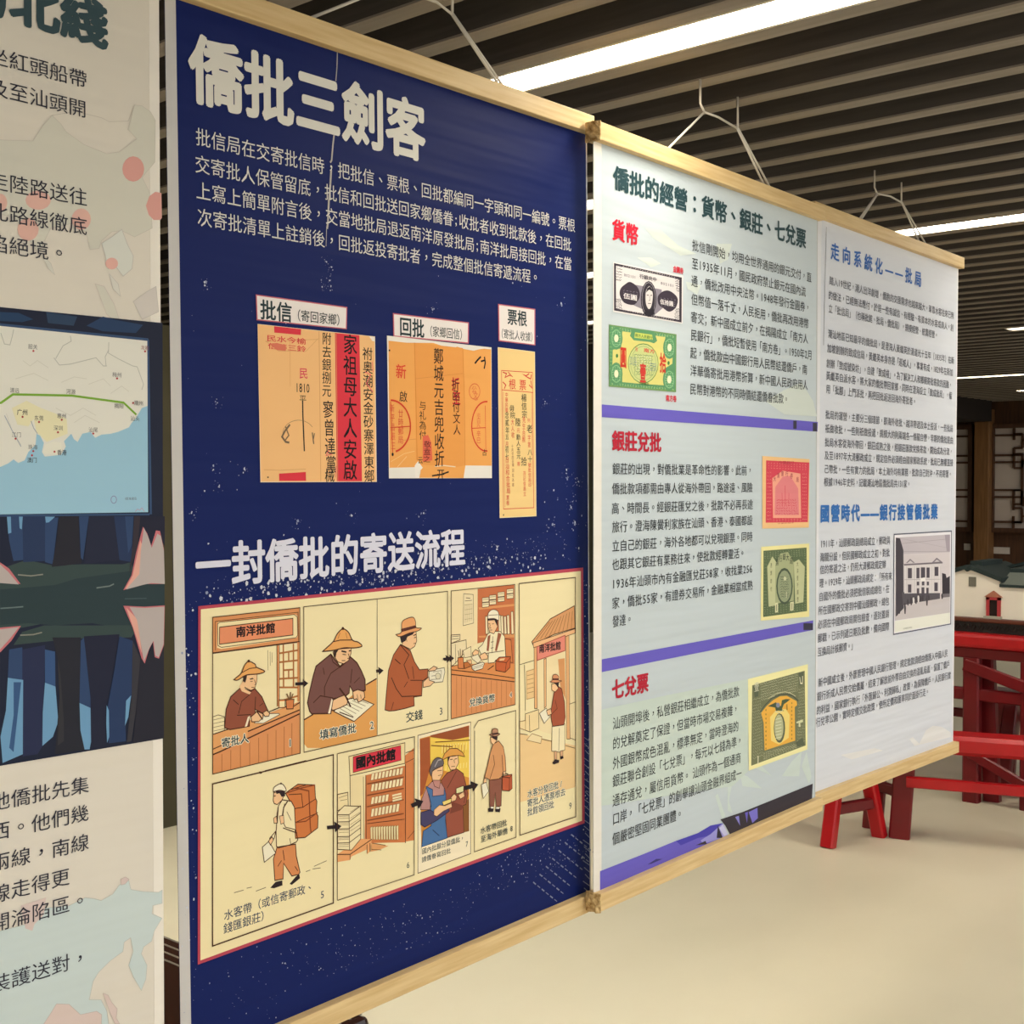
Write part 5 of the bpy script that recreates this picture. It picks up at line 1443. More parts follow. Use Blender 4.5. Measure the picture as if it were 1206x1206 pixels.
L d8d0d0 3|10|535 2772 31 13
L d8d0d0 3|10|589 2778 34 1
L d8d0d0 3|10|680 2784 -35 -9
L d8d0d0 3|10|702 2775 34 11
L d8d0d0 3|10|786 2774 -21 13
L d8d0d0 3|10|818 2774 30 15
L d8d0d0 3|10|877 2787 27 -9
L d8d0d0 3|10|966 2787 -36 -8
L d8d0d0 3|10|1006 2794 1 -20
L d8d0d0 3|10|1083 2784 -36 1
L d8d0d0 3|10|1140 2783 -33 4
L d8d0d0 3|10|1164 2784 37 3
L d8d0d0 3|10|1238 2796 8 -19
L d8d0d0 3|10|1305 2798 -7 -21
L d8d0d0 3|10|1345 2781 33 14
L d8d0d0 3|10|1420 2778 4 21
L d8d0d0 4|10|1473 2797 20 -15
L d8d0d0 4|10|270 2212 9 19
L d8d0d0 3|10|320 2211 15 19
L d8d0d0 3|10|398 2223 -34 -5
L d8d0d0 3|10|436 2229 -2 -19
L d8d0d0 3|10|472 2217 34 4
L d8d0d0 3|10|553 2211 -19 15
L d8d0d0 3|10|615 2221 -34 -7
L d8d0d0 3|10|652 2207 2 20
L d8d0d0 3|10|721 2225 -25 -17
L d8d0d0 3|10|761 2206 5 20
L d8d0d0 3|10|822 2225 -5 -20
L d8d0d0 3|10|870 2204 11 20
L d8d0d0 3|10|934 2204 -4 19
L d8d0d0 3|10|1004 2220 -31 -14
L d8d0d0 3|10|1064 2212 -36 1
L d8d0d0 3|10|1111 2203 -16 17
L d8d0d0 3|10|1154 2220 13 -18
L d8d0d0 3|10|1236 2209 -35 3
L d8d0d0 3|10|1270 2199 13 21
L d8d0d0 3|10|1337 2219 -4 -20
L d8d0d0 3|10|1388 2198 12 20
L d8d0d0 4|10|1461 2199 -15 17
P 8a8490 4|0|506 2572 662 12 31 -240 -215 -122 -212 45 -265 37
S 3c3440 5|0|205 2480 100 68 114 46 146 -32 73 -64 1 -82 -103 -93 -116 -20 -144 17 -85 78
S 3c3440 5|0|1075 2481 124 81 156 27 159 -41 58 -62 -58 -108 -158 -68 -157 34 -108 39
L 8a8490 6|11|293 2481 -18 -22
L 8a8490 6|11|272 2445 23 -15
L 8a8490 6|11|295 2398 -24 15
L 8a8490 6|11|264 2376 36 -6
L 8a8490 6|11|378 2472 -40 0
L 8a8490 6|11|369 2449 -26 -20
L 8a8490 6|11|335 2409 38 -4
L 8a8490 6|11|372 2376 -40 -3
L 8a8490 6|11|413 2474 39 0
L 8a8490 6|11|447 2448 -37 -13
L 8a8490 6|11|407 2411 36 -5
L 8a8490 6|11|404 2380 35 -8
L 8a8490 6|11|525 2483 -36 -14
L 8a8490 6|11|492 2432 19 22
L 8a8490 6|11|482 2416 29 -12
L 8a8490 6|11|488 2388 7 -22
L 8a8490 6|11|597 2472 -29 13
L 8a8490 6|11|556 2439 39 12
L 8a8490 6|11|587 2408 -36 7
L 8a8490 6|11|579 2387 -33 -17
L 8a8490 6|12|1149 2481 6 -22
L 8a8490 6|12|1137 2433 43 10
L 8a8490 6|12|1150 2412 30 -13
L 8a8490 6|12|1177 2363 -12 21
L 8a8490 6|12|1219 2477 38 -8
L 8a8490 6|12|1241 2453 0 -23
L 8a8490 6|12|1222 2407 44 5
L 8a8490 6|12|1242 2388 11 -21
L 8a8490 6|12|1338 2469 -28 15
L 8a8490 6|12|1345 2450 -42 -10
L 8a8490 6|12|1345 2419 -42 -11
L 8a8490 6|12|1346 2385 -44 -6
L 8a8490 6|12|1403 2490 16 -20
L 8a8490 6|12|1397 2437 21 23
L 8a8490 6|12|1386 2422 37 -9
L 8a8490 6|12|1399 2398 5 -23
L 8a8490 6|12|1476 2482 44 2
L 8a8490 6|12|1494 2464 -4 -24
L 8a8490 6|12|1504 2430 -37 -17
L 8a8490 6|12|1461 2382 36 18
P 35303a 5|0|1041 2444 -14 -92 -41 -80 -61 -58 -71 -25 -72 11 -60 44 -40 72 -14 87 14 90 40 81 60 57 71 27 71 -10 62 -43 41 -72
L b0a8b0 6|13|1011 2441 -8 -68 -22 -62 -35 -51 -44 -36 -48 -15 -49 6 -43 26 -35 43 -22 57 -7 65 7 67 22 62 34 51 44 36 48 16 48 -5 44 -25 35 -44 23 -57 8 -66
S dcd4d2 7|0|802 2541 75 54 61 -38 15 -89 -30 -120 -61 -55 -66 50 -18 105
L 4a444c 8|20|808 2471 48 2
L 4a444c 8|20|892 2474 43 8
L 6a646c 9|17|874 2467 12 -53 -30 -10
L 4a444c 8|16|838 2364 73 6
P 28242c 10|0|787 2498 30 61 75 37 61 -54 15 -73 -30 63 -76 16 -45 -30
P 2a262e 8|0|757 2282 105 -14 106 52 31 -80 -136 -43 -105 19
T 3c3440 6|行銀央中|1274 5393 0 206 206 121 2
T e6e0e0 7|伍圓|536 4809 0 318 318 154 2
T e6e0e0 7|伍拾圓|2257 4847 0 220 220 146 2
T 6a6470 3|802101|563 5336 0 165 165 98 0.5
T 6a6470 4|802101|2278 5335 0 202 202 102 0.5
@2|banknote_picture|green and yellow banknote print with a round vignette
P 74985f 0|0|-46 2008 1587 18 -8 -780 -1579 -14
P 5c9468 1|0|-33 1993 1548 14 -4 -737 -1538 -18
P d9d27e 2|0|248 1948 1014 16 -31 -120 221 -16 -15 -205 -205 -82 0 -219 -548 -15 -436 -2 0 169 -219 33 8 191 183 31
L b8d890 3|11|43 1983 -38 -9
L b8d890 3|11|38 1968 -28 -19
L b8d890 3|11|70 1986 25 -14
L b8d890 3|11|69 1950 26 19
L b8d890 3|11|121 1978 39 3
L b8d890 3|11|160 1962 -39 -4
L b8d890 3|11|184 1972 31 16
L b8d890 3|11|182 1964 35 -7
L b8d890 3|11|277 1979 -37 4
L b8d890 3|11|273 1955 -29 12
L b8d890 3|11|299 1982 39 -2
L b8d890 3|11|333 1971 -29 -18
L b8d890 3|11|384 1971 -12 21
L b8d890 3|11|397 1968 -38 -10
L b8d890 3|11|441 1971 -6 22
L b8d890 3|11|427 1972 22 -17
L b8d890 3|11|497 1994 3 -22
L b8d890 3|11|483 1970 31 -12
L b8d890 3|11|580 1985 -41 -3
L b8d890 3|11|541 1958 37 14
L b8d890 3|11|638 1979 -35 10
L b8d890 3|11|618 1954 6 23
L b8d890 3|11|698 1994 -31 -19
L b8d890 3|11|683 1955 -1 22
L b8d890 3|11|727 1990 34 -10
L b8d890 3|12|750 1978 -11 -23
L b8d890 3|12|816 1976 -19 19
L b8d890 3|12|810 1956 -7 23
L b8d890 3|12|888 1993 -37 -14
L b8d890 3|12|851 1973 36 -9
L b8d890 3|12|934 1999 -4 -24
L b8d890 3|12|927 1980 11 -22
L b8d890 3|12|1000 1999 -8 -23
L b8d890 3|12|988 1958 15 23
L b8d890 3|12|1053 1999 13 -21
L b8d890 3|12|1043 1961 33 18
L b8d890 3|12|1108 1979 31 19
L b8d890 3|12|1103 1973 41 -4
L b8d890 3|12|1204 1999 -32 -19
L b8d890 3|12|1210 1974 -44 -5
L b8d890 2|12|1231 1990 44 0
L b8d890 3|12|1273 1980 -39 -15
L b8d890 3|12|1300 1982 37 17
L b8d890 3|12|1302 1979 33 -12
L b8d890 3|12|1402 1986 -36 10
L b8d890 3|12|1368 1981 32 -14
L b8d890 2|12|1470 1988 -39 8
L b8d890 3|12|1433 1966 35 17
L a8cc88 2|11|42 1271 -35 8
L a8cc88 2|11|42 1267 -35 -12
L a8cc88 2|11|100 1271 -35 9
L a8cc88 2|11|77 1272 11 -21
L a8cc88 3|11|133 1265 16 22
L a8cc88 2|11|132 1251 18 22
L a8cc88 3|11|211 1268 -22 17
L a8cc88 2|11|189 1271 22 -17
L a8cc88 2|11|279 1277 -40 0
L a8cc88 2|11|268 1274 -18 -21
L a8cc88 3|11|319 1289 0 -23
L a8cc88 2|11|300 1259 38 9
L a8cc88 2|11|358 1277 41 3
L a8cc88 2|11|359 1266 39 -4
L a8cc88 3|11|426 1269 26 19
L a8cc88 2|11|455 1259 -32 12
L a8cc88 3|11|514 1288 -30 -17
L a8cc88 2|11|504 1277 -9 -23
L a8cc88 3|11|570 1270 -19 19
L a8cc88 2|11|580 1270 -39 -8
L a8cc88 3|11|630 1270 -17 20
L a8cc88 2|11|633 1258 -22 18
L a8cc88 3|11|669 1289 28 -16
L a8cc88 2|11|681 1256 5 23
L a8cc88 3|12|725 1279 41 5
L a8cc88 2|12|725 1265 41 6
L a8cc88 3|12|824 1275 -32 14
L a8cc88 2|12|787 1271 41 -4
L a8cc88 3|12|849 1282 43 2
L a8cc88 2|12|856 1277 28 -16
L a8cc88 3|12|914 1278 39 11
L a8cc88 2|12|940 1281 -13 -23
L a8cc88 3|12|1011 1293 -28 -19
L a8cc88 2|12|980 1262 34 16
L a8cc88 3|12|1069 1296 -17 -23
L a8cc88 2|12|1081 1269 -41 4
L a8cc88 3|12|1145 1291 -40 -12
L a8cc88 2|12|1105 1275 40 -7
L a8cc88 3|12|1208 1281 -37 9
L a8cc88 3|12|1178 1262 24 21
L a8cc88 3|12|1242 1295 25 -18
L a8cc88 3|12|1251 1284 7 -22
L a8cc88 3|12|1339 1294 -38 -15
L a8cc88 2|12|1299 1275 43 -3
L a8cc88 3|12|1408 1289 -44 -3
L a8cc88 3|12|1377 1263 18 23
L a8cc88 3|12|1464 1278 -24 19
L a8cc88 2|12|1474 1274 -44 2
L 8cbc78 2|11|4 1914 -37 -10
L 8cbc78 2|11|4 1861 -37 5
L 8cbc78 2|11|-32 1812 35 13
L 8cbc78 2|11|4 1777 -37 -8
L 8cbc78 2|11|5 1729 -39 -2
L 8cbc78 2|11|2 1678 -33 9
L 8cbc78 2|11|-22 1647 15 -19
L 8cbc78 2|11|5 1593 -39 -2
L 8cbc78 2|11|-1 1540 -27 14
L 8cbc78 2|11|-20 1490 11 22
L 8cbc78 2|11|-31 1461 33 -10
L 8cbc78 2|11|-8 1422 -13 -22
L 8cbc78 2|11|-31 1370 33 -10
L 8cbc78 2|11|-21 1309 14 22
L 8cbc78 3|11|17 1902 -13 19
L 8cbc78 3|11|-8 1867 37 -2
L 8cbc78 3|11|-9 1818 39 6
L 8cbc78 3|11|-9 1771 38 8
L 8cbc78 3|11|22 1722 -23 16
L 8cbc78 3|11|25 1678 -29 13
L 8cbc78 3|11|0 1648 21 -17
L 8cbc78 3|11|-9 1593 39 1
L 8cbc78 3|11|30 1548 -39 1
L 8cbc78 3|11|-8 1506 37 -6
L 8cbc78 3|11|3 1468 15 -20
L 8cbc78 3|11|10 1423 2 -22
L 8cbc78 3|11|-9 1368 39 -2
L 8cbc78 3|11|30 1325 -38 -7
P 5c9468 4|0|254 1860 -11 -56 -31 -50 -46 -35 -54 -15 -53 7 -45 27 -30 44 -11 54 10 55 31 49 45 35 53 16 54 -6 46 -27 31 -44
L 8cc08c 5|22|214 1856 -5 -33 -14 -30 -23 -26 -28 -17 -32 -8 -31 3 -28 13 -22 21 -14 28 -5 32 5 33 14 30 22 25 28 18 31 8 32 -2 28 -13 22 -21 15 -28 5 -33
L 9cd09c 6|13|15 1915 43 10
L 9cd09c 6|13|52 1900 -30 -21
L 9cd09c 6|13|25 1869 24 -19
L 9cd09c 6|13|37 1842 0 -26
L 9cd09c 6|13|18 1804 38 -11
L 9cd09c 6|13|32 1780 10 -24
L 9cd09c 6|13|79 1934 16 -22
L 9cd09c 6|13|77 1880 20 25
L 9cd09c 6|13|89 1849 -4 25
L 9cd09c 6|13|70 1838 35 -13
L 9cd09c 6|13|95 1789 -16 23
L 9cd09c 6|13|66 1773 42 -6
L 9cd09c 6|13|143 1913 -11 24
L 9cd09c 6|13|147 1907 -19 -25
L 9cd09c 6|13|151 1876 -26 -23
L 9cd09c 6|13|145 1846 -14 -25
L 9cd09c 6|13|121 1810 34 -14
L 9cd09c 6|13|160 1774 -45 -3
L 9cd09c 6|13|166 1929 44 -2
L 9cd09c 6|13|168 1890 41 15
L 9cd09c 6|13|211 1871 -45 -9
L 9cd09c 6|13|188 1823 1 26
L 9cd09c 6|13|208 1813 -39 -16
L 9cd09c 6|13|210 1780 -43 -11
P f0ecc8 7|0|160 1852 -3 -19 -11 -16 -15 -12 -19 -5 -18 2 -15 9 -11 15 -3 17 3 19 11 16 15 12 18 5 19 -2 15 -9 11 -14
P 5c9468 4|0|254 1410 -11 -56 -31 -49 -45 -34 -54 -14 -54 8 -45 28 -30 45 -11 54 11 55 30 49 45 34 54 15 53 -8 46 -28 31 -44
L 8cc08c 5|22|214 1407 -5 -33 -14 -30 -23 -25 -28 -17 -31 -7 -32 4 -28 13 -22 22 -14 28 -5 32 5 33 14 30 22 25 28 17 32 7 31 -3 28 -13 23 -22 14 -28 5 -33
L 9cd09c 6|13|37 1488 0 -26
L 9cd09c 6|13|51 1456 -28 -22
L 9cd09c 6|13|17 1408 41 13
L 9cd09c 6|13|20 1374 34 19
L 9cd09c 6|13|59 1355 -44 -4
L 9cd09c 6|13|15 1321 44 3
L 9cd09c 6|13|86 1464 3 25
L 9cd09c 6|13|110 1449 -45 -6
L 9cd09c 6|13|77 1426 21 -21
L 9cd09c 6|13|103 1377 -31 16
L 9cd09c 6|13|89 1342 -3 25
L 9cd09c 6|13|71 1314 33 20
L 9cd09c 6|13|142 1491 -8 -26
L 9cd09c 6|13|122 1437 32 21
L 9cd09c 6|13|152 1428 -28 -22
L 9cd09c 6|13|136 1373 4 26
L 9cd09c 6|13|125 1344 26 23
L 9cd09c 6|13|143 1313 -10 24
L 9cd09c 6|13|168 1474 42 12
L 9cd09c 6|13|211 1449 -45 0
L 9cd09c 6|13|187 1405 3 26
L 9cd09c 6|13|182 1399 13 -23
L 9cd09c 6|13|171 1363 36 -13
L 9cd09c 6|13|166 1327 45 -2
P f0ecc8 7|0|160 1404 -3 -19 -11 -16 -15 -11 -18 -5 -19 2 -15 10 -10 15 -4 18 4 18 10 16 15 12 19 5 18 -3 15 -9 11 -15
P 5c9468 4|0|1522 1846 -12 -60 -34 -52 -52 -37 -60 -17 -61 7 -51 30 -34 46 -12 57 12 59 34 52 51 37 60 17 60 -6 52 -29 35 -47
L 8cc08c 5|24|1477 1842 -5 -35 -16 -33 -26 -27 -31 -18 -36 -8 -35 3 -31 13 -25 23 -16 30 -6 33 5 35 16 33 25 26 32 19 35 8 35 -2 32 -13 25 -23 17 -30 5 -34
L 9cd09c 6|13|1297 1920 -38 -21
L 9cd09c 6|13|1261 1886 34 -17
L 9cd09c 6|13|1265 1833 27 25
L 9cd09c 6|13|1274 1799 8 27
L 9cd09c 6|13|1301 1788 -45 -15
L 9cd09c 6|13|1256 1740 45 16
L 9cd09c 6|13|1316 1920 37 -15
L 9cd09c 6|14|1344 1893 -19 -26
L 9cd09c 6|14|1341 1861 -13 -27
L 9cd09c 6|14|1355 1825 -40 -20
L 9cd09c 6|14|1318 1771 34 23
L 9cd09c 6|14|1316 1740 38 21
L 9cd09c 6|14|1368 1919 47 -8
L 9cd09c 6|14|1407 1895 -31 -24
L 9cd09c 6|14|1382 1862 19 -24
L 9cd09c 6|14|1409 1829 -35 -23
L 9cd09c 6|14|1380 1796 24 -22
L 9cd09c 6|14|1375 1741 34 23
L 9cd09c 6|14|1449 1904 -1 27
L 9cd09c 6|14|1429 1875 40 20
L 9cd09c 6|14|1456 1866 -15 -27
L 9cd09c 6|14|1438 1832 21 -23
L 9cd09c 6|14|1474 1790 -51 -5
L 9cd09c 6|14|1459 1768 -21 -26
P f0ecc8 7|0|1417 1837 -4 -20 -12 -17 -17 -13 -21 -5 -20 2 -18 10 -11 15 -4 19 4 20 11 17 18 13 20 5 21 -2 17 -9 12 -16
P 5c9468 4|0|1517 1416 -12 -60 -35 -52 -51 -36 -61 -15 -60 9 -51 30 -34 47 -12 57 12 59 34 51 50 36 60 16 61 -7 52 -30 35 -47
L 8cc08c 5|24|1472 1413 -5 -35 -17 -32 -25 -27 -32 -18 -35 -7 -35 3 -32 15 -25 23 -16 30 -5 34 5 34 16 33 25 26 32 18 35 7 35 -3 32 -13 25 -24 16 -30 6 -34
L 9cd09c 6|13|1254 1492 37 -16
L 9cd09c 6|13|1251 1457 44 -10
L 9cd09c 6|14|1295 1415 -44 10
L 9cd09c 6|14|1298 1389 -50 -3
L 9cd09c 6|14|1289 1366 -32 -22
L 9cd09c 6|13|1279 1310 -11 26
L 9cd09c 6|14|1315 1496 29 -20
L 9cd09c 6|14|1348 1464 -37 -21
L 9cd09c 6|14|1326 1408 7 27
L 9cd09c 6|14|1304 1388 51 1
L 9cd09c 6|14|1305 1354 50 5
L 9cd09c 6|14|1350 1333 -41 -18
L 9cd09c 6|14|1399 1500 -26 -25
L 9cd09c 6|14|1364 1460 45 -10
L 9cd09c 6|14|1410 1429 -47 -12
L 9cd09c 6|14|1369 1399 35 -18
L 9cd09c 6|14|1407 1367 -41 -18
L 9cd09c 6|14|1364 1318 45 15
L 9cd09c 6|14|1427 1478 33 23
L 9cd09c 6|14|1418 1457 51 -1
L 9cd09c 6|14|1426 1433 35 -18
L 9cd09c 6|14|1463 1384 -39 15
L 9cd09c 6|14|1467 1355 -47 8
L 9cd09c 6|14|1433 1338 21 -23
P f0ecc8 7|0|1412 1409 -4 -20 -12 -17 -17 -12 -21 -5 -21 3 -17 10 -12 15 -4 19 4 20 12 17 17 12 21 6 20 -3 18 -10 12 -16
P 5c9468 4|0|420 1907 58 94 506 14 77 -118 -77 -40 -91 9 -386 -9
P c8d468 5|0|536 1962 403 4 15 -65 -432 -10
T 3c7040 6|南方人民銀行|1075 3852 0 136 136 92 1.5
P c8d08c 3|0|1086 1601 -27 -101 -79 -89 -116 -62 -135 -28 -134 11 -112 48 -74 77 -26 94 26 98 74 87 112 64 133 30 136 -8 116 -46 78 -78
L 5a8a4a 4|23|1086 1601 -18 -81 -51 -75 -79 -62 -100 -43 -109 -19 -108 6 -97 30 -76 51 -48 67 -17 76 16 79 49 73 76 62 96 44 108 21 109 -3 100 -28 80 -51 51 -68 18 -79
L 8aa868 5|13|1031 1597 -15 -70 -43 -66 -67 -54 -85 -37 -92 -16 -92 5 -82 26 -64 45 -42 58 -14 67 14 68 41 65 65 53 82 38 91 19 93 -4 84 -25 67 -44 44 -59 15 -69
L 7a9a6a 6|18|564 1678 -64 -11
L 7a9a6a 6|18|550 1628 -36 27
L 7a9a6a 6|18|548 1597 -32 28
L 7a9a6a 6|18|512 1593 40 -25
L 7a9a6a 6|18|500 1548 64 2
L 7a9a6a 6|18|555 1533 -46 -29
L 7a9a6a 6|18|537 1506 -10 -36
L 7a9a6a 6|18|520 1440 24 35
L 7a9a6a 6|18|544 1410 -24 32
L 7a9a6a 6|18|607 1666 -52 17
L 7a9a6a 6|18|611 1639 -60 9
L 7a9a6a 6|18|598 1599 -34 28
L 7a9a6a 6|18|561 1595 40 -26
L 7a9a6a 6|18|611 1560 -60 -18
L 7a9a6a 6|18|564 1534 34 -28
L 7a9a6a 6|18|554 1478 54 23
L 7a9a6a 6|18|551 1463 60 -9
L 7a9a6a 6|18|567 1411 27 34
L 7a9a6a 6|18|601 1682 58 -12
L 7a9a6a 6|18|642 1630 -25 31
L 7a9a6a 6|18|647 1631 -34 -33
L 7a9a6a 6|18|657 1596 -54 -24
L 7a9a6a 6|18|612 1536 36 33
L 7a9a6a 6|18|598 1522 64 0
L 7a9a6a 6|18|600 1496 60 -10
L 7a9a6a 6|18|602 1449 56 22
L 7a9a6a 6|18|662 1430 -64 -2
L 7a9a6a 6|18|652 1686 54 -15
L 7a9a6a 6|18|647 1643 65 8
L 7a9a6a 6|18|648 1608 62 17
L 7a9a6a 6|18|654 1595 50 -20
L 7a9a6a 6|18|708 1565 -58 -21
L 7a9a6a 6|18|658 1535 43 -24
L 7a9a6a 6|18|692 1510 -25 -35
L 7a9a6a 6|18|703 1451 -47 21
L 7a9a6a 6|18|662 1445 34 -29
L 7a9a6a 6|18|739 1664 -21 32
L 7a9a6a 6|18|698 1653 62 -7
L 7a9a6a 6|18|713 1633 31 -30
L 7a9a6a 6|18|716 1570 26 35
L 7a9a6a 6|18|755 1569 -53 -25
L 7a9a6a 6|18|757 1536 -57 -22
L 7a9a6a 6|18|756 1486 -54 16
L 7a9a6a 6|18|761 1468 -65 -10
L 7a9a6a 6|18|753 1445 -49 -27
L 7a9a6a 6|18|746 1683 65 -2
L 7a9a6a 6|18|783 1634 -10 35
L 7a9a6a 6|18|746 1614 65 12
L 7a9a6a 6|18|746 1584 65 10
L 7a9a6a 6|18|796 1543 -35 29
L 7a9a6a 6|18|799 1542 -41 -31
L 7a9a6a 6|18|800 1511 -43 -31
L 7a9a6a 6|18|791 1448 -25 32
L 7a9a6a 6|18|794 1418 -31 30
L 7a9a6a 6|18|803 1694 50 -20
L 7a9a6a 6|18|825 1671 6 -36
L 7a9a6a 6|18|850 1637 -43 -31
L 7a9a6a 6|18|861 1592 -66 -2
L 7a9a6a 6|18|816 1542 25 35
L 7a9a6a 6|18|862 1531 -67 -5
L 7a9a6a 6|18|796 1498 65 -2
L 7a9a6a 6|18|814 1449 29 34
L 7a9a6a 6|18|859 1444 -60 -19
L 7a9a6a 6|18|912 1687 -66 -1
L 7a9a6a 6|18|873 1672 11 -35
L 7a9a6a 6|18|908 1634 -59 -21
L 7a9a6a 6|18|904 1606 -51 -27
L 7a9a6a 6|18|874 1543 9 36
L 7a9a6a 6|18|852 1539 53 -18
L 7a9a6a 6|18|910 1495 -63 7
L 7a9a6a 6|18|864 1483 29 -31
L 7a9a6a 6|18|890 1420 -22 32
L 7a9a6a 6|18|897 1690 65 -4
L 7a9a6a 6|18|934 1675 -10 -37
L 7a9a6a 6|18|948 1642 -37 -33
L 7a9a6a 6|18|951 1582 -44 24
L 7a9a6a 6|18|898 1566 63 -7
L 7a9a6a 6|18|962 1538 -65 -13
L 7a9a6a 6|18|921 1517 17 -34
L 7a9a6a 6|18|936 1487 -13 -37
L 7a9a6a 6|18|962 1442 -66 -9
L e8e8c8 7|13|570 1669 -3 -26
L e8e8c8 7|13|578 1610 -19 22
L e8e8c8 7|13|578 1575 -19 22
L e8e8c8 7|13|555 1539 27 24
L e8e8c8 7|13|559 1527 19 -22
L e8e8c8 7|13|566 1494 6 -26
L e8e8c8 7|13|618 1668 28 -19
L e8e8c8 7|13|629 1637 7 -26
L e8e8c8 7|13|635 1576 -5 26
L e8e8c8 7|13|616 1563 32 -17
L e8e8c8 7|13|656 1519 -47 2
L e8e8c8 7|13|627 1497 11 -25
L e8e8c8 7|13|703 1674 -13 -26
L e8e8c8 7|13|718 1634 -43 -14
L e8e8c8 7|13|684 1580 25 24
L e8e8c8 7|13|715 1551 -37 14
L e8e8c8 7|13|673 1523 47 1
L e8e8c8 7|13|700 1502 -7 -26
L e8e8c8 7|13|746 1673 29 -19
L e8e8c8 7|13|744 1619 33 21
L e8e8c8 7|13|752 1582 18 26
L e8e8c8 7|13|753 1548 16 26
L e8e8c8 7|13|750 1515 22 25
L e8e8c8 7|13|762 1480 -2 26
L e8e8c8 7|13|803 1660 46 12
L e8e8c8 7|13|819 1619 13 26
L e8e8c8 7|13|827 1612 -2 -27
L e8e8c8 7|13|812 1553 28 23
L e8e8c8 7|13|850 1534 -48 -6
L e8e8c8 7|13|825 1484 2 26
L e8e8c8 7|13|913 1665 -44 7
L e8e8c8 7|13|913 1642 -44 -14
L e8e8c8 7|13|907 1613 -32 -23
L e8e8c8 7|13|913 1575 -44 -14
L e8e8c8 7|13|901 1548 -19 -26
L e8e8c8 7|13|873 1509 36 -15
L 5a7a8a 6|15|418 1640 41 -15
L 5a7a8a 6|15|446 1591 -15 27
L 5a7a8a 6|15|454 1565 -31 22
L 5a7a8a 6|15|414 1541 49 14
L 5a7a8a 7|15|478 1646 -7 -29
L 5a7a8a 6|15|476 1618 -2 -30
L 5a7a8a 7|15|477 1560 -5 29
L 5a7a8a 7|15|489 1535 -28 22
L 5a7a8a 7|15|520 1645 -17 -29
L 5a7a8a 7|15|522 1589 -21 25
L 5a7a8a 8|15|532 1584 -42 -21
L 5a7a8a 7|15|507 1530 9 30
L 5a7a8a 8|15|528 1637 39 -17
L 5a7a8a 8|15|543 1614 9 -28
L 5a7a8a 8|15|526 1562 43 20
L 5a7a8a 8|15|564 1556 -33 -25
L 5a7a8a 8|15|886 1581 53 10
L 5a7a8a 8|15|886 1557 54 1
L 5a7a8a 8|15|915 1514 -5 30
L 5a7a8a 8|15|898 1512 30 -23
L 5a7a8a 8|15|923 1582 55 6
L 5a7a8a 8|15|924 1557 54 1
L 5a7a8a 8|15|931 1518 40 24
L 5a7a8a 7|15|962 1490 -23 25
L 5a7a8a 7|15|972 1571 34 26
L 5a7a8a 7|15|961 1556 55 3
L 5a7a8a 7|15|987 1546 4 -30
L 5a7a8a 7|15|1003 1518 -28 -27
L 5a7a8a 6|15|1034 1569 -14 28
L 5a7a8a 6|15|1032 1573 -10 -31
L 5a7a8a 6|15|1029 1547 -4 -30
L 5a7a8a 6|15|1023 1521 8 -29
V cc4030 7|圓|536 3240 536 3240 297 563 3
V cc4030 7|拾|2401 3229 2401 3229 324 550 3
V cc4038 8|壹|1440 2897 1440 2897 298 536 3
T cc5048 6|拾|1083 3498 0 121 121 121 1
T d85048 6|南方|1470 3501 0 272 272 115 2
P 3a7a44 3|0|155 1631 -2 -10 -6 -9 -8 -6 -10 -3 -9 1 -9 5 -5 8 -2 10 2 10 5 8 9 7 9 2 10 -1 8 -5 6 -8
P 3a7a44 3|0|1370 1627 -2 -11 -6 -9 -10 -7 -10 -2 -11 1 -9 5 -7 8 -2 11 2 10 6 9 10 7 10 3 11 -2 10 -5 6 -8
T 4a7a44 11|1949南方|1249 2625 0 112 112 93 1.5
@2|picture_caption|
T d8283c 0|金圓券|2906 5791 0 177 177 184 2.5
@2|picture_caption|
T d8283c 0|南方卷|2551 2312 0 181 181 184 2.5
@2|stamp_picture|red engraved bond print
P f0c48c 0|0|3961 423 1572 -28 -12 -1092 -1553 29
P d6485a 1|0|4082 358 1441 -17 -44 -950 -1405 27
P f0a890 2|0|4281 91 335 115 598 -43 32 -700 -937 21
P e4868a 3|0|4356 -472 21 428 240 159 246 12 277 -197 29 -419
L f0a890 2|11|4141 311 38 13
L f0a890 2|11|4170 270 -19 20
L f0a890 2|11|4158 232 5 22
L f0a890 2|11|4231 310 39 13
L f0a890 2|11|4252 290 -2 -22
L f0a890 2|11|4267 234 -31 16
L f0a890 2|11|4323 309 39 13
L f0a890 2|11|4326 270 33 17
L f0a890 2|11|4364 236 -43 10
L f0a890 2|11|4423 324 23 -19
L f0a890 2|11|4455 283 -41 -12
L f0a890 2|11|4411 239 48 2
L f0a890 2|11|4508 320 39 -13
L f0a890 2|11|4538 287 -21 -21
L f0a890 2|11|4505 235 46 8
L f0a890 2|11|4644 317 -46 -8
L f0a890 2|11|4615 286 12 -22
L f0a890 2|11|4631 249 -20 -21
L f0a890 2|11|4695 305 41 13
L f0a890 2|11|4728 284 -25 -19
L f0a890 2|11|4738 242 -44 -10
L f0a890 2|11|4827 303 -34 16
L f0a890 2|11|4802 263 17 21
L f0a890 2|11|4835 237 -49 -2
L f0a890 2|11|4884 315 43 -10
L f0a890 2|12|4928 268 -44 9
L f0a890 2|11|4882 237 49 -4
L f0a890 2|12|4981 315 42 -12
L f0a890 2|12|4993 282 19 -21
L f0a890 2|12|5011 223 -17 22
L f0a890 2|12|5104 319 -10 -22
L f0a890 2|12|5109 260 -19 21
L f0a890 2|12|5087 243 26 -20
L f0a890 2|12|5178 315 38 -16
L f0a890 2|12|5172 271 50 -3
L f0a890 2|12|5205 221 -15 22
L f0a890 2|12|5279 297 33 18
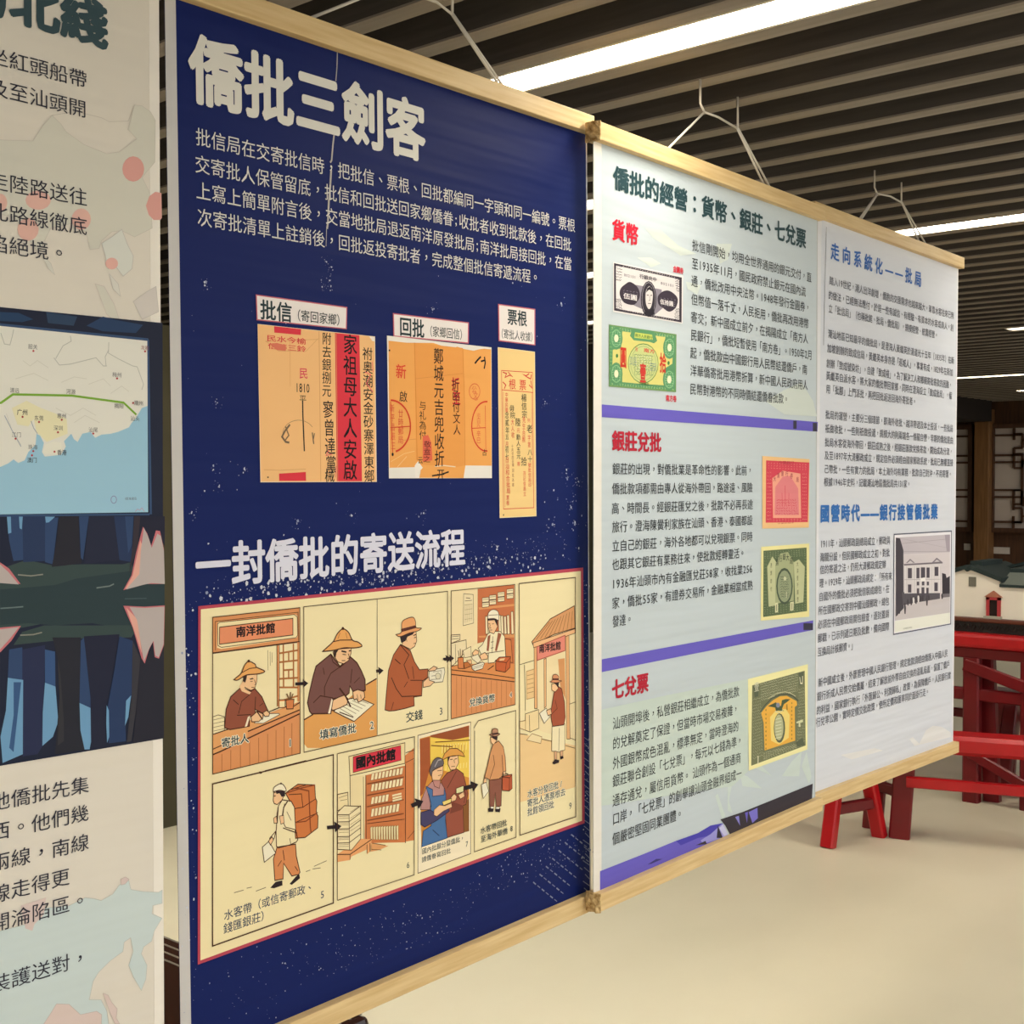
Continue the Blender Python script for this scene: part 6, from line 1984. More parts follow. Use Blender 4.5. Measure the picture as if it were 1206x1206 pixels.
L f0a890 2|12|5291 280 10 -23
L f0a890 2|12|5294 243 4 -24
L f0a890 2|12|5369 306 52 -2
L f0a890 2|12|5411 258 -32 19
L f0a890 2|12|5404 241 -16 -22
L f0a890 2|11|4115 185 24 -19
L f0a890 2|11|4137 111 -18 21
L f0a890 2|11|4144 59 -31 17
L f0a890 2|11|4152 14 -47 -2
L f0a890 2|11|4124 -30 10 -22
L f0a890 2|11|4123 -106 12 21
L f0a890 2|11|4121 -160 17 21
L f0a890 2|11|4153 -205 -46 2
L f0a890 2|11|4154 -259 -47 1
L f0a890 2|11|4128 -301 5 -23
L f0a890 2|11|4108 -366 46 -1
L f0a890 2|11|4147 -413 -32 -16
L f0a890 2|11|4152 -481 -40 12
L f0a890 2|11|4111 -524 42 -11
L f0a890 2|11|4173 165 12 22
L f0a890 2|11|4177 133 5 -23
L f0a890 2|11|4177 78 5 -22
L f0a890 2|11|4157 16 46 -6
L f0a890 2|11|4157 -42 47 1
L f0a890 2|11|4183 -107 -4 22
L f0a890 2|11|4165 -158 33 16
L f0a890 2|11|4199 -212 -35 15
L f0a890 2|11|4159 -256 46 -5
L f0a890 2|11|4193 -304 -22 -19
L f0a890 2|11|4206 -368 -47 1
L f0a890 2|11|4165 -414 36 -16
L f0a890 2|11|4161 -479 45 6
L f0a890 2|11|4200 -523 -32 -16
L f0a890 2|11|4217 185 27 -18
L f0a890 2|11|4222 111 19 21
L f0a890 2|11|4215 75 33 -16
L f0a890 2|11|4211 8 42 10
L f0a890 2|11|4255 -38 -45 -7
L f0a890 2|11|4255 -100 -45 8
L f0a890 2|11|4246 -141 -26 -19
L f0a890 2|11|4257 -204 -47 -2
L f0a890 2|11|4225 -249 18 -21
L f0a890 2|11|4211 -311 46 -6
L f0a890 2|11|4219 -377 31 17
L f0a890 2|11|4232 -412 5 -22
L f0a890 2|11|4231 -488 9 21
L f0a890 2|11|4229 -521 13 -22
L f0a890 2|12|5279 156 50 6
L f0a890 2|12|5288 113 33 -18
L f0a890 2|12|5280 50 50 -3
L f0a890 2|12|5280 -7 51 1
L f0a890 2|12|5295 -51 21 -21
L f0a890 2|12|5288 -109 37 -16
L f0a890 2|12|5322 -182 -30 20
L f0a890 2|12|5322 -218 -29 -19
L f0a890 2|12|5288 -289 39 14
L f0a890 2|12|5305 -326 6 -23
L f0a890 2|12|5284 -395 49 5
L f0a890 2|12|5320 -437 -22 -21
L f0a890 2|12|5330 -510 -41 14
L f0a890 2|12|5287 -562 46 8
L f0a890 2|12|5371 148 -21 22
L f0a890 2|12|5338 98 46 11
L f0a890 2|12|5368 37 -13 23
L f0a890 2|12|5337 -3 50 -7
L f0a890 2|12|5344 -70 37 16
L f0a890 2|12|5385 -124 -44 13
L f0a890 2|12|5373 -162 -19 -21
L f0a890 2|12|5354 -217 19 -22
L f0a890 2|12|5349 -292 30 18
L f0a890 2|12|5387 -344 -45 12
L f0a890 2|12|5341 -398 48 9
L f0a890 2|12|5362 -460 7 23
L f0a890 2|12|5341 -507 50 5
L f0a890 2|12|5390 -565 -47 11
L f0a890 2|12|5426 148 -17 22
L f0a890 2|12|5438 96 -40 16
L f0a890 2|12|5420 60 -3 -23
L f0a890 2|12|5394 -10 50 6
L f0a890 2|12|5429 -51 -19 -22
L f0a890 2|12|5415 -129 10 23
L f0a890 2|12|5396 -176 49 6
L f0a890 2|12|5436 -238 -30 19
L f0a890 2|12|5405 -274 33 -19
L f0a890 2|12|5410 -349 23 20
L f0a890 2|12|5435 -405 -26 21
L f0a890 2|12|5412 -439 21 -22
L f0a890 2|12|5398 -501 50 -9
L f0a890 2|12|5449 -564 -51 6
L d6485a 4|18|4424 -254 68 16
L d6485a 4|18|4415 -293 73 11
L d6485a 4|18|4415 -340 60 22
L d6485a 4|18|4405 -360 67 -20
L d6485a 4|18|4464 -422 -64 21
L d6485a 4|18|4460 -445 -68 -15
L d6485a 4|18|4567 -251 -76 8
L d6485a 4|18|4498 -275 53 -27
L d6485a 4|18|4507 -313 28 -34
L d6485a 4|18|4554 -366 -73 -11
L d6485a 4|18|4507 -395 14 -36
L d6485a 4|18|4547 -450 -74 -9
L d6485a 4|18|4562 -244 77 -7
L d6485a 4|18|4566 -280 66 -19
L d6485a 4|18|4608 -349 -20 36
L d6485a 4|18|4631 -365 -68 -16
L d6485a 4|18|4635 -417 -78 5
L d6485a 4|18|4599 -474 -8 36
L d6485a 4|18|4696 -235 -49 -27
L d6485a 4|18|4637 -283 73 -14
L d6485a 4|18|4667 -350 16 36
L d6485a 4|18|4710 -384 -66 20
L d6485a 4|18|4700 -432 -43 32
L d6485a 4|18|4709 -471 -57 26
L d6485a 4|18|4705 -252 78 6
L d6485a 4|18|4774 -278 -51 -27
L d6485a 4|18|4751 -352 4 37
L d6485a 4|18|4784 -362 -53 -26
L d6485a 4|18|4797 -426 -71 17
L d6485a 4|18|4787 -476 -42 32
L d6485a 4|18|4832 -233 -31 -34
L d6485a 4|18|4790 -282 68 -20
L d6485a 4|18|4870 -332 -78 -5
L d6485a 4|18|4846 -395 -16 36
L d6485a 4|18|4879 -430 -67 21
L d6485a 4|18|4890 -456 -75 -11
L d6485a 4|18|4915 -266 -50 30
L d6485a 4|18|4883 -276 33 -34
L d6485a 4|18|4892 -319 35 -34
L d6485a 4|18|4937 -362 -35 -32
L d6485a 4|18|4914 -437 32 33
L d6485a 4|18|4926 -445 27 -36
L d6485a 4|18|4933 -239 60 -25
L d6485a 4|18|4943 -283 66 -23
L d6485a 4|18|4950 -332 78 -10
L d6485a 4|19|5008 -361 -13 -37
L d6485a 4|19|5051 -431 -73 18
L d6485a 4|19|5010 -481 35 32
L d6485a 4|19|5056 -237 -38 -32
L d6485a 4|19|5080 -282 -55 -27
L d6485a 4|19|5078 -320 -19 -36
L d6485a 4|19|5098 -364 -27 -34
L d6485a 4|19|5093 -442 14 36
L d6485a 4|19|5155 -473 -78 13
L f0a890 2|11|4338 -545 -11 22
L f0a890 2|11|4320 -569 26 18
L f0a890 2|11|4418 -526 20 -21
L f0a890 2|11|4405 -562 48 -1
L f0a890 2|11|4516 -528 17 -21
L f0a890 2|11|4536 -575 -23 21
L f0a890 2|11|4601 -534 41 -14
L f0a890 2|11|4621 -578 2 22
L f0a890 2|11|4705 -534 29 -19
L f0a890 2|11|4727 -581 -14 23
L f0a890 2|11|4822 -557 -8 23
L f0a890 2|11|4816 -583 5 22
L f0a890 2|12|4941 -544 -47 -7
L f0a890 2|12|4901 -583 33 17
L f0a890 2|12|4993 -551 50 1
L f0a890 2|12|4999 -569 38 -16
L f0a890 2|12|5144 -554 -51 3
L f0a890 2|12|5094 -582 49 5
L f0a890 2|12|5222 -567 -4 24
L f0a890 2|12|5244 -578 -47 -7
L d6485a 4|27|4696 -22 12 -320
L d6485a 4|23|4594 -136 17 -205
L d6485a 4|23|4825 -137 -8 -207
V a83048 4|大|8705 160 8705 160 172 172 1
V a83048 4|清|8943 265 8943 265 173 173 1
V a83048 4|票|9214 320 9214 320 175 175 1
V a83048 4|行|9507 312 9507 312 177 177 1
V a83048 4|券|9825 254 9825 254 179 179 1
V a83048 4|局|10227 139 10227 139 182 182 1
T b83a48 3|中國銀行|8954 664 0 262 262 108 1
T c05a50 3|中華民國年|8891 -1213 0 221 221 39 0
@2|stamp_picture|dark green engraved bond print with an oval
P ece4a4 0|0|3937 -940 1597 -11 10 -1175 -1614 75
P 5e6e50 1|0|4007 -1003 1433 -10 25 -1016 -1461 27
P c3c79c 2|0|4125 -1250 164 149 168 -121 -20 -634 -261 -3
P c3c79c 2|0|4998 -1226 176 37 207 -127 -47 -562 -281 -2
P a9b088 3|0|4385 -1241 168 173 244 13 201 -171 4 -604 -613 0
L a4b08c 2|11|4080 -1039 -45 7
L a4b08c 2|11|4064 -1053 -12 -21
L a4b08c 2|11|4035 -1088 46 -7
L a4b08c 2|11|4072 -1129 -27 19
L a4b08c 2|11|4135 -1025 11 -22
L a4b08c 2|11|4142 -1053 -2 -22
L a4b08c 3|11|4161 -1087 -38 -11
L a4b08c 3|11|4158 -1130 -30 19
L a4b08c 2|11|4200 -1037 47 0
L a4b08c 2|11|4248 -1063 -46 -4
L a4b08c 3|11|4202 -1093 48 -1
L a4b08c 3|11|4204 -1121 47 -1
L a4b08c 2|11|4307 -1026 2 -23
L a4b08c 2|11|4288 -1060 43 -12
L a4b08c 3|11|4298 -1084 26 -21
L a4b08c 3|11|4299 -1132 26 18
L a4b08c 4|11|4412 -1046 -39 15
L a4b08c 4|11|4374 -1071 41 9
L a4b08c 4|11|4373 -1096 47 1
L a4b08c 4|11|4412 -1134 -28 20
L a4b08c 4|11|4501 -1042 -47 7
L a4b08c 4|11|4458 -1062 44 -11
L a4b08c 4|11|4458 -1094 48 -5
L a4b08c 4|11|4476 -1136 16 21
L a4b08c 4|11|4575 -1050 -23 21
L a4b08c 4|11|4564 -1080 4 23
L a4b08c 4|11|4591 -1103 -45 11
L a4b08c 4|11|4583 -1137 -23 21
L a4b08c 4|11|4665 -1049 -31 18
L a4b08c 4|11|4633 -1075 39 12
L a4b08c 4|11|4637 -1090 37 -17
L a4b08c 4|11|4683 -1128 -49 1
L a4b08c 4|11|4745 -1030 -17 -21
L a4b08c 4|11|4728 -1080 23 19
L a4b08c 4|11|4726 -1107 35 15
L a4b08c 4|11|4747 -1118 0 -22
L a4b08c 4|11|4802 -1035 44 -13
L a4b08c 4|12|4827 -1059 2 -23
L a4b08c 4|12|4841 -1090 -19 -21
L a4b08c 4|12|4833 -1141 5 22
L a4b08c 4|12|4933 -1037 -42 -10
L a4b08c 4|12|4916 -1083 0 23
L a4b08c 4|12|4928 -1091 -15 -21
L a4b08c 4|12|4950 -1134 -50 5
L a4b08c 4|12|4991 -1032 20 -22
L a4b08c 4|12|5021 -1082 -31 19
L a4b08c 4|12|5035 -1105 -50 4
L a4b08c 4|12|4999 -1141 32 16
L a4b08c 2|12|5066 -1046 48 5
L a4b08c 2|12|5120 -1076 -50 5
L a4b08c 2|12|5077 -1098 46 -12
L a4b08c 2|12|5082 -1137 47 6
L a4b08c 2|12|5156 -1047 48 6
L a4b08c 2|12|5211 -1074 -51 -1
L a4b08c 2|12|5217 -1105 -51 0
L a4b08c 2|12|5174 -1139 46 8
L a4b08c 2|12|5271 -1033 -1 -23
L a4b08c 2|12|5277 -1064 -1 -23
L a4b08c 2|12|5291 -1117 -17 23
L a4b08c 2|12|5301 -1147 -24 21
L a4b08c 2|12|5372 -1057 -21 23
L a4b08c 2|12|5356 -1086 24 20
L a4b08c 2|12|5401 -1109 -52 4
L a4b08c 2|12|5404 -1133 -45 -9
L a4b08c 2|11|4031 -1861 47 -5
L a4b08c 2|11|4037 -1888 36 -18
L a4b08c 2|11|4073 -1925 -36 -11
L a4b08c 2|11|4065 -1975 -19 22
L a4b08c 3|11|4124 -1855 31 -19
L a4b08c 2|11|4122 -1890 36 -17
L a4b08c 2|11|4137 -1921 6 -23
L a4b08c 2|11|4140 -1977 2 22
L a4b08c 3|11|4210 -1855 29 -21
L a4b08c 2|11|4227 -1911 -3 23
L a4b08c 2|11|4238 -1945 -25 22
L a4b08c 2|11|4211 -1959 31 -19
L a4b08c 3|11|4334 -1871 -46 9
L a4b08c 2|11|4334 -1899 -45 -4
L a4b08c 2|11|4333 -1931 -41 -9
L a4b08c 2|11|4289 -1969 48 -3
L a4b08c 3|11|4377 -1860 40 -16
L a4b08c 2|11|4375 -1899 47 -7
L a4b08c 2|11|4377 -1940 44 5
L a4b08c 2|11|4420 -1967 -39 -10
L a4b08c 3|11|4477 -1857 15 -23
L a4b08c 2|11|4497 -1895 -23 -18
L a4b08c 2|11|4503 -1932 -32 -14
L a4b08c 2|11|4465 -1976 46 3
L a4b08c 2|11|4566 -1858 13 -23
L a4b08c 2|11|4569 -1894 10 -23
L a4b08c 2|11|4596 -1948 -42 14
L a4b08c 2|11|4599 -1982 -46 11
L a4b08c 2|11|4638 -1873 46 3
L a4b08c 2|11|4650 -1916 25 18
L a4b08c 2|11|4679 -1935 -30 -16
L a4b08c 2|11|4658 -1967 14 -23
L a4b08c 2|11|4737 -1881 26 18
L a4b08c 2|11|4727 -1907 49 -2
L a4b08c 2|11|4729 -1940 48 -9
L a4b08c 2|12|4757 -1992 -5 23
L a4b08c 2|12|4823 -1881 33 15
L a4b08c 2|12|4856 -1920 -29 21
L a4b08c 2|12|4838 -1935 10 -23
L a4b08c 2|12|4838 -1993 14 21
L a4b08c 2|12|4933 -1886 -6 23
L a4b08c 2|12|4923 -1900 18 -23
L a4b08c 2|12|4950 -1958 -32 20
L a4b08c 2|12|4931 -1973 10 -24
L a4b08c 3|12|4997 -1871 48 -10
L a4b08c 2|12|5036 -1904 -26 -18
L a4b08c 2|12|5038 -1941 -25 -18
L a4b08c 2|12|5047 -1982 -40 -10
L a4b08c 3|12|5128 -1887 -31 21
L a4b08c 2|12|5102 -1923 26 18
L a4b08c 2|12|5093 -1953 49 2
L a4b08c 2|12|5094 -1989 51 0
L a4b08c 3|12|5179 -1877 51 -2
L a4b08c 2|12|5201 -1927 13 22
L a4b08c 2|12|5219 -1943 -18 -21
L a4b08c 2|12|5201 -1980 23 -23
L a4b08c 3|12|5316 -1889 -37 19
L a4b08c 2|12|5325 -1923 -49 11
L a4b08c 2|12|5315 -1967 -24 23
L a4b08c 2|12|5284 -1985 43 -17
L a4b08c 3|12|5382 -1869 19 -23
L a4b08c 2|12|5372 -1923 45 8
L a4b08c 2|12|5418 -1966 -42 17
L a4b08c 2|12|5409 -2008 -18 24
L 8a9a78 3|11|4020 -1153 41 -13
L 8a9a78 2|11|4035 -1199 11 -23
L 8a9a78 2|11|4049 -1251 -16 -21
L 8a9a78 2|11|4023 -1318 37 11
L 8a9a78 2|11|4065 -1365 -47 3
L 8a9a78 2|11|4046 -1426 -8 23
L 8a9a78 2|11|4023 -1458 38 -15
L 8a9a78 2|11|4066 -1519 -47 5
L 8a9a78 2|11|4030 -1576 26 17
L 8a9a78 2|11|4066 -1622 -46 6
L 8a9a78 2|11|4022 -1672 43 5
L 8a9a78 2|11|4027 -1727 34 12
L 8a9a78 2|11|4060 -1765 -32 -14
L 8a9a78 2|11|4021 -1821 47 -4
L 8a9a78 3|11|4086 -1173 2 22
L 8a9a78 3|11|4071 -1204 33 -18
L 8a9a78 3|11|4064 -1262 47 -4
L 8a9a78 2|11|4091 -1326 -6 22
L 8a9a78 2|11|4076 -1375 25 17
L 8a9a78 2|11|4077 -1426 24 18
L 8a9a78 3|11|4067 -1470 44 3
L 8a9a78 2|11|4082 -1508 14 -23
L 8a9a78 3|11|4069 -1564 41 -14
L 8a9a78 3|11|4073 -1613 34 -18
L 8a9a78 3|11|4067 -1673 46 0
L 8a9a78 3|11|4073 -1716 36 -17
L 8a9a78 3|11|4078 -1765 26 -21
L 8a9a78 4|11|4068 -1823 46 -7
L 8a9a78 3|12|5399 -1183 -47 12
L 8a9a78 3|12|5394 -1239 -35 19
L 8a9a78 3|12|5366 -1292 21 21
L 8a9a78 3|12|5381 -1322 -8 -23
L 8a9a78 3|12|5393 -1396 -31 21
L 8a9a78 3|12|5358 -1444 40 12
L 8a9a78 3|12|5357 -1495 43 10
L 8a9a78 3|12|5369 -1531 20 -23
L 8a9a78 3|12|5394 -1605 -30 21
L 8a9a78 3|12|5399 -1656 -39 19
L 8a9a78 3|12|5406 -1701 -52 4
L 8a9a78 3|12|5355 -1751 51 1
L 8a9a78 3|12|5406 -1807 -51 8
L 8a9a78 4|12|5406 -1853 -49 -4
L 8a9a78 3|12|5395 -1182 49 6
L 8a9a78 3|12|5437 -1241 -34 19
L 8a9a78 2|12|5429 -1273 -17 -22
L 8a9a78 2|12|5430 -1325 -18 -21
L 8a9a78 3|12|5447 -1389 -51 2
L 8a9a78 3|12|5397 -1435 50 -11
L 8a9a78 3|12|5443 -1501 -41 17
L 8a9a78 2|12|5425 -1557 -5 24
L 8a9a78 3|12|5446 -1593 -46 -8
L 8a9a78 2|12|5409 -1658 29 17
L 8a9a78 3|12|5401 -1705 46 7
L 8a9a78 3|12|5449 -1760 -49 12
L 8a9a78 2|12|5436 -1818 -22 23
L 8a9a78 4|12|5406 -1849 39 -19
V 3c4638 5|票|8885 -2397 8885 -2397 212 212 1
V 3c4638 5|行|9106 -2295 9106 -2295 213 213 1
V 3c4638 5|銀|9350 -2247 9350 -2247 215 215 1
V 3c4638 5|大|9576 -2285 9576 -2285 217 217 1
V 3c4638 5|局|9825 -2398 9825 -2398 220 220 1
P 4c5a48 4|0|4966 -1600 -21 -109 -60 -90 -90 -56 -105 -14 -105 30 -88 68 -60 97 -21 110 20 107 58 89 87 56 105 16 105 -27 91 -67 61 -98
P 96a080 5|0|4921 -1597 -18 -94 -50 -78 -75 -48 -88 -13 -88 26 -75 59 -50 83 -17 95 16 93 49 76 73 50 88 14 89 -24 76 -58 51 -84
L 4c5a48 6|16|4615 -1435 -67 10
L 4c5a48 6|16|4611 -1478 -58 20
L 4c5a48 6|16|4564 -1518 37 24
L 4c5a48 6|16|4555 -1552 55 16
L 4c5a48 6|16|4558 -1591 50 18
L 4c5a48 6|16|4606 -1610 -45 -21
L 4c5a48 6|16|4551 -1661 65 6
L 4c5a48 6|16|4614 -1691 -60 -10
L 4c5a48 6|16|4596 -1720 -24 -28
L 4c5a48 6|16|4607 -1422 57 -22
L 4c5a48 6|16|4670 -1474 -68 6
L 4c5a48 6|16|4617 -1495 38 -29
L 4c5a48 6|16|4641 -1532 -10 -31
L 4c5a48 6|16|4663 -1597 -53 23
L 4c5a48 6|16|4631 -1639 11 31
L 4c5a48 6|16|4637 -1678 1 32
L 4c5a48 6|16|4608 -1690 59 -20
L 4c5a48 6|16|4606 -1730 63 -16
L 4c5a48 6|16|4690 -1420 -2 -32
L 4c5a48 6|16|4722 -1481 -65 14
L 4c5a48 6|16|4672 -1525 36 25
L 4c5a48 6|16|4680 -1565 21 29
L 4c5a48 6|16|4659 -1593 63 9
L 4c5a48 6|16|4720 -1638 -58 21
L 4c5a48 6|16|4714 -1679 -46 27
L 4c5a48 6|16|4700 -1689 -18 -30
L 4c5a48 6|16|4705 -1728 -27 -28
L 4c5a48 6|16|4734 -1423 19 -32
L 4c5a48 6|16|4777 -1483 -67 11
L 4c5a48 6|16|4771 -1528 -54 24
L 4c5a48 6|16|4775 -1563 -62 18
L 4c5a48 6|16|4771 -1584 -53 -17
L 4c5a48 6|16|4775 -1625 -61 -11
L 4c5a48 6|16|4745 -1653 1 -32
L 4c5a48 6|16|4732 -1721 27 27
L 4c5a48 6|16|4776 -1756 -61 20
L 4c5a48 6|16|4798 -1459 -1 33
L 4c5a48 6|16|4785 -1495 26 28
L 4c5a48 6|16|4805 -1504 -13 -31
L 4c5a48 6|16|4773 -1545 51 -25
L 4c5a48 6|16|4806 -1581 -14 -30
L 4c5a48 6|16|4770 -1641 58 14
L 4c5a48 6|16|4791 -1688 17 30
L 4c5a48 6|16|4828 -1704 -57 -14
L 4c5a48 6|16|4794 -1765 11 31
L e0dcb8 7|28|4752 -1673 1 -92
P c8cca8 7|0|4751 -1467 -4 -12 -10 -9 -16 -6 -19 -2 -19 4 -16 8 -10 11 -4 12 3 12 11 10 16 6 19 1 18 -3 16 -8 11 -11
V 3c4638 3|憑票即付|8504 -2468 8509 -3189 114 153 0
V 3c4638 4|大洋壹千圓整|10248 -2512 10278 -3633 122 164 0
P d8d8b0 6|0|4380 -1818 96 0 1 -150 -96 3
P d8d8b0 6|0|4878 -1844 125 3 -14 -139 -110 2
V 3c4638 7|1|8856 -3784 8856 -3784 288 288 1
V 3c4638 7|1|9876 -3826 9876 -3826 300 300 1
@2|stamp_picture|grey green bond print with a yellow centre
P f2ecb0 0|0|3543 -2883 1960 -1 -6 -1370 -1925 2
P 757a5c 1|0|3670 -2994 1719 18 45 -1204 -1787 -12
P 5c6450 2|0|3700 -3012 183 -6 -29 -162 -107 -1
P 5c6450 2|0|5176 -2988 171 4 -15 -203 -120 -1
L b8b89a 2|16|3978 -3014 -65 0
L b8b89a 2|16|3926 -3061 49 16
L b8b89a 2|16|3922 -3084 66 -15
L b8b89a 2|16|3966 -3116 -13 -30
L b8b89a 2|16|3931 -3169 66 -1
L b8b89a 2|16|3987 -3225 -36 33
L b8b89a 2|16|3950 -3233 47 -30
L b8b89a 2|16|4024 -3003 -39 -22
L b8b89a 2|16|3984 -3061 50 16
L b8b89a 2|16|4046 -3090 -64 -4
L b8b89a 2|16|3985 -3124 67 -14
L b8b89a 2|16|3996 -3176 54 12
L b8b89a 2|16|4004 -3194 47 -30
L b8b89a 2|16|4054 -3264 -43 31
L b8b89a 2|16|4089 -3028 -51 29
L b8b89a 2|17|4101 -3053 -66 0
L b8b89a 2|16|4040 -3092 66 0
L b8b89a 2|16|4062 -3114 31 -34
L b8b89a 2|17|4110 -3184 -55 27
L b8b89a 2|16|4061 -3195 52 -29
L b8b89a 2|16|4058 -3248 67 -2
L b8b89a 2|17|4102 -2998 42 -31
L b8b89a 2|17|4162 -3059 -69 12
L b8b89a 2|17|4115 -3104 34 24
L b8b89a 2|17|4112 -3139 51 16
L b8b89a 2|17|4113 -3157 57 -27
L b8b89a 2|17|4122 -3218 49 17
L b8b89a 2|17|4132 -3260 38 22
L b8b89a 2|17|4196 -3000 -27 -27
L b8b89a 2|17|4186 -3069 2 33
L b8b89a 2|17|4187 -3075 10 -34
L b8b89a 2|17|4177 -3115 40 -33
L b8b89a 2|17|4183 -3154 37 -33
L b8b89a 2|17|4219 -3196 -25 -28
L b8b89a 2|17|4195 -3262 32 25
L b8b89a 2|17|4276 -3014 -67 1
L b8b89a 2|17|4212 -3050 70 -6
L b8b89a 2|17|4225 -3099 54 14
L b8b89a 2|17|4248 -3114 17 -35
L b8b89a 2|17|4293 -3168 -63 -6
L b8b89a 2|17|4234 -3200 64 -21
L b8b89a 2|17|4301 -3262 -60 24
L b8b89a 2|17|4330 -3027 -55 27
L b8b89a 2|17|4338 -3065 -61 24
L b8b89a 2|17|4282 -3080 60 -25
L b8b89a 2|17|4344 -3146 -54 28
L b8b89a 2|17|4295 -3157 54 -29
L b8b89a 2|17|4308 -3222 37 23
L b8b89a 2|17|4365 -3251 -68 1
L b8b89a 2|17|4335 -3000 57 -27
L b8b89a 2|17|4333 -3051 70 -4
L b8b89a 2|17|4340 -3094 66 3
L b8b89a 2|17|4395 -3120 -35 -24
L b8b89a 2|17|4351 -3175 63 6
L b8b89a 2|17|4395 -3196 -15 -31
L b8b89a 2|17|4427 -3259 -69 16
L b8b89a 2|17|4456 -3024 -64 22
L b8b89a 2|17|4420 -3068 17 30
L b8b89a 2|17|4402 -3081 64 -23
L b8b89a 2|17|4404 -3124 69 -16
L b8b89a 2|17|4422 -3156 42 -32
L b8b89a 2|17|4475 -3204 -53 -15
L b8b89a 2|17|4443 -3266 20 29
L b8b89a 2|17|4491 -3030 -12 34
L b8b89a 2|17|4462 -3039 56 -28
L b8b89a 2|17|4498 -3110 -7 35
L b8b89a 2|17|4486 -3115 27 -35
L b8b89a 2|17|4469 -3166 71 -13
L b8b89a 2|17|4545 -3214 -71 4
L b8b89a 2|17|4484 -3257 60 10
L b8b89a 2|17|4517 -3019 59 12
L b8b89a 2|17|4584 -3051 -66 -4
L b8b89a 2|17|4546 -3107 21 29
L b8b89a 2|17|4549 -3115 25 -35
L b8b89a 2|17|4547 -3156 38 -33
L b8b89a 2|17|4536 -3212 69 0
L b8b89a 2|17|4593 -3269 -34 34
L b8b89a 2|17|4591 -2996 34 -34
L b8b89a 2|17|4632 -3041 -38 -24
L b8b89a 2|17|4613 -3109 10 32
L b8b89a 2|17|4589 -3122 68 -21
L b8b89a 2|17|4614 -3155 28 -35
L b8b89a 2|17|4621 -3227 23 29
L b8b89a 2|17|4634 -3236 7 -34
L b8b89a 2|17|4701 -3008 -62 -9
L b8b89a 2|17|4708 -3050 -66 -6
L b8b89a 2|17|4716 -3095 -72 4
L b8b89a 2|17|4698 -3119 -26 -28
L b8b89a 2|17|4689 -3156 1 -34
L b8b89a 2|17|4684 -3228 22 30
L b8b89a 2|17|4698 -3270 4 33
L b8b89a 2|17|4698 -3014 68 3
L b8b89a 2|17|4702 -3044 70 -17
L b8b89a 2|17|4722 -3076 40 -33
L b8b89a 2|17|4726 -3144 43 22
L b8b89a 2|17|4766 -3159 -27 -28
L b8b89a 2|17|4748 -3229 19 31
L b8b89a 2|17|4774 -3239 -23 -29
L b8b89a 2|17|4823 -3005 -56 -15
L b8b89a 2|17|4818 -3070 -36 34
L b8b89a 2|17|4837 -3089 -64 -7
L b8b89a 2|17|4846 -3140 -72 14
L b8b89a 2|17|4780 -3165 71 -17
L b8b89a 2|17|4798 -3224 44 21
L b8b89a 2|17|4852 -3269 -54 30
L b8b89a 2|17|4859 -2995 -2 -34
L b8b89a 2|17|4899 -3054 -72 3
L b8b89a 2|17|4892 -3109 -48 32
L b8b89a 2|17|4840 -3136 66 5
L b8b89a 2|17|4842 -3167 72 -14
L b8b89a 2|17|4850 -3218 66 7
L b8b89a 2|17|4919 -3268 -62 26
L b8b89a 2|17|4886 -3004 71 -17
L b8b89a 2|17|4950 -3043 -48 -19
L b8b89a 2|17|4937 -3111 -12 35
L b8b89a 2|17|4908 -3119 56 -29
L b8b89a 2|17|4973 -3187 -63 26
L b8b89a 2|17|4981 -3225 -69 21
L b8b89a 2|17|4985 -3267 -66 24
L b8b89a 2|17|4948 -3005 73 -14
L b8b89a 2|17|4953 -3046 73 -13
L b8b89a 2|17|4959 -3093 72 -1
L b8b89a 2|17|4981 -3117 38 -34
L b8b89a 2|17|4990 -3157 30 -35
L b8b89a 2|17|5044 -3226 -67 22
L b8b89a 2|17|4979 -3249 73 -13
L b8b89a 2|17|5053 -3029 -9 35
L b8b89a 2|17|5051 -3069 6 33
L b8b89a 2|17|5078 -3081 -38 -25
L b8b89a 2|17|5094 -3148 -60 28
L b8b89a 2|17|5106 -3177 -74 5
L b8b89a 2|17|5089 -3233 -30 35
L b8b89a 2|17|5062 -3239 34 -35
L b8b89a 2|17|5076 -3004 73 -15
L b8b89a 2|17|5087 -3039 62 -27
L b8b89a 3|17|5089 -3096 68 6
L b8b89a 3|17|5091 -3131 74 -6
L b8b89a 2|17|5137 -3158 -7 -34
L b8b89a 2|17|5143 -3233 -9 35
L b8b89a 2|17|5139 -3239 9 -35
L a8a888 3|16|3737 -3203 -49 -16
L a8a888 2|16|3709 -3241 8 -33
L a8a888 2|16|3697 -3288 33 -32
L a8a888 2|16|3686 -3355 57 9
L a8a888 2|16|3744 -3409 -59 24
L a8a888 2|16|3728 -3460 -25 33
L a8a888 2|16|3747 -3500 -63 20
L a8a888 2|16|3741 -3529 -49 -15
L a8a888 2|16|3721 -3600 -8 34
L a8a888 2|16|3747 -3641 -59 24
L a8a888 2|16|3712 -3691 12 30
L a8a888 2|16|3736 -3739 -35 33
L a8a888 2|16|3702 -3780 35 22
L a8a888 2|16|3751 -3814 -62 -3
L a8a888 2|16|3702 -3846 37 -33
L a8a888 2|16|3701 -3892 40 -33
L a8a888 2|16|3727 -3972 -11 34
L a8a888 2|16|3706 -3985 33 -34
L a8a888 2|16|3742 -4065 -38 33
L a8a888 2|16|3748 -4110 -49 31
L a8a888 3|16|3733 -3202 63 -20
L a8a888 2|16|3758 -3273 14 30
L a8a888 2|16|3734 -3297 66 -16
L a8a888 2|16|3746 -3360 44 18
L a8a888 2|16|3751 -3409 36 23
L a8a888 2|16|3763 -3427 14 -34
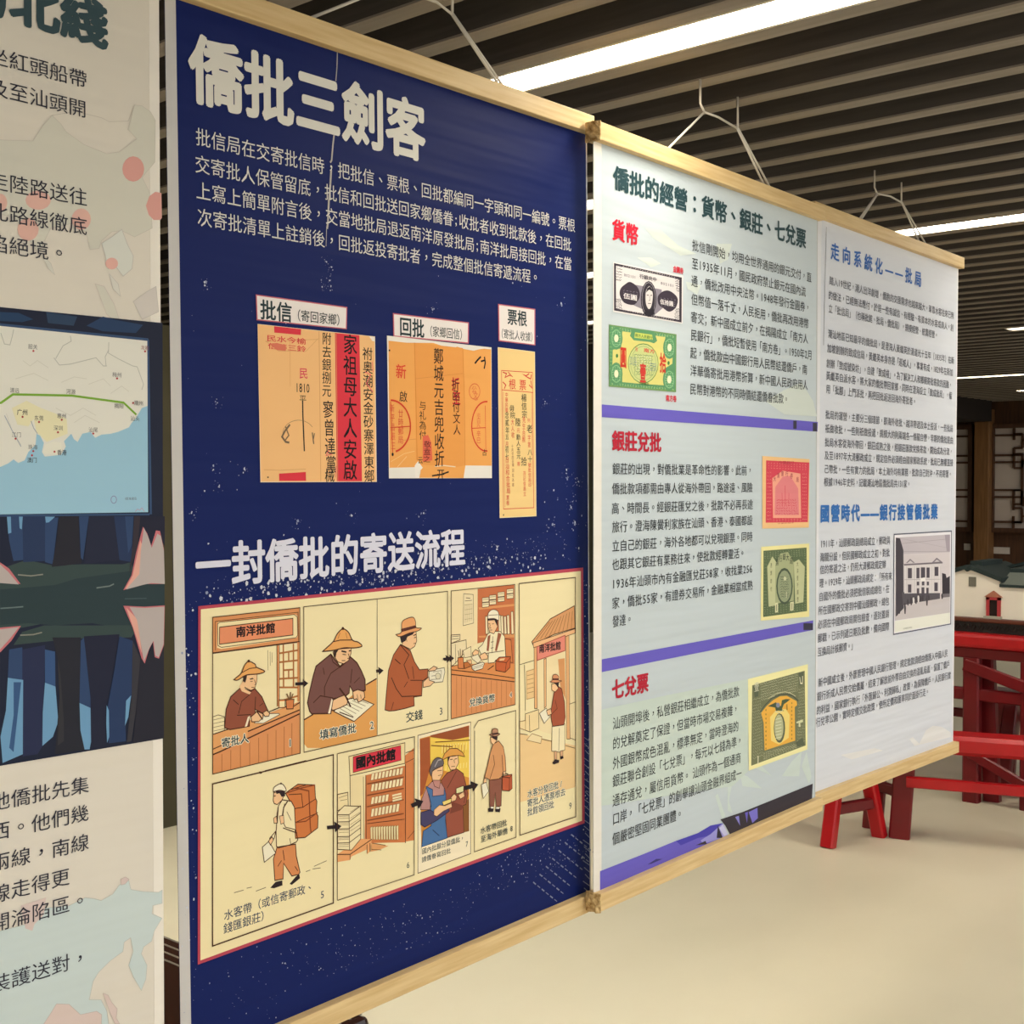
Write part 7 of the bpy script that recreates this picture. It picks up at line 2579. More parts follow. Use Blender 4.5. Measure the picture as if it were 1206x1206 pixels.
L a8a888 2|16|3777 -3507 -11 34
L a8a888 2|16|3776 -3553 -7 33
L a8a888 2|16|3750 -3568 48 -30
L a8a888 2|16|3791 -3646 -32 33
L a8a888 2|16|3752 -3661 48 -30
L a8a888 2|16|3749 -3726 57 8
L a8a888 2|16|3791 -3786 -25 34
L a8a888 2|16|3747 -3812 66 -6
L a8a888 2|16|3749 -3851 64 -21
L a8a888 2|16|3796 -3895 -28 -26
L a8a888 2|16|3808 -3970 -49 31
L a8a888 2|16|3811 -4016 -53 30
L a8a888 2|16|3772 -4030 28 -35
L a8a888 2|16|3761 -4100 51 12
L a8a888 3|16|3797 -3224 38 22
L a8a888 2|16|3829 -3245 -21 -28
L a8a888 2|16|3799 -3290 42 -31
L a8a888 2|16|3839 -3368 -34 33
L a8a888 2|16|3852 -3393 -56 -10
L a8a888 2|16|3843 -3461 -35 33
L a8a888 2|16|3861 -3495 -67 9
L a8a888 2|16|3856 -3531 -53 -12
L a8a888 2|16|3798 -3576 66 -14
L a8a888 2|16|3810 -3614 45 -31
L a8a888 2|16|3867 -3676 -65 1
L a8a888 2|16|3841 -3739 -9 34
L a8a888 2|16|3868 -3766 -60 -5
L a8a888 2|16|3841 -3831 -2 33
L a8a888 2|16|3874 -3870 -65 18
L a8a888 2|16|3819 -3915 49 15
L a8a888 2|16|3864 -3970 -38 33
L a8a888 2|16|3862 -3988 -29 -24
L a8a888 2|16|3827 -4030 44 -33
L a8a888 2|16|3820 -4081 62 -24
L a8a888 2|16|3836 -3206 66 -16
L a8a888 2|16|3849 -3270 44 19
L a8a888 2|16|3850 -3315 47 17
L a8a888 2|16|3876 -3369 0 33
L a8a888 2|16|3852 -3384 53 -28
L a8a888 2|16|3899 -3461 -36 33
L a8a888 2|16|3860 -3476 47 -30
L a8a888 2|16|3860 -3544 52 14
L a8a888 2|16|3907 -3599 -38 32
L a8a888 2|16|3891 -3646 -1 33
L a8a888 2|16|3919 -3690 -52 29
L a8a888 2|16|3925 -3718 -59 -7
L a8a888 2|16|3878 -3778 39 20
L a8a888 2|16|3868 -3813 65 -3
L a8a888 2|16|3901 -3844 4 -33
L a8a888 2|16|3937 -3906 -63 -2
L a8a888 2|16|3911 -3970 -7 34
L a8a888 2|16|3925 -4017 -29 35
L a8a888 2|16|3941 -4042 -57 -8
L a8a888 2|16|3947 -4093 -64 1
L a8a888 3|16|3888 -3214 67 -2
L a8a888 3|16|3930 -3245 -11 -31
L a8a888 3|16|3919 -3290 17 -34
L a8a888 2|16|3944 -3370 -27 34
L a8a888 2|16|3939 -3383 -11 -31
L a8a888 2|16|3910 -3451 54 12
L a8a888 2|16|3955 -3479 -31 -24
L a8a888 2|16|3913 -3540 60 6
L a8a888 2|16|3971 -3576 -50 -15
L a8a888 2|16|3924 -3636 50 14
L a8a888 2|16|3952 -3692 0 33
L a8a888 2|16|3959 -3738 -8 33
L a8a888 2|16|3950 -3750 16 -35
L a8a888 2|16|3944 -3797 35 -34
L a8a888 2|16|3931 -3852 67 -17
L a8a888 2|16|3953 -3889 29 -35
L a8a888 2|16|3988 -3970 -35 35
L a8a888 2|16|3942 -3987 63 -23
L a8a888 2|16|3974 -4028 5 -34
L a8a888 2|16|4011 -4103 -63 24
L a8a888 2|17|5227 -3270 -48 33
L a8a888 3|17|5164 -3294 74 -15
L a8a888 2|17|5204 -3333 -11 -32
L a8a888 2|17|5190 -3379 13 -36
L a8a888 2|17|5198 -3462 -7 35
L a8a888 2|17|5210 -3510 -34 35
L a8a888 2|17|5162 -3547 58 13
L a8a888 2|17|5157 -3575 64 -27
L a8a888 2|17|5220 -3633 -66 -6
L a8a888 2|17|5148 -3675 74 -17
L a8a888 2|17|5175 -3714 15 -36
L a8a888 2|17|5218 -3786 -75 13
L a8a888 2|17|5142 -3819 74 -17
L a8a888 2|17|5165 -3857 24 -36
L a8a888 2|17|5197 -3940 -44 34
L a8a888 2|17|5209 -3981 -72 21
L a8a888 2|17|5164 -4000 14 -37
L a8a888 2|17|5201 -4080 -64 28
L a8a888 2|17|5241 -3267 27 29
L a8a888 2|17|5216 -3295 75 -12
L a8a888 2|17|5240 -3364 25 29
L a8a888 2|17|5264 -3416 -25 36
L a8a888 2|17|5270 -3435 -40 -23
L a8a888 2|17|5228 -3478 43 -34
L a8a888 2|17|5212 -3543 73 -1
L a8a888 2|17|5267 -3580 -39 -24
L a8a888 2|17|5215 -3626 63 -28
L a8a888 2|17|5214 -3675 62 -28
L a8a888 2|17|5223 -3748 43 22
L a8a888 2|17|5273 -3801 -60 30
L a8a888 2|17|5229 -3849 26 29
L a8a888 2|17|5246 -3901 -10 36
L a8a888 2|17|5277 -3941 -74 19
L a8a888 2|17|5202 -3977 74 -6
L a8a888 2|17|5265 -4021 -54 -15
L a8a888 2|17|5273 -4088 -72 22
L a8a888 2|17|5288 -3264 36 25
L a8a888 2|17|5334 -3316 -56 31
L a8a888 2|17|5282 -3360 48 20
L a8a888 2|17|5340 -3412 -67 26
L a8a888 2|17|5317 -3466 -22 36
L a8a888 2|17|5270 -3487 72 -20
L a8a888 2|17|5301 -3529 10 -35
L a8a888 2|17|5315 -3580 -18 -31
L a8a888 2|17|5273 -3632 66 -26
L a8a888 2|17|5301 -3676 9 -36
L a8a888 2|17|5275 -3728 61 -30
L a8a888 2|17|5312 -3776 -13 -32
L a8a888 2|17|5331 -3858 -51 33
L a8a888 2|17|5330 -3881 -49 -19
L a8a888 2|17|5331 -3931 -51 -18
L a8a888 2|17|5296 -3971 19 -36
L a8a888 2|17|5309 -4022 -8 -33
L a8a888 2|17|5270 -4089 70 3
L a8a888 2|17|5381 -3267 -45 33
L a8a888 2|17|5389 -3315 -59 29
L a8a888 2|17|5342 -3333 37 -35
L a8a888 2|17|5366 -3418 -10 36
L a8a888 2|17|5342 -3432 40 -35
L a8a888 2|17|5390 -3491 -55 -17
L a8a888 2|17|5326 -3545 76 -9
L a8a888 2|17|5389 -3616 -49 33
L a8a888 2|17|5401 -3660 -71 22
L a8a888 2|17|5382 -3717 -31 36
L a8a888 2|17|5347 -3760 41 23
L a8a888 2|17|5362 -3815 12 32
L a8a888 2|17|5364 -3831 10 -36
L a8a888 2|17|5333 -3889 74 -19
L a8a888 2|17|5386 -3935 -30 -27
L a8a888 2|17|5376 -3982 -8 -33
L a8a888 2|17|5363 -4030 19 -37
L a8a888 2|17|5338 -4099 71 1
L b0b090 3|16|4014 -4061 67 -19
L b0b090 3|17|4060 -4117 -23 35
L b0b090 3|17|4029 -4113 43 -33
L b0b090 2|17|4086 -4161 -67 4
L b0b090 2|17|4132 -4090 -33 35
L b0b090 2|17|4111 -4115 18 28
L b0b090 2|17|4157 -4131 -66 2
L b0b090 2|17|4163 -4164 -69 11
L b0b090 2|17|4149 -4067 69 -15
L b0b090 2|17|4222 -4101 -63 -3
L b0b090 2|17|4223 -4122 -49 -16
L b0b090 2|17|4185 -4168 42 20
L b0b090 2|17|4285 -4087 -66 21
L b0b090 2|17|4262 -4120 1 33
L b0b090 2|17|4305 -4129 -64 -3
L b0b090 2|17|4268 -4140 31 -36
L b0b090 2|17|4300 -4089 42 20
L b0b090 2|17|4320 -4118 29 25
L b0b090 2|17|4373 -4124 -50 -15
L b0b090 2|17|4333 -4143 58 -29
L b0b090 2|17|4426 -4088 -71 14
L b0b090 2|17|4442 -4112 -70 11
L b0b090 2|17|4419 -4148 9 32
L b0b090 2|17|4470 -4172 -59 29
L b0b090 2|17|4496 -4090 -71 13
L b0b090 2|17|4512 -4121 -64 26
L b0b090 2|17|4525 -4125 -51 -15
L b0b090 2|17|4486 -4146 68 -22
L b0b090 2|17|4497 -4074 66 -24
L b0b090 2|17|4520 -4110 66 1
L b0b090 2|17|4557 -4144 38 22
L b0b090 2|17|4609 -4142 -20 -29
L b0b090 2|17|4573 -4094 55 12
L b0b090 2|17|4663 -4119 -72 16
L b0b090 2|17|4624 -4119 58 -30
L b0b090 2|17|4657 -4166 44 19
L b0b090 2|17|4703 -4104 -63 27
L b0b090 2|17|4668 -4114 66 3
L b0b090 2|17|4746 -4152 -31 36
L b0b090 2|17|4730 -4142 60 -29
L b0b090 2|17|4769 -4109 -52 32
L b0b090 2|17|4767 -4129 17 31
L b0b090 2|17|4779 -4140 59 11
L b0b090 2|17|4859 -4144 -36 -24
L b0b090 2|17|4851 -4104 -72 18
L b0b090 2|17|4862 -4133 -23 36
L b0b090 2|17|4868 -4118 37 -35
L b0b090 2|17|4902 -4166 42 21
L b0b090 2|17|4880 -4113 14 31
L b0b090 2|17|4891 -4106 70 -22
L b0b090 2|17|4997 -4150 -63 28
L b0b090 2|17|5030 -4147 -50 -17
L b0b090 2|17|4945 -4082 29 -36
L b0b090 2|17|5032 -4133 -59 30
L b0b090 2|17|5008 -4134 73 -5
L b0b090 2|17|5123 -4166 -71 22
L b0b090 2|17|5004 -4086 57 -32
L b0b090 2|17|5116 -4125 -75 11
L b0b090 2|17|5118 -4153 13 32
L b0b090 2|17|5135 -4154 72 -2
L b0b090 3|17|5114 -4123 -17 37
L b0b090 3|17|5119 -4111 73 -20
L b0b090 2|17|5168 -4135 74 -5
L b0b090 2|17|5285 -4170 -61 31
L 4e5648 4|42|3917 -3427 154 83 220 76 256 19 229 -19 200 -53 204 -113
L c8c4a0 5|24|4164 -3259 254 42 292 -7 166 -37 201 -81
P ecb44c 6|0|3948 -3446 155 75 220 68 224 31 230 -23 335 -130 17 -65 -84 -19 21 -533 -1006 10 -34 425
P f0d880 7|0|4229 -3547 223 90 293 -41 133 -112 -30 -351 -328 -55 -257 102
P 5e6450 8|0|4724 -3791 -14 -86 -40 -68 -62 -41 -72 -6 -72 29 -60 60 -41 80 -15 89 14 85 39 68 61 41 71 7 72 -27 62 -59 42 -81
P b9bc94 9|0|4668 -3772 -11 -75 -32 -61 -48 -36 -57 -7 -57 25 -48 51 -33 70 -12 79 11 75 32 60 47 37 57 7 57 -24 49 -51 33 -70
L e0e0c0 10|21|4405 -3610 194 -5
L e0e0c0 10|21|4405 -3659 194 -6
L e0e0c0 10|21|4405 -3707 194 -7
L e0e0c0 10|21|4406 -3756 194 -7
L e0e0c0 10|21|4406 -3805 194 -7
L e0e0c0 10|21|4407 -3853 193 -8
L e0e0c0 10|21|4407 -3902 194 -8
P 4a5a44 9|0|4150 -3370 141 11 128 13 49 -52 113 -31 32 87 131 1 149 -23 -116 -31 -98 -17 -65 -68 66 -40 -196 35 -64 2 -32 58
P 8a90a4 10|0|4548 -3410 -4 -14 -14 -10 -21 -5 -25 0 -25 7 -21 11 -14 14 -5 15 5 14 14 11 21 5 24 -1 25 -6 21 -11 14 -14
L d8d4b0 10|24|4388 -3479 129 -48 130 27
P a8843c 7|0|4115 -3425 -5 -11 -13 -3 -14 7 -5 12 5 11 13 3 14 -6
P a8843c 7|0|4116 -3490 -6 -11 -13 -3 -13 7 -6 12 6 11 13 3 13 -7
P a8843c 7|0|4116 -3555 -5 -11 -13 -3 -14 7 -5 12 5 11 13 3 14 -7
P a8843c 7|0|4117 -3620 -6 -11 -13 -3 -13 7 -6 12 6 11 13 3 13 -7
P a8843c 7|0|4117 -3686 -5 -10 -14 -3 -13 7 -5 12 5 11 13 3 13 -7
P a8843c 7|0|4117 -3751 -5 -11 -13 -2 -14 7 -5 12 5 11 14 3 13 -7
P a8843c 7|0|4118 -3816 -6 -11 -13 -2 -13 6 -6 13 6 11 13 3 13 -7
P a8843c 7|0|4118 -3881 -5 -11 -13 -3 -14 7 -5 13 5 11 13 2 14 -6
P a8843c 7|0|4119 -3946 -6 -11 -13 -3 -13 7 -6 13 6 11 13 2 13 -7
P a8843c 7|0|4119 -4012 -5 -10 -14 -3 -13 7 -5 13 5 10 13 3 14 -7
P a8843c 10|0|4797 -3444 -5 -11 -14 -3 -14 7 -6 13 5 11 14 3 15 -7
P a8843c 11|0|4797 -3451 -5 -11 -14 -3 -14 7 -6 13 6 11 14 3 14 -7
P a8843c 12|0|4798 -3458 -6 -11 -14 -3 -14 7 -6 13 6 11 14 3 14 -7
P a8843c 13|0|4798 -3464 -6 -12 -14 -3 -14 7 -6 13 6 11 14 3 14 -7
P a8843c 14|0|4798 -3471 -6 -12 -14 -3 -14 7 -6 13 6 11 14 3 14 -7
P a8843c 15|0|4798 -3478 -6 -11 -14 -3 -14 7 -6 12 6 12 14 3 14 -7
P a8843c 16|0|4798 -3485 -6 -11 -14 -3 -14 7 -6 12 6 12 14 3 14 -7
P a8843c 17|0|4798 -3492 -6 -11 -14 -3 -14 7 -6 13 6 11 14 3 14 -7
P a8843c 18|0|4798 -3499 -6 -11 -14 -3 -14 7 -6 13 6 11 14 3 14 -7
P a8843c 19|0|4798 -3506 -6 -11 -14 -3 -14 7 -6 13 6 11 14 3 14 -7
P a8843c 7|0|4964 -3436 -6 -11 -14 -3 -14 7 -6 13 5 11 14 3 15 -7
P a8843c 7|0|4964 -3498 -6 -11 -14 -3 -14 7 -6 13 6 11 14 3 14 -7
P a8843c 7|0|4965 -3560 -6 -11 -14 -3 -15 7 -6 13 6 11 14 3 15 -7
P a8843c 7|0|4965 -3622 -6 -12 -14 -3 -14 8 -6 12 6 12 14 3 14 -7
P a8843c 7|0|4966 -3685 -6 -11 -14 -3 -15 7 -6 13 6 12 14 3 15 -8
P a8843c 7|0|4966 -3747 -6 -11 -14 -3 -14 7 -6 13 6 11 14 3 14 -7
P a8843c 7|0|4967 -3809 -6 -11 -14 -3 -15 7 -6 13 6 11 14 3 15 -7
P a8843c 7|0|4967 -3871 -6 -11 -14 -3 -14 7 -6 13 6 11 14 3 14 -7
P a8843c 7|0|4968 -3933 -6 -12 -14 -2 -15 7 -6 13 6 11 14 3 15 -7
P a8843c 7|0|4968 -3996 -6 -11 -14 -3 -14 8 -6 13 6 11 14 3 14 -8
V c8c8b0 3|壹|7614 -6066 7614 -6066 305 305 1
L e4e0c0 3|44|5218 -3055 28 -105 62 -8 6 117
V e4e0c0 7|1|7707 -8278 7707 -8278 368 368 2
P 5c6450 7|0|5083 -4076 239 40 70 -130 -257 11
P d8d8b0 7|0|5097 -3751 222 7 18 -42 -103 -1 17 -65 -68 10 0 63 -68 2
@3|heading|
T 3a6cb8 0|走向系統化——批局|1163 7854 0 851 647 604 2.5
@3|heading|
T 3c74bc 0|國營時代——銀行接管僑批業|662 -944 0 760 669 618 4
@3|paragraph|
T 50525e 0|踏入19世紀，潮人出洋劇增，僑胞的交匯需求也越來越大，單靠水客往來已無|1197 6847 0 314 314 317 0.3
T 50525e 0|的做法，已經無法應付，於是一些有誠信、有經驗、有資本的水客或商人，創|1134 6357 0 316 316 316 0.3
T 50525e 0|立「批信局」（也稱批館、批局、僑批局），規模經營、統籌經營。|1149 5913 0 306 306 317 0.3
@3|paragraph|
T 50525e 0|潮汕地區已知最早的僑批局，是澄海人黃繼英於清道光十五年（1835年）在新|1132 5067 0 317 317 317 0.3
T 50525e 0|加坡創辦的致成信局，黃繼英本身亦是「巡城人」，事業有成，1829年在新加|1081 4582 0 315 315 327 0.3
T 50525e 0|創辦「致成號染坊」，自建「致成棧」。為了解決工人和鄉親寄批寄款的困難，|1041 4076 0 307 307 327 0.3
T 50525e 0|黃繼英自派水客，將大家的僑批帶回家鄉，同時在澄海設立「致成批局」，僱|1027 3659 0 317 317 327 0.3
T 50525e 0|用「批腳」上門派批，再把回批返送回海外寄批者。|1036 3218 0 318 318 328 0.3
@3|paragraph|
T 50525e 0|批局的運營，主要分三個環節，即海外收批、越洋帶遞及本土投派，一些批局|1003 2358 0 322 322 322 0.3
T 50525e 0|祇做收批，一些則祇做投遞，規模大的則兩端各一條龍自營，早期的僑批是由|991 1895 0 323 323 322 0.3
T 50525e 0|批局水客從海外帶回，銀莊成熟之後，經銀莊匯款兌換寄款，開始成為分流，|980 1435 0 322 322 322 0.3
T 50525e 0|及至1897年大清郵政成立，規定信件必須經由國家郵政系統，批局已無權直接|967 994 0 322 322 322 0.3
T 50525e 0|己帶批，一些有實力的批局，本土海外均有業務，批款自己對沖，不用寄匯。|957 542 0 321 321 322 0.3
T 50525e 0|根據1946年史料，記載潮汕地區僑批局共131家。|946 110 0 318 318 322 0.3
@3|paragraph|
T 50525e 0|1911年，汕頭郵政副總局成立，郵政與|733 -1960 0 316 316 327 0.3
T 50525e 0|海關分設，但民國郵政成立之初，對批|719 -2408 0 320 320 327 0.3
T 50525e 0|信的寄遞之法，仍照大清郵政規定辦|727 -2819 0 320 320 327 0.3
T 50525e 0|理。1929年，汕頭郵政局規定：「所有來|693 -3267 0 311 311 327 0.3
T 50525e 0|自國外的僑批必須把批信裝成總包，在|664 -3721 0 323 323 327 0.3
T 50525e 0|所在國郵政交寄到中國汕頭郵政，總包|625 -4179 0 325 325 327 0.3
T 50525e 0|必須在中國郵政局開包檢查，逐封蓋銷|601 -4638 0 327 327 327 0.3
T 50525e 0|郵戳，已示列遞日期及批數，備向國際|611 -5097 0 327 327 327 0.3
T 50525e 0|互換局計核郵資。」|613 -5552 0 309 309 327 0.3
@3|paragraph|
T 50525e 0|新中國成立後，外匯管理中國人民銀行管理，規定批款須經由僑匯入中國人民|676 -6580 0 323 323 328 0.3
T 50525e 0|銀行折成人民幣交給僑屬，結束了解放前外幣自由交換的混亂局面，保護了僑戶|605 -7038 0 322 322 328 0.3
T 50525e 0|的利益，國家銀行執行「外匯歸公、利潤歸私」政策，為保障僑戶，人民銀行實|565 -7501 0 327 327 328 0.3
T 50525e 0|行兌率公開，實時定價交批政策，使所定價和匯率同於面掛行走。|544 -7898 0 321 321 328 0.3
@3|print_rule|
L 6a6e78 0|23|471 4292 -59 -1969
@3|backdrop_print|faint leaf shapes near the foot
P e4e4e5 0|0|4026 -4757 154 21 317 -175 313 217 324 43 446 -82 461 -176 3 -91 -901 39 -855 38
P e4e4e5 0|0|1188 -4622 1329 -81 378 -97 -1275 33
@3|photo_print|grey photograph of a columned post office
P 54586c 0|0|3236 -868 2730 15 15 -1880 -2727 5
P eceaf0 1|0|3266 -889 2662 12 13 -1835 -2655 6
P ecece2 2|0|3317 -2475 2594 -16 21 -216 -2622 22
P d8d0d4 3|0|3320 -939 2546 6 45 -1558 -2594 25
P c6bec6 4|0|3320 -939 2546 6 10 -351 -2277 35 -271 8
L a49ca4 5|14|3594 -1055 2275 37
L a49ca4 5|14|3640 -1206 2236 -68
L b4acb4 6|14|3507 -956 2367 -252
P a89eaa 7|0|5602 -933 264 0 10 -332 -169 5
P cdc6c8 4|0|3312 -2256 955 65 1635 14 9 -314 -2594 25
P 4c4850 7|0|3320 -939 187 -17 153 -224 40 -1083 -343 -136
P 5e5a62 8|0|3617 -1957 470 -26 1310 -71 4 -131 -1134 -6 -602 -17
P dcd6d8 9|0|3696 -1447 1733 -38 -8 -589 -1698 85
P 7a727c 10|0|3679 -1438 1820 -25 15 -31 -1817 25
P 8a828c 11|0|3772 -1424 190 74 219 -83
P d4ced0 12|0|3836 -1426 132 43 139 -48
P 8a828c 11|0|4986 -1456 229 85 269 -92
P d4ced0 12|0|5092 -1452 128 43 151 -46
P 534d58 10|0|3864 -1521 181 -8 5 -192 -181 9
P 534d58 10|0|4258 -1532 141 -5 5 -200 -141 6
P 534d58 10|0|4456 -1531 206 -8 5 -210 -205 9
P 534d58 10|0|4729 -1545 146 -6 5 -199 -145 7
P 534d58 10|0|5113 -1547 186 -8 5 -177 -186 8
P 534d58 10|0|3876 -1829 155 -7 4 -153 -155 9
P 534d58 10|0|4278 -1794 115 -6 1 -73 -114 6
P 534d58 10|0|4517 -1797 116 -5 2 -83 -116 6
P 534d58 10|0|4750 -1817 100 -5 2 -74 -100 5
P 534d58 10|0|4286 -1921 106 -6 4 -163 -106 6
P 534d58 10|0|4502 -1914 134 -7 5 -183 -134 7
P 534d58 10|0|4731 -1935 109 -6 5 -175 -109 6
P 534d58 10|0|5112 -1853 168 -8 4 -168 -167 9
L f0ecec 11|32|3773 -1477 13 -507
L 9a949c 12|11|3803 -1478 13 -508
L f0ecec 11|32|4109 -1490 13 -513
L 9a949c 12|11|4139 -1491 13 -513
L f0ecec 11|32|4213 -1494 14 -514
L 9a949c 12|11|4244 -1495 13 -515
L f0ecec 11|33|4447 -1503 13 -518
L 9a949c 12|11|4478 -1504 14 -519
L f0ecec 11|33|4684 -1512 14 -522
L 9a949c 12|11|4715 -1513 14 -523
L f0ecec 11|33|4929 -1522 14 -526
L 9a949c 12|11|4961 -1523 14 -527
L f0ecec 10|33|5048 -1526 14 -528
L 9a949c 11|11|5080 -1528 15 -528
L f0ecec 10|34|5359 -1539 15 -533
L 9a949c 11|11|5392 -1540 15 -533
L b0a8ae 13|18|3716 -1732 1698 -70
P f0ecea 14|0|4431 -1738 222 8 47 -76 -223 2
P 3c3840 4|0|5491 -1684 181 -27 50 -78 168 31 11 -381 -384 31
P 7a747a 5|0|5493 -2097 407 -13 2 -67 -383 4
P 4a464c 9|0|3712 -2230 12 45 51 -3 27 -71 -14 -115 -51 4
P 4a464c 10|0|3774 -2176 -7 -10 -18 -3 -18 5 -8 11 8 9 17 3 19 -5
P 4a464c 8|0|3462 -2287 12 21 50 -3 26 -34 -16 -52 -50 4
P 4a464c 9|0|3524 -2264 -7 -10 -18 -3 -18 6 -7 10 7 10 17 3 18 -6
P 4a464c 9|0|3987 -2126 12 32 52 -3 27 -50 -15 -80 -52 3
P 4a464c 10|0|4051 -2089 -8 -10 -18 -3 -18 5 -8 11 7 10 18 3 19 -6
P e8e4e2 10|0|4095 -2114 12 31 52 -3 27 -50 -15 -80 -52 3
P 4a464c 11|0|4159 -2077 -8 -10 -18 -3 -19 5 -7 11 7 9 18 3 19 -5
P 4a464c 11|0|4204 -2126 12 28 53 -3 27 -45 -16 -71 -52 3
P 4a464c 12|0|4268 -2094 -7 -9 -19 -4 -18 6 -8 10 7 10 19 3 18 -5
P e8e4e2 12|0|4312 -2091 12 32 53 -3 28 -51 -15 -80 -53 3
P 4a464c 13|0|4377 -2054 -7 -10 -19 -3 -19 6 -8 10 8 10 18 3 19 -5
P 4a464c 11|0|4714 -2158 13 40 54 -3 29 -63 -15 -100 -55 4
P 4a464c 12|0|4781 -2111 -8 -10 -19 -4 -19 6 -8 11 7 10 19 3 20 -6
P 4a464c 12|0|4804 -2117 13 21 54 -3 29 -35 -17 -54 -55 3
P 4a464c 13|0|4871 -2094 -8 -10 -19 -3 -19 6 -8 11 7 9 19 4 20 -6
P 4a464c 13|0|4423 -2108 12 25 54 -3 28 -40 -17 -63 -53 3
P 4a464c 14|0|4489 -2080 -8 -10 -19 -3 -19 5 -8 11 8 10 19 3 19 -5
P 4a464c 14|0|4512 -2110 12 22 54 -4 28 -34 -17 -54 -53 3
P 4a464c 15|0|4578 -2086 -8 -10 -19 -3 -19 5 -8 11 8 10 19 3 19 -5
P 4a464c 6|0|5451 -2126 14 21 57 -3 29 -35 -17 -56 -57 4
P 4a464c 7|0|5521 -2102 -8 -10 -20 -4 -20 6 -8 11 8 10 20 3 20 -5
P 4a464c 9|0|3359 -2315 12 20 50 -3 25 -33 -15 -52 -50 3
P 4a464c 10|0|3420 -2293 -7 -9 -17 -3 -18 5 -7 11 7 9 17 3 18 -5
P 4a464c 9|0|3837 -2145 13 24 51 -3 27 -39 -16 -62 -51 3
P 4a464c 10|0|3901 -2118 -7 -10 -19 -3 -18 5 -8 11 8 10 18 3 18 -5
L 4a464c 10|11|3702 -1979 2 -107
L 4a464c 13|11|3778 -1984 3 -106
L 4a464c 11|11|3855 -1988 2 -107
L 4a464c 11|11|3932 -1992 3 -107
L 4a464c 11|11|4009 -1996 3 -108
L 4a464c 12|11|4087 -2001 3 -108
L 4a464c 13|11|4166 -2005 2 -108
L 4a464c 13|11|4244 -2009 3 -109
L 4a464c 13|11|4323 -2014 3 -108
L 4a464c 13|11|4403 -2018 3 -109
L 4a464c 13|11|4483 -2022 3 -110
L 4a464c 11|11|4563 -2027 3 -109
L 4a464c 11|11|4644 -2031 3 -110
L 4a464c 13|11|4725 -2036 3 -110
L 4a464c 11|11|4806 -2040 3 -111
L 4a464c 10|11|4888 -2045 3 -110
L 4a464c 13|11|4970 -2049 3 -111
L 4a464c 12|11|5053 -2054 3 -111
L 4a464c 10|11|5136 -2058 3 -112
L 4a464c 10|11|5220 -2063 3 -112
L 4a464c 10|11|5304 -2068 3 -112
L 4a464c 12|11|5388 -2072 4 -113
T 8a8a80 3|汕頭郵政總局|7369 -5291 0 137 137 62 0
@1|star_specks|white star specks and a pale peeling crack
L b8b4b0 0|23|1997 4352 -10 -198 -17 -142
L b8b4b0 0|37|1947 3523 -24 -142 -21 -165 -18 -27
L b8b4b0 0|46|1895 3122 -15 -163 -20 -142 -16 -232 -13 -59
L b8b4b0 0|14|1825 2525 -9 -173
K c8ccd8 0|45 51 219|3502 4520 3814 4559 3803 3797 3490 3765
K c8ccd8 0|420 71 529|509 -1949 10450 -1663 10445 -2176 502 -2335
K c8ccd8 0|60 172 550|603 -1848 8001 -1641 7995 -2065 597 -2188
K c8ccd8 0|90 67 347|5837 -1317 10453 -1368 10447 -1942 5830 -1825
K c8ccd8 0|60 69 343|792 -1705 7575 -1598 7570 -1979 787 -2017
K c8ccd8 0|90 62 308|126 -1966 434 -1990 322 -8335 14 -8245
K c8ccd8 0|50 56 192|14 -8245 2258 -8896 2234 -10388 -11 -9632
K c8ccd8 0|190 63 215|2257 -8929 7910 -9088 7896 -10219 2242 -9890
K c8ccd8 0|150 72 246|7914 -8775 12084 -8802 12076 -9667 7904 -9554
K c8ccd8 0|60 73 356|10468 107 12237 98 12217 -2043 10447 -1942
K c8ccd8 0|120 75 301|12036 -2460 12285 -2476 12230 -8519 11981 -8466
K c8ccd8 0|70 53 266|337 3816 12213 5199 12146 -2039 245 -1362
K c8ccd8 0|3 138 369|682 3688 756 3696 754 3604 680 3596
K c8ccd8 0|7 46 123|572 3752 869 3786 865 3539 568 3507
K c8ccd8 0|3 140 373|905 1530 981 1533 979 1439 904 1437
K c8ccd8 0|7 47 124|794 1603 1096 1615 1092 1365 790 1355
K c8ccd8 0|3 140 374|847 364 923 364 921 270 846 270
K c8ccd8 0|7 47 125|736 441 1038 442 1033 192 732 193
K c8ccd8 0|3 143 382|1499 285 1577 285 1576 189 1497 190
K c8ccd8 0|7 48 127|1383 364 1697 365 1693 109 1379 111
K c8ccd8 0|3 141 375|936 21 1011 20 1010 -74 934 -73
K c8ccd8 0|7 47 125|824 100 1127 97 1123 -154 820 -149
K c8ccd8 0|3 149 398|2769 -710 2855 -713 2853 -812 2768 -809
K c8ccd8 0|7 50 133|2644 -623 2985 -633 2981 -900 2639 -887
K c8ccd8 0|3 156 416|4192 -652 4285 -655 4284 -759 4191 -756
K c8ccd8 0|7 52 139|4055 -562 4427 -572 4423 -850 4051 -837
K c8ccd8 0|3 138 368|351 -479 424 -481 423 -573 350 -571
K c8ccd8 0|7 46 123|244 -399 536 -407 532 -653 240 -644
K c8ccd8 0|3 175 466|8477 1769 8595 1774 8594 1657 8476 1653
K c8ccd8 0|7 58 155|8303 1859 8774 1878 8771 1565 8299 1550
K c8ccd8 0|3 165 440|6181 -655 6286 -658 6284 -768 6180 -765
K c8ccd8 0|7 55 147|6027 -560 6444 -570 6441 -865 6023 -851
K c8ccd8 0|3 184 491|10520 1928 10651 1933 10649 1810 10519 1805
K c8ccd8 0|7 61 164|10326 2022 10850 2044 10846 1714 10323 1696
K c8ccd8 0|3 188 502|11301 270 11437 270 11436 144 11300 145
K c8ccd8 0|7 63 167|11100 374 11644 375 11641 38 11096 42
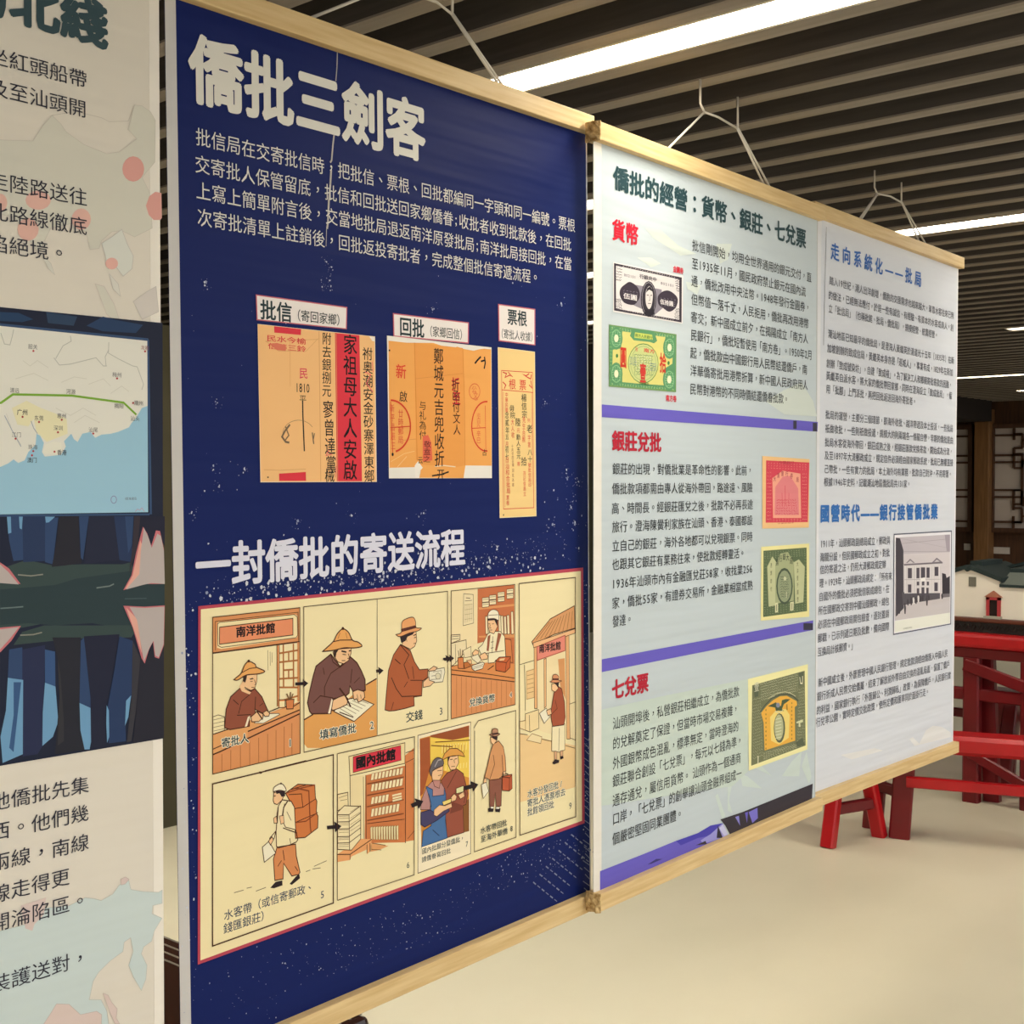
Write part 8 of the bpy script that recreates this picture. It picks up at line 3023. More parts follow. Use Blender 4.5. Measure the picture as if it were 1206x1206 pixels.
K c8ccd8 0|3 189 503|11367 61 11504 60 11503 -66 11366 -65
K c8ccd8 0|7 63 168|11165 166 11711 164 11708 -174 11162 -167
K c8ccd8 0|3 190 508|11744 -48 11883 -49 11882 -176 11743 -174
K c8ccd8 0|7 63 169|11538 59 12095 56 12092 -285 11535 -277
K c8ccd8 0|3 189 505|11463 -612 11600 -615 11599 -741 11462 -738
K c8ccd8 0|7 63 168|11260 -503 11809 -514 11806 -853 11256 -837
K c8ccd8 0|3 190 507|11596 -1036 11735 -1041 11733 -1168 11595 -1163
K c8ccd8 0|7 63 169|11392 -925 11945 -942 11942 -1282 11388 -1260
K c8ccd8 0|3 186 497|10752 -1029 10885 -1033 10884 -1158 10751 -1153
K c8ccd8 0|7 62 166|10556 -920 11087 -936 11083 -1269 10552 -1248
K c8ccd8 0|3 166 442|6608 3813 6715 3823 6713 3713 6607 3703
K c8ccd8 0|7 55 147|6451 3889 6876 3931 6872 3635 6447 3597
K c8ccd8 0|3 186 496|11106 4349 11240 4362 11239 4238 11104 4225
K c8ccd8 0|7 62 165|10907 4432 11444 4486 11441 4153 10903 4103
K c8ccd8 0|3 179 477|9119 -2264 9241 -2272 9240 -2392 9117 -2383
K c8ccd8 0|7 60 159|8938 -2153 9427 -2184 9424 -2505 8934 -2469
K c8ccd8 0|3 177 471|8646 -1487 8765 -1493 8764 -1610 8644 -1604
K c8ccd8 0|7 59 157|8469 -1381 8946 -1402 8943 -1718 8466 -1693
L 8288a0 0|32|4984 -4831 49 -39
L 8288a0 0|19|5063 -4893 51 -39
L 8288a0 0|32|5144 -4956 51 -39
L 8288a0 0|19|5225 -5019 51 -40
L 8288a0 0|33|5307 -5083 52 -40
L 8288a0 0|20|5390 -5147 52 -40
L 8288a0 0|32|5105 -4765 51 -39
L 8288a0 0|19|5186 -4827 51 -39
L 8288a0 0|33|5268 -4890 51 -39
L 8288a0 0|20|5350 -4953 52 -40
L 8288a0 0|33|5433 -5017 52 -40
L 8288a0 0|20|5516 -5082 53 -40
L 8288a0 0|32|5228 -4698 52 -39
L 8288a0 0|20|5310 -4761 52 -38
L 8288a0 0|33|5393 -4823 52 -39
L 8288a0 0|20|5476 -4887 52 -39
L 8288a0 0|33|5560 -4951 53 -39
L 8288a0 0|20|5645 -5015 53 -40
L 8288a0 0|33|5353 -4630 52 -39
L 8288a0 0|20|5436 -4693 52 -39
L 8288a0 0|33|5520 -4756 52 -39
L 8288a0 0|20|5604 -4819 53 -40
L 8288a0 0|33|5689 -4883 53 -40
L 8288a0 0|20|5775 -4948 54 -40
L 8288a0 0|33|5479 -4562 53 -38
L 8288a0 0|20|5563 -4624 53 -39
L 8288a0 0|33|5648 -4687 53 -40
L 8288a0 0|20|5733 -4751 54 -39
L 8288a0 0|33|5819 -4815 54 -40
L 8288a0 0|20|5906 -4880 55 -40
L 8288a0 0|33|5607 -4492 53 -39
L 8288a0 0|20|5692 -4555 53 -39
L 8288a0 0|33|5778 -4618 54 -39
L 8288a0 0|20|5864 -4682 55 -39
L 8288a0 0|34|5951 -4746 55 -40
L 8288a0 0|20|6039 -4811 56 -40
L 8288a0 0|33|5736 -4422 54 -39
L 8288a0 0|20|5822 -4485 55 -39
L 8288a0 0|33|5909 -4548 55 -39
L 8288a0 0|20|5997 -4612 55 -39
L 8288a0 0|34|6085 -4676 56 -40
L 8288a0 0|20|6174 -4741 56 -40
L 7e84a0 0|20|5987 -3235 138 -83
L 7e84a0 0|20|6009 -3326 115 -80
L 7e84a0 0|20|6030 -3417 94 -77
L 7e84a0 0|20|5985 -3496 138 -85
L 7e84a0 0|20|6006 -3587 116 -82
L 7e84a0 0|20|6027 -3679 94 -78
L 7e84a0 0|20|5983 -3758 137 -86
L 7e84a0 0|20|6004 -3849 116 -83
L 7e84a0 0|20|6025 -3941 94 -79
L 7e84a0 0|20|5980 -4019 138 -89
L 7e84a0 0|20|6001 -4111 116 -85
L 7e84a0 0|20|6023 -4203 93 -80
L 7e84a0 0|20|5978 -4281 138 -90
L 7e84a0 0|20|5999 -4373 116 -86
L 7e84a0 0|20|6020 -4465 94 -82
L 7e84a0 1|20|5975 -4543 138 -92
L 7e84a0 1|20|5996 -4635 116 -88
L 7e84a0 1|20|6018 -4728 94 -83
L 7e84a0 1|20|5973 -4805 138 -94
L 7e84a0 0|20|5994 -4898 116 -89
L 7e84a0 0|20|6015 -4991 94 -84
L 7e84a0 0|20|5970 -5067 139 -96
L 7e84a0 0|20|5992 -5160 116 -91
L 7e84a0 0|20|6013 -5254 94 -85
'''

POSE = {0: (-1.9189, 1.3012, 1.6, 1.55921, -0.00101, -1.235, 0.0, 0.863, -1.088), 1: (-1.9189, 1.3277, 1.6, 1.57095, 0.01124, -0.004, 1.228, 0.861, -1.088), 2: (-1.8739, 2.5876, 1.6, 1.58983, 0.0026, -0.074, 1.16, 0.845, -1.06), 3: (-1.9429, 3.7947, 1.6, 1.56331, -0.00965, -0.02, 1.232, 0.877, -1.065)}   # banner: (x, y, z, heading, tilt, left edge, right edge, foot of top rail, foot of bottom rail)
VBASE = 1.06
GLYPH = {}
def want(ch):
    GLYPH.setdefault(ch, None)
rows = DATA.strip().split('\n')
for r in rows:
    if r[0] in 'TV':
        h, s, nums = r.split('|')
        for ch in s:
            want(ch)
objs = {}
for ch in GLYPH:
    c = bpy.data.curves.new('glyph', 'FONT')
    c.body = ch; c.resolution_u = 2
    o = bpy.data.objects.new('glyph', c)
    COL.objects.link(o); objs[ch] = o
dg = bpy.context.evaluated_depsgraph_get()
for k, o in objs.items():
    me = o.evaluated_get(dg).to_mesh()
    vs = [(v.co.x, v.co.y) for v in me.vertices]
    fs = [tuple(p.vertices) for p in me.polygons]
    if vs:
        xs = [v[0] for v in vs]; ys = [v[1] for v in vs]
        cx, cy = 0.5, 0.38
        if k in '。，、':
            cx = (min(xs) + max(xs)) / 2; cy = (min(ys) + max(ys)) / 2
        elif k in '0123456789;/：':
            cx = (min(xs) + max(xs)) / 2; cy = 0.36 if k != ';' else 0.3
        vs = [(x - cx, y - cy) for x, y in vs]
    GLYPH[k] = (vs, fs)
    o.to_mesh_clear()
for o in objs.values():
    c = o.data
    bpy.data.objects.remove(o); bpy.data.curves.remove(c)

def cell(ch):
    return 0.56 if ch in '0123456789abcdefgh()@' else 0.35 if ch == ' ' else 0.5 if ch == ';' else 1.0

def smooth_pts(p, closed):
    n = len(p); out = []
    idx = range(n if closed else n - 1)
    for i in idx:
        g = lambda j: p[j % n] if closed else p[max(0, min(n - 1, j))]
        a, b, c, d = g(i - 1), g(i), g(i + 1), g(i + 2)
        for t in (0, 0.25, 0.5, 0.75):
            out.append(tuple(0.5 * (2*b[k] + (c[k]-a[k])*t + (2*a[k]-5*b[k]+4*c[k]-d[k])*t*t + (3*b[k]-a[k]-3*c[k]+d[k])*t**3) for k in (0, 1)))
    if not closed:
        out.append(p[-1])
    return out

STEP = 0.00007
def add_poly(mb, pts, y, m):
    tri = tessellate_polygon([[Vector((a, b, 0)) for a, b in pts]])
    fs = []
    for t in tri:
        (ax, ay), (bx, by), (cx, cy) = (pts[t[0]], pts[t[1]], pts[t[2]])
        fs.append(t if (bx-ax)*(cy-ay) - (by-ay)*(cx-ax) > 0 else (t[0], t[2], t[1]))
    mb.faces([(a, y, b + VBASE) for a, b in pts], fs, m)

def add_stroke(mb, pts, w, y, m):
    P = [Vector(p) for p in pts]
    P = [p for i, p in enumerate(P) if i == 0 or (p - P[i-1]).length > 1e-5]
    if len(P) < 2:
        return
    vs = []
    closed = (P[0] - P[-1]).length < 1e-4
    n = len(P)
    for i, p in enumerate(P):
        a = P[i-1] if i > 0 else (P[-2] if closed else None)
        c = P[i+1] if i < n - 1 else (P[1] if closed else None)
        d1 = (p - a).normalized() if a is not None else None
        d2 = (c - p).normalized() if c is not None else None
        d1 = d1 or d2; d2 = d2 or d1
        t = d1 + d2
        t = t.normalized() if t.length > 1e-3 else d1
        nn = Vector((-t.y, t.x))
        k = max(0.5, abs(nn.dot(Vector((-d1.y, d1.x)))))
        o = nn * (w / 2 / k)
        vs += [(p.x - o.x, y, p.y - o.y + VBASE), (p.x + o.x, y, p.y + o.y + VBASE)]
    mb.faces(vs, [(2*i, 2*i + 2, 2*i + 3, 2*i + 1) for i in range(n - 1)], m)

def put_glyph(mb, ch, bold, u, v, sx, sy, y, m):
    vs, fs = GLYPH[ch]
    if not vs:
        return
    # heavier weights are printed as the outline repeated around itself
    r = bold * 0.0095
    n = 1 if bold == 0 else 4 if bold < 1.4 else 8
    for i in range(n):
        q = math.pi / 4 + 2 * math.pi * i / n
        dx, dy = (math.cos(q) * r, math.sin(q) * r) if bold else (0, 0)
        mb.faces([(u + (a + dx) * sx, y - 0.00002 * i, v + (b + dy) * sy + VBASE) for a, b in vs], fs, m)

RNG = random.Random(77)
def add_row(mb, r, base):
    head, b, c = r.split('|')
    k, col, a = head.split(' ')
    y = base - STEP * int(a)
    m = ink(col)
    if k == 'T':
        n = c.split(); bold = float(n[6])
        u, v, sl, adv, em, hh = [int(q) / 1e4 for q in n[:6]]
        for ch in b:
            w = cell(ch) * adv
            put_glyph(mb, ch, bold, u + w / 2, v, em, hh, y, m)
            u += w
    elif k == 'V':
        n = c.split(); bold = float(n[6])
        u0, v0, u1, v1, em, hh = [int(q) / 1e4 for q in n[:6]]
        for i, ch in enumerate(b):
            t = i / max(1, len(b) - 1)
            put_glyph(mb, ch, bold, u0 + (u1 - u0) * t, v0 + (v1 - v0) * t, em, hh, y, m)
    elif k == 'K':
        n, sm, sl = [int(q) for q in b.split()]
        sm /= 1e5; sl /= 1e5
        q = [int(x) / 1e4 for x in c.split()]
        q = list(zip(q[::2], q[1::2]))
        m2 = ink('8e96b4')
        for _ in range(n):
            s, t = RNG.random(), RNG.random()
            P = [(q[0][j]*(1-s) + q[1][j]*s)*(1-t) + (q[3][j]*(1-s) + q[2][j]*s)*t for j in (0, 1)]
            sz = sm + (sl - sm) * RNG.random() ** 4
            ph = RNG.random() * 6.3
            vs = [(P[0] + sz * math.cos(ph + w) * RNG.uniform(.6, 1.1), y - STEP * (_ % 5), P[1] + VBASE + sz * math.sin(ph + w) * RNG.uniform(.6, 1.2)) for w in (0, 1.3, 2.5, 3.7, 5.0)]
            mb.faces(vs, [(0, 1, 2, 3, 4)], m if RNG.random() < .6 else m2)
    else:
        n = [int(q) for q in c.split()]
        pts = [(n[0], n[1])]
        for i in range(2, len(n), 2):
            pts.append((pts[-1][0] + n[i], pts[-1][1] + n[i + 1]))
        pts = [(p / 5000, q / 5000) for p, q in pts]
        if k == 'S': pts = smooth_pts(pts, True)
        if k == 'C': pts = smooth_pts(pts, False)
        if k in 'PS':
            add_poly(mb, pts, y, m)
        else:
            add_stroke(mb, pts, int(b) / 1e4, y, m)

M_RAIL = mat('pale_pine', 'd9bb86', 0.5, 0.35, mottled('cfae78', 'e2c794', 5.0, (1.2, 22, 22), 4, 0.1))
M_SPLINT = mat('splintered_pine', 'd8b070', 2.0, 0.2, mottled('8f6a38', 'ecd09a', 90.0, (1, 1, 1), 3, 0.8))
M_CORD = mat('white_cord', 'cfc8bc', 2.0, 0.2)
BLBL = {0: 'cream hanging banner with a route map and flooded forest painting, left edge of photo',
        1: 'navy blue hanging banner with big white title and a nine panel comic',
        2: 'pale grey-blue hanging banner with banknotes, red headings and violet bands',
        3: 'white hanging banner with blue headings, farthest of the row'}
SHEET = {0: ('dfd8cc', 'eee8de'), 1: ('0d1e5c', 'c9c6c4'), 2: ('c3ced4', 'e9e4dc'), 3: ('d9dde6', 'e4e5ea')}
BANN = {}; SHEETS = {}
for k, (px, py, pz, head, tilt, u0, u1, vt, vb) in POSE.items():
    R = Matrix.Rotation(head, 4, 'Z') @ Matrix.Rotation(-tilt, 4, 'Y')
    base = Vector((px, py, pz)) - R.to_3x3() @ Vector((0, 0, VBASE + 0.03))
    T = thing('hanging_banner', BLBL[k], 'banner', base, (0, -tilt, head), 'printed banners hung in a row')
    T.rotation_euler = R.to_euler()
    BANN[k] = T
    c1, c2 = SHEET[k]
    zb = 0.03
    sb = MB()
    sb.box(u0, 0, zb + vb + 0.02 + VBASE, u1, 0.0012, zb + vt + 0.03 + VBASE, ink(c1))
    # the white turned hem along the left (or right) edge
    if k == 0:
        sb.box(u1 - 0.020, -0.0004, zb + vb + 0.02 + VBASE, u1, 0.0, zb + vt + 0.03 + VBASE, ink(c2))
    elif k == 1:
        sb.box(u0, -0.0004, zb + vb + 0.02 + VBASE, u0 + 0.0225, 0.0, zb + vt + 0.03 + VBASE, ink(c2))
        sb.box(u1 - 0.004, -0.0004, zb + vb + 0.02 + VBASE, u1, 0.0, zb + vt + 0.03 + VBASE, ink(c2))
    elif k == 2:
        sb.box(u0, -0.0004, zb + vb + 0.02 + VBASE, u0 + 0.034, 0.0, zb + vt + 0.03 + VBASE, ink(c2))
        sb.box(u1 - 0.005, -0.0004, zb + vb + 0.02 + VBASE, u1, 0.0, zb + vt + 0.03 + VBASE, ink('b9bcbc'))
    else:
        sb.box(u0, -0.0004, zb + vb + 0.02 + VBASE, 0.062, 0.0, zb + vt + 0.03 + VBASE, ink(c2))
        sb.box(u1 - 0.010, -0.0004, zb + vb + 0.02 + VBASE, u1, 0.0, zb + vt + 0.03 + VBASE, ink('ecebee'))
    SHEETS[k] = sb.build('sheet', T)
    e0, e1 = u0 - (0.004 if k in (1, 3) else 0.0), u1 + {0: 0.0, 1: 0.005, 2: 0.012, 3: 0.012}[k]
    for nm, v in (('top_rail', vt), ('bottom_rail', vb)):
        rb = MB(); rb.box(e0, -0.021, zb + v + VBASE, e1, 0.021, zb + v + 0.044 + VBASE, M_RAIL)
        ro = rb.build(nm, T, 0.002)
        if k == 2:
            jb = MB(); rr = random.Random(3 if v > 0 else 4)
            nn = 6
            vs = []
            for i in range(nn):
                for j in range(nn):
                    vs.append((e0 - 0.001 - 0.010 * rr.random() * (0 < i < nn - 1 or 0.4), -0.022 + 0.044 * i / (nn - 1), zb + v + VBASE - 0.002 + 0.048 * j / (nn - 1)))
            fs = [(i*nn + j, i*nn + j + 1, (i+1)*nn + j + 1, (i+1)*nn + j) for i in range(nn - 1) for j in range(nn - 1)]
            o = len(vs)
            ring = [i * nn for i in range(nn)] + [(nn - 1) * nn + j for j in range(1, nn)] + [i * nn + nn - 1 for i in range(nn - 2, -1, -1)] + [j for j in range(nn - 2, 0, -1)]
            back = []
            for q in ring:
                x_, y_, z_ = vs[q]; back.append(len(vs)); vs.append((e0 + 0.001, y_, z_))
            for i in range(len(ring)):
                j = (i + 1) % len(ring)
                fs.append((ring[i], ring[j], back[j], back[i]))
            fs.append(tuple(back[::-1]))
            jb.faces(vs, fs, M_SPLINT)
            jo = jb.build('splintered_end', ro); jo['label'] = 'rough splintered end grain'

# hanging cords (u, v on the banner plane) from the ceiling slats to each top rail
TOPV = 1.095
CORDS = {0: [[(-0.43, 1.13), (-0.43, 1.06)], [(-0.43, 1.06), (-0.60, 0.91)], [(-0.43, 1.06), (-0.24, 1.05), (-0.22, 1.13)], [(-0.24, 1.05), (-0.06, 0.91)]],
         1: [[(0.546, 1.11), (0.546, 1.05), (0.55, 1.035)], [(0.55, 1.035), (0.33, 0.91)], [(0.55, 1.035), (0.69, 1.04), (0.736, 1.028)], [(0.74, 1.11), (0.738, 1.028)], [(0.736, 1.028), (0.893, 0.908)], [(0.738, 1.03), (0.910, 0.908)]],
         2: [[(0.432, 1.118), (0.432, 1.052), (0.454, 1.033)], [(0.454, 1.033), (0.258, 0.888)], [(0.454, 1.033), (0.53, 1.036), (0.637, 1.028)], [(0.64, 1.118), (0.641, 1.03)], [(0.637, 1.028), (0.808, 0.888)], [(0.641, 1.03), (0.846, 0.888)]],
3: [[(0.458, 1.118), (0.458, 1.058), (0.480, 1.040)], [(0.480, 1.040), (0.335, 0.921)], [(0.486, 1.040), (0.349, 0.921)], [(0.480, 1.040), (0.59, 1.050), (0.688, 1.045)], [(0.684, 1.118), (0.686, 1.047)], [(0.688, 1.045), (0.855, 0.921)], [(0.691, 1.045), (0.919, 0.921)]]}
for k, segs in CORDS.items():
    b = MB()
    for sgm in segs:
        b.tube([(u, 0.0, v + VBASE + 0.03) for u, v in sgm], 0.0032, M_CORD)
    b.build('hanging_cord', BANN[k], smooth=True)

mb = None; cur = None
def flush():
    if mb and mb.f:
        o = mb.build(cur[1], SHEETS[int(cur[0])])
        if cur[2]:
            o['label'] = cur[2]
ORDER = {'backdrop_print': 0.0006, 'world_map_print': 0.0006, 'print_band': 0.0008, 'lakeside_print': 0.0008, 'star_specks': 0.0008}
for r in rows:
    if r[0] == '@':
        flush()
        cur = r[1:].split('|')
        mb = MB()
        base = -(ORDER.get(cur[1], 0.0013))
        if cur[1] == 'route_map_print': base = -0.0027
    else:
        add_row(mb, r, base)
flush()
# printed data is measured from the eye line, the sheet object from the banner's foot
for s in SHEETS.values():
    for ch in s.children:
        ch.location.z = 0.03

# ---------------------------------------------------------------- red furniture behind the banners
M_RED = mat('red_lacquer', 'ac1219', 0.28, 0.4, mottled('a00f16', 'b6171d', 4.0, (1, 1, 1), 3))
M_RED_SHADE = mat('red_lacquer_shade', '6a0e14', 0.3, 0.4, mottled('5e0c12', '741117', 4.0, (1, 1, 1), 3))  # darker copy of the red lacquer for parts painted as shaded

def legs(T, M, specs, w=0.062, d=0.05):
    for foot, top in specs:
        b = MB(); b.beam(foot, top, w, d, M, Vector((1, 0, 0)))
        b.build('leg', T)
def bar(T, nm, M, p0, p1, w, d, side=Vector((0, 0, 1))):
    b = MB(); b.beam(p0, p1, w, d, M, side, 0.2)
    return b.build(nm, T)

# narrow bench seen end-on under the foot of the farthest banner
T = thing('wooden_bench', 'red narrow bench with splayed legs, seen end-on below the white banner', 'bench', (-2.48, 5.29, 0), (0, 0, 0), 'red benches')
ax = Vector((-0.953, 0.303, 0)); nr = Vector((0.303, 0.953, 0))
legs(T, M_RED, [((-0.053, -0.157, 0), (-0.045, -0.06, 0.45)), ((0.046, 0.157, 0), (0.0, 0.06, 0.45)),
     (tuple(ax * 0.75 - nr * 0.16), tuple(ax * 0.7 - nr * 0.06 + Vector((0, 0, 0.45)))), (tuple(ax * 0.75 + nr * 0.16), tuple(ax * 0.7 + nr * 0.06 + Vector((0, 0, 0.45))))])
bar(T, 'stretcher', M_RED_SHADE, (-0.048, -0.115, 0.16), (0.035, 0.115, 0.16), 0.05, 0.03)
bar(T, 'stretcher', M_RED_SHADE, tuple(ax * 0.72 - nr * 0.13 + Vector((0, 0, 0.16))), tuple(ax * 0.72 + nr * 0.13 + Vector((0, 0, 0.16))), 0.05, 0.03)
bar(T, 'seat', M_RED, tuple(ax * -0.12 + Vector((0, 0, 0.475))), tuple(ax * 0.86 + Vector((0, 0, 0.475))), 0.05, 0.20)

# long bench whose slab runs out of the picture to the right
T = thing('wooden_bench', 'red long bench in front of the red table, thick slab running out at right', 'bench', (-2.358, 5.49, 0), (0, 0, math.radians(18.9)), 'red benches')
legs(T, M_RED_SHADE, [((0, -0.01, 0), (0.025, 0.02, 0.42)), ((-0.13, 0.12, 0), (-0.10, 0.14, 0.42)), ((1.1, -0.05, 0), (1.05, 0.02, 0.42)), ((1.1, 0.26, 0), (1.05, 0.20, 0.42))], 0.092, 0.055)
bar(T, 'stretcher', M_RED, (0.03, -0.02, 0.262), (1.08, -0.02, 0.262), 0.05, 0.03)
bar(T, 'stretcher', M_RED_SHADE, (-0.11, 0.13, 0.20), (0.02, 0.0, 0.20), 0.05, 0.03)
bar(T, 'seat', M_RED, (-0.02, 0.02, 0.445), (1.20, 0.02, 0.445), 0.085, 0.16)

# small stool under the table
T = thing('wooden_stool', 'shade-darkened red stool with splayed legs standing under the red table', 'stool', (-2.30, 6.85, 0), (0, 0, 0))
legs(T, M_RED_SHADE, [((-0.12, -0.10, 0), (-0.06, -0.07, 0.46)), ((-0.02, -0.14, 0), (0.0, -0.07, 0.46)), ((0.24, 0.10, 0), (0.18, 0.07, 0.46)), ((-0.10, 0.16, 0), (-0.04, 0.08, 0.46))], 0.075, 0.05)
bar(T, 'stretcher', M_RED_SHADE, (-0.09, -0.085, 0.25), (0.20, 0.085, 0.25), 0.04, 0.03)
bar(T, 'seat', M_RED_SHADE, (-0.14, 0, 0.48), (0.26, 0, 0.48), 0.04, 0.24)

# display table that carries the model house
T = thing('display_table', 'red lacquered display table carrying the white model house', 'table', (-2.35, 6.30, 0))
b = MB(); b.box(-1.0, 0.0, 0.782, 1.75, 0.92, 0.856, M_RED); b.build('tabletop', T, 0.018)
b = MB(); b.box(-0.96, 0.03, 0.728, 1.7, 0.06, 0.782, M_RED_SHADE); b.box(-0.96, 0.86, 0.728, 1.7, 0.89, 0.782, M_RED_SHADE); b.build('apron', T, 0.006)
legs(T, M_RED_SHADE, [((0.0, 0.05, 0), (0.0, 0.05, 0.73)), ((0.28, 0.06, 0), (0.28, 0.06, 0.73)), ((1.4, 0.05, 0), (1.4, 0.05, 0.73)), ((-0.9, 0.05, 0), (-0.9, 0.05, 0.73)),
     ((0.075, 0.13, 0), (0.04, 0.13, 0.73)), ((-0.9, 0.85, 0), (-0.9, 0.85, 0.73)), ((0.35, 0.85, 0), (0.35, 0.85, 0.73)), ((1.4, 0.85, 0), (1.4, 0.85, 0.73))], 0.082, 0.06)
bar(T, 'rail', M_RED_SHADE, (-0.9, 0.05, 0.545), (1.4, 0.05, 0.545), 0.062, 0.035)
bar(T, 'rail', M_RED_SHADE, (-0.9, 0.85, 0.30), (1.4, 0.85, 0.30), 0.05, 0.035)
bar(T, 'rail', M_RED_SHADE, (0.35, 0.05, 0.16), (0.35, 0.85, 0.16), 0.05, 0.035)
bar(T, 'brace', M_RED_SHADE, (-0.03, 0.02, 0.695), (0.30, 0.025, 0.60), 0.06, 0.025)
bar(T, 'brace', M_RED_SHADE, (0.0, 0.02, 0.25), (0.33, 0.02, 0.10), 0.05, 0.025)

# model house
M_MW = mat('model_wall_cream', 'd6cbb0', 0.8, 0.2, mottled('dfd7c6', 'e9e2d4', 4.0))
M_MR = mat('model_roof_grey', '6e746c', 0.7, 0.3)
M_ME = mat('model_eave_dark', '24302f', 0.7, 0.3)
M_PL = mat('carved_black_wood', '1d1815', 0.45, 0.4)
M_LIP = mat('brown_wood_lip', '5a2c1a', 0.45, 0.4)
H_ = thing('model_house', 'cream model house with dark grey roofs on a carved black base', 'model house', (-2.392, 6.40, 0.857))
b = MB(); b.box(-0.75, -0.03, 0.0, 1.15, 0.55, 0.052, M_PL)
for k in range(46):
    x = -0.74 + k * 0.041
    b.tube([(x, -0.032, 0.012), (x + 0.014, -0.036, 0.036), (x + 0.026, -0.032, 0.018), (x + 0.038, -0.034, 0.040)], 0.004, M_PL, 5)
b.build('carved_base', H_)
b = MB(); b.box(-0.77, -0.045, 0.052, 1.17, 0.57, 0.072, M_LIP); b.build('base_lip', H_, 0.005)
z0 = 0.072
b = MB()
prof = [(-0.15, z0), (0.156, z0), (0.156, 0.262), (0.012, 0.312), (-0.006, 0.300), (-0.02, 0.312), (-0.15, 0.266)]
n = len(prof); vs = [(x, 0.0, z) for x, z in prof] + [(x, 0.48, z) for x, z in prof]
b.faces(vs, [tuple(range(n)), tuple(range(2*n - 1, n - 1, -1))] + [(i, n + i, n + (i+1) % n, (i+1) % n) for i in range(n)], M_MW)
b.box(0.156, 0.0, z0, 1.1, 0.02, 0.232, M_MW); b.box(0.156, 0.3, z0, 1.1, 0.48, 0.262, M_MW); b.box(1.08, 0.02, z0, 1.1, 0.3, 0.232, M_MW)
b.box(-0.70, 0.0, z0, -0.15, 0.48, 0.24, M_MW)
b.build('wall', H_)
b = MB()
def strip(p, w, y0_, y1_, m):
    for (xa, za), (xb, zb) in zip(p, p[1:]):
        b.faces([(xa, y0_, za), (xb, y0_, zb), (xb, y0_, zb + w), (xa, y0_, za + w), (xa, y1_, za), (xb, y1_, zb), (xb, y1_, zb + w), (xa, y1_, za + w)],
                [(0, 1, 2, 3), (7, 6, 5, 4), (0, 4, 5, 1), (3, 2, 6, 7), (0, 3, 7, 4), (1, 5, 6, 2)], m)
strip([(-0.17, 0.258), (-0.02, 0.312), (-0.006, 0.302), (0.012, 0.312), (0.172, 0.256)], 0.022, -0.012, 0.5, M_ME)
b.box(-0.03, 0.10, 0.325, 0.03, 0.40, 0.350, M_ME)
b.box(0.158, -0.012, 0.232, 1.12, 0.02, 0.246, M_ME)
b.box(0.158, 0.14, 0.296, 1.12, 0.18, 0.318, M_ME)
b.faces([(0.158, -0.005, 0.246), (1.12, -0.005, 0.246), (1.12, 0.15, 0.302), (0.158, 0.15, 0.302), (0.158, -0.005, 0.236), (1.12, -0.005, 0.236), (1.12, 0.15, 0.292), (0.158, 0.15, 0.292)],
        [(0, 1, 2, 3), (7, 6, 5, 4), (0, 3, 7, 4), (1, 5, 6, 2), (0, 4, 5, 1), (3, 2, 6, 7)], M_MR)
b.faces([(0.158, 0.17, 0.302), (1.12, 0.17, 0.302), (1.12, 0.49, 0.25), (0.158, 0.49, 0.25), (0.158, 0.17, 0.292), (1.12, 0.17, 0.292), (1.12, 0.49, 0.24), (0.158, 0.49, 0.24)],
        [(0, 1, 2, 3), (7, 6, 5, 4), (0, 3, 7, 4), (1, 5, 6, 2), (0, 4, 5, 1), (3, 2, 6, 7)], M_MR)
strip([(0.05, 0.298), (0.22, 0.345), (0.42, 0.30)], 0.014, 0.36, 0.5, M_ME)
b.faces([(0.07, 0.38, 0.30), (0.22, 0.38, 0.342), (0.40, 0.38, 0.30), (0.07, 0.48, 0.30), (0.22, 0.48, 0.342), (0.40, 0.48, 0.30)], [(0, 2, 1), (3, 4, 5), (0, 1, 4, 3), (1, 2, 5, 4), (0, 3, 5, 2)], M_MR)
b.box(-0.72, -0.01, 0.24, -0.155, 0.49, 0.262, M_ME)
b.build('roof', H_)
b = MB(); b.box(0.001, -0.004, 0.228, 0.038, 0.001, 0.276, mat('model_window_grey', '6f6c60', 0.7, 0.2)); b.build('window', H_)
b = MB(); M_MD = mat('model_door_red', 'a8383a', 0.6, 0.3)
b.box(0.093, -0.012, z0 + 0.012, 0.108, 0.0, 0.178, M_MD); b.box(0.148, -0.012, z0 + 0.012, 0.163, 0.0, 0.178, M_MD); b.box(0.093, -0.012, 0.165, 0.163, 0.0, 0.18, M_MD)
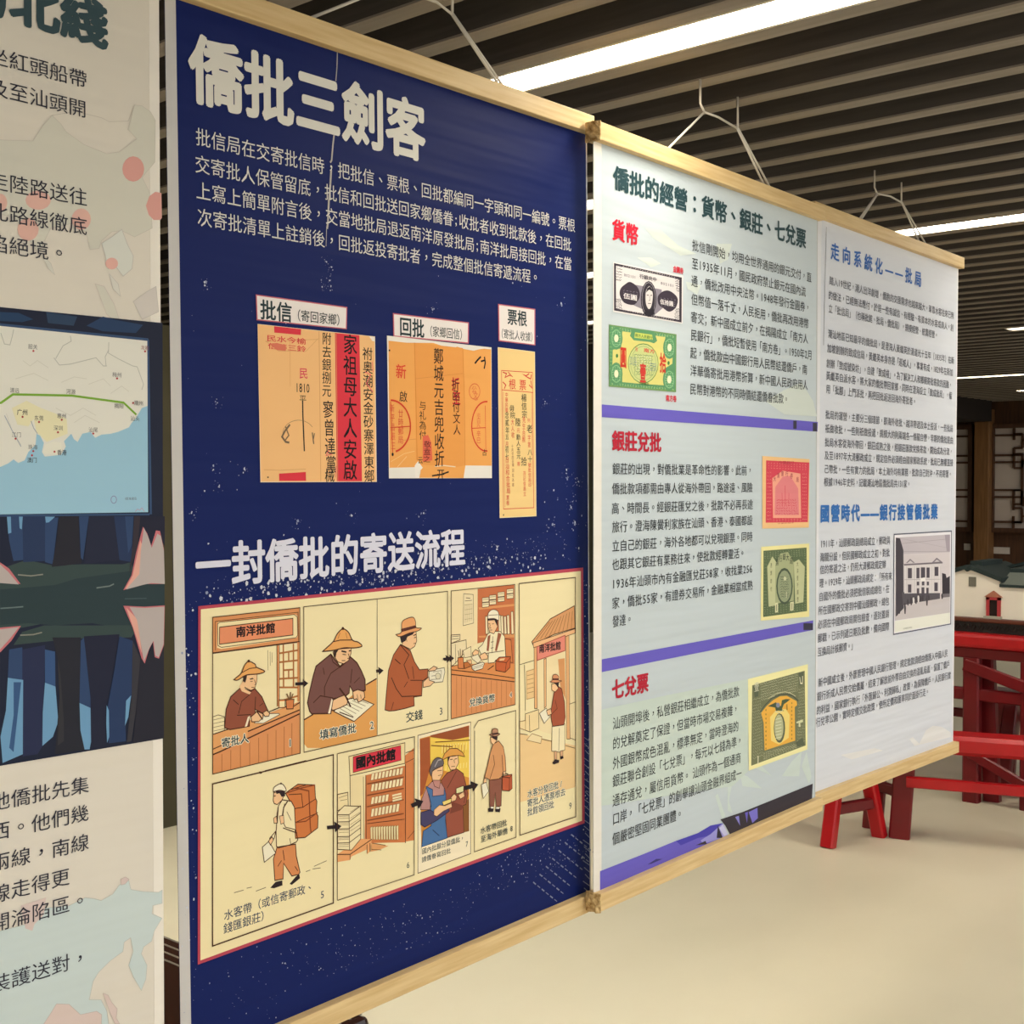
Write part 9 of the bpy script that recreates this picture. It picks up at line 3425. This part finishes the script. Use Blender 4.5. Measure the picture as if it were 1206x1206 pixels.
b.faces([(0.084, -0.014, 0.180), (0.172, -0.014, 0.180), (0.128, -0.014, 0.212), (0.084, 0.0, 0.180), (0.172, 0.0, 0.180), (0.128, 0.0, 0.212)], [(0, 1, 2), (5, 4, 3), (0, 3, 4, 1), (1, 4, 5, 2), (2, 5, 3, 0)], mat('model_pediment', 'a86a52', 0.6, 0.3))
do = b.build('door_frame', H_)
b = MB(); b.box(0.108, -0.004, z0 + 0.012, 0.148, 0.0, 0.165, mat('model_doorway_dark', '2a1e1a', 0.8, 0.2)); b.build('doorway', do)
b = MB(); b.box(0.086, -0.03, z0, 0.170, 0.0, z0 + 0.012, mat('model_step_grey', 'a8a494', 0.8, 0.2)); b.build('step', H_)

# low lacquered table, only its far edge shows between and below the near banners
M_LAC = mat('dark_lacquer', '2c120e', 0.12, 0.6, mottled('260e0b', '361812', 3.0))
M_LIN = mat('lacquer_line', '6a6458', 0.3, 0.5)
T = thing('low_table', 'dark glossy low table glimpsed behind and below the blue banner', 'low table', (-2.72, 1.52, 0))
b = MB(); b.box(-0.75, -0.36, 0.40, 0.72, 0.36, 0.445, M_LAC); b.build('tabletop', T, 0.015)
b = MB()
for k in range(4):
    b.box(-0.74, 0.345 - k * 0.03, 0.4449, 0.70, 0.352 - k * 0.03, 0.4456, M_LIN)
b.build('edge_line', T)
legs(T, M_LAC, [((sx * 0.66, sy * 0.30, 0), (sx * 0.66, sy * 0.30, 0.40)) for sx in (-1, 1) for sy in (-1, 1)], 0.07, 0.07)
bar(T, 'apron', M_LAC, (-0.66, 0.30, 0.36), (0.66, 0.30, 0.36), 0.07, 0.03); bar(T, 'apron', M_LAC, (-0.66, -0.30, 0.36), (0.66, -0.30, 0.36), 0.07, 0.03)

# two paper notices on the far lattice wall
M_PAPER = mat('notice_paper', 'c8c0b8', 0.8, 0.2)
for xa, xb, za, zb, lb in ((-6.16, -5.93, 0.665, 0.755, 'wide white notice on the far wall under the right lattice'), (-6.55, -6.46, 0.70, 0.79, 'small square white notice on the far wall left of the post')):
    b = MB(); b.box(xa, 17.335, za, xb, 17.35, zb, M_PAPER)
    o = b.build('paper_notice'); o['label'] = lb; o['category'] = 'notice'
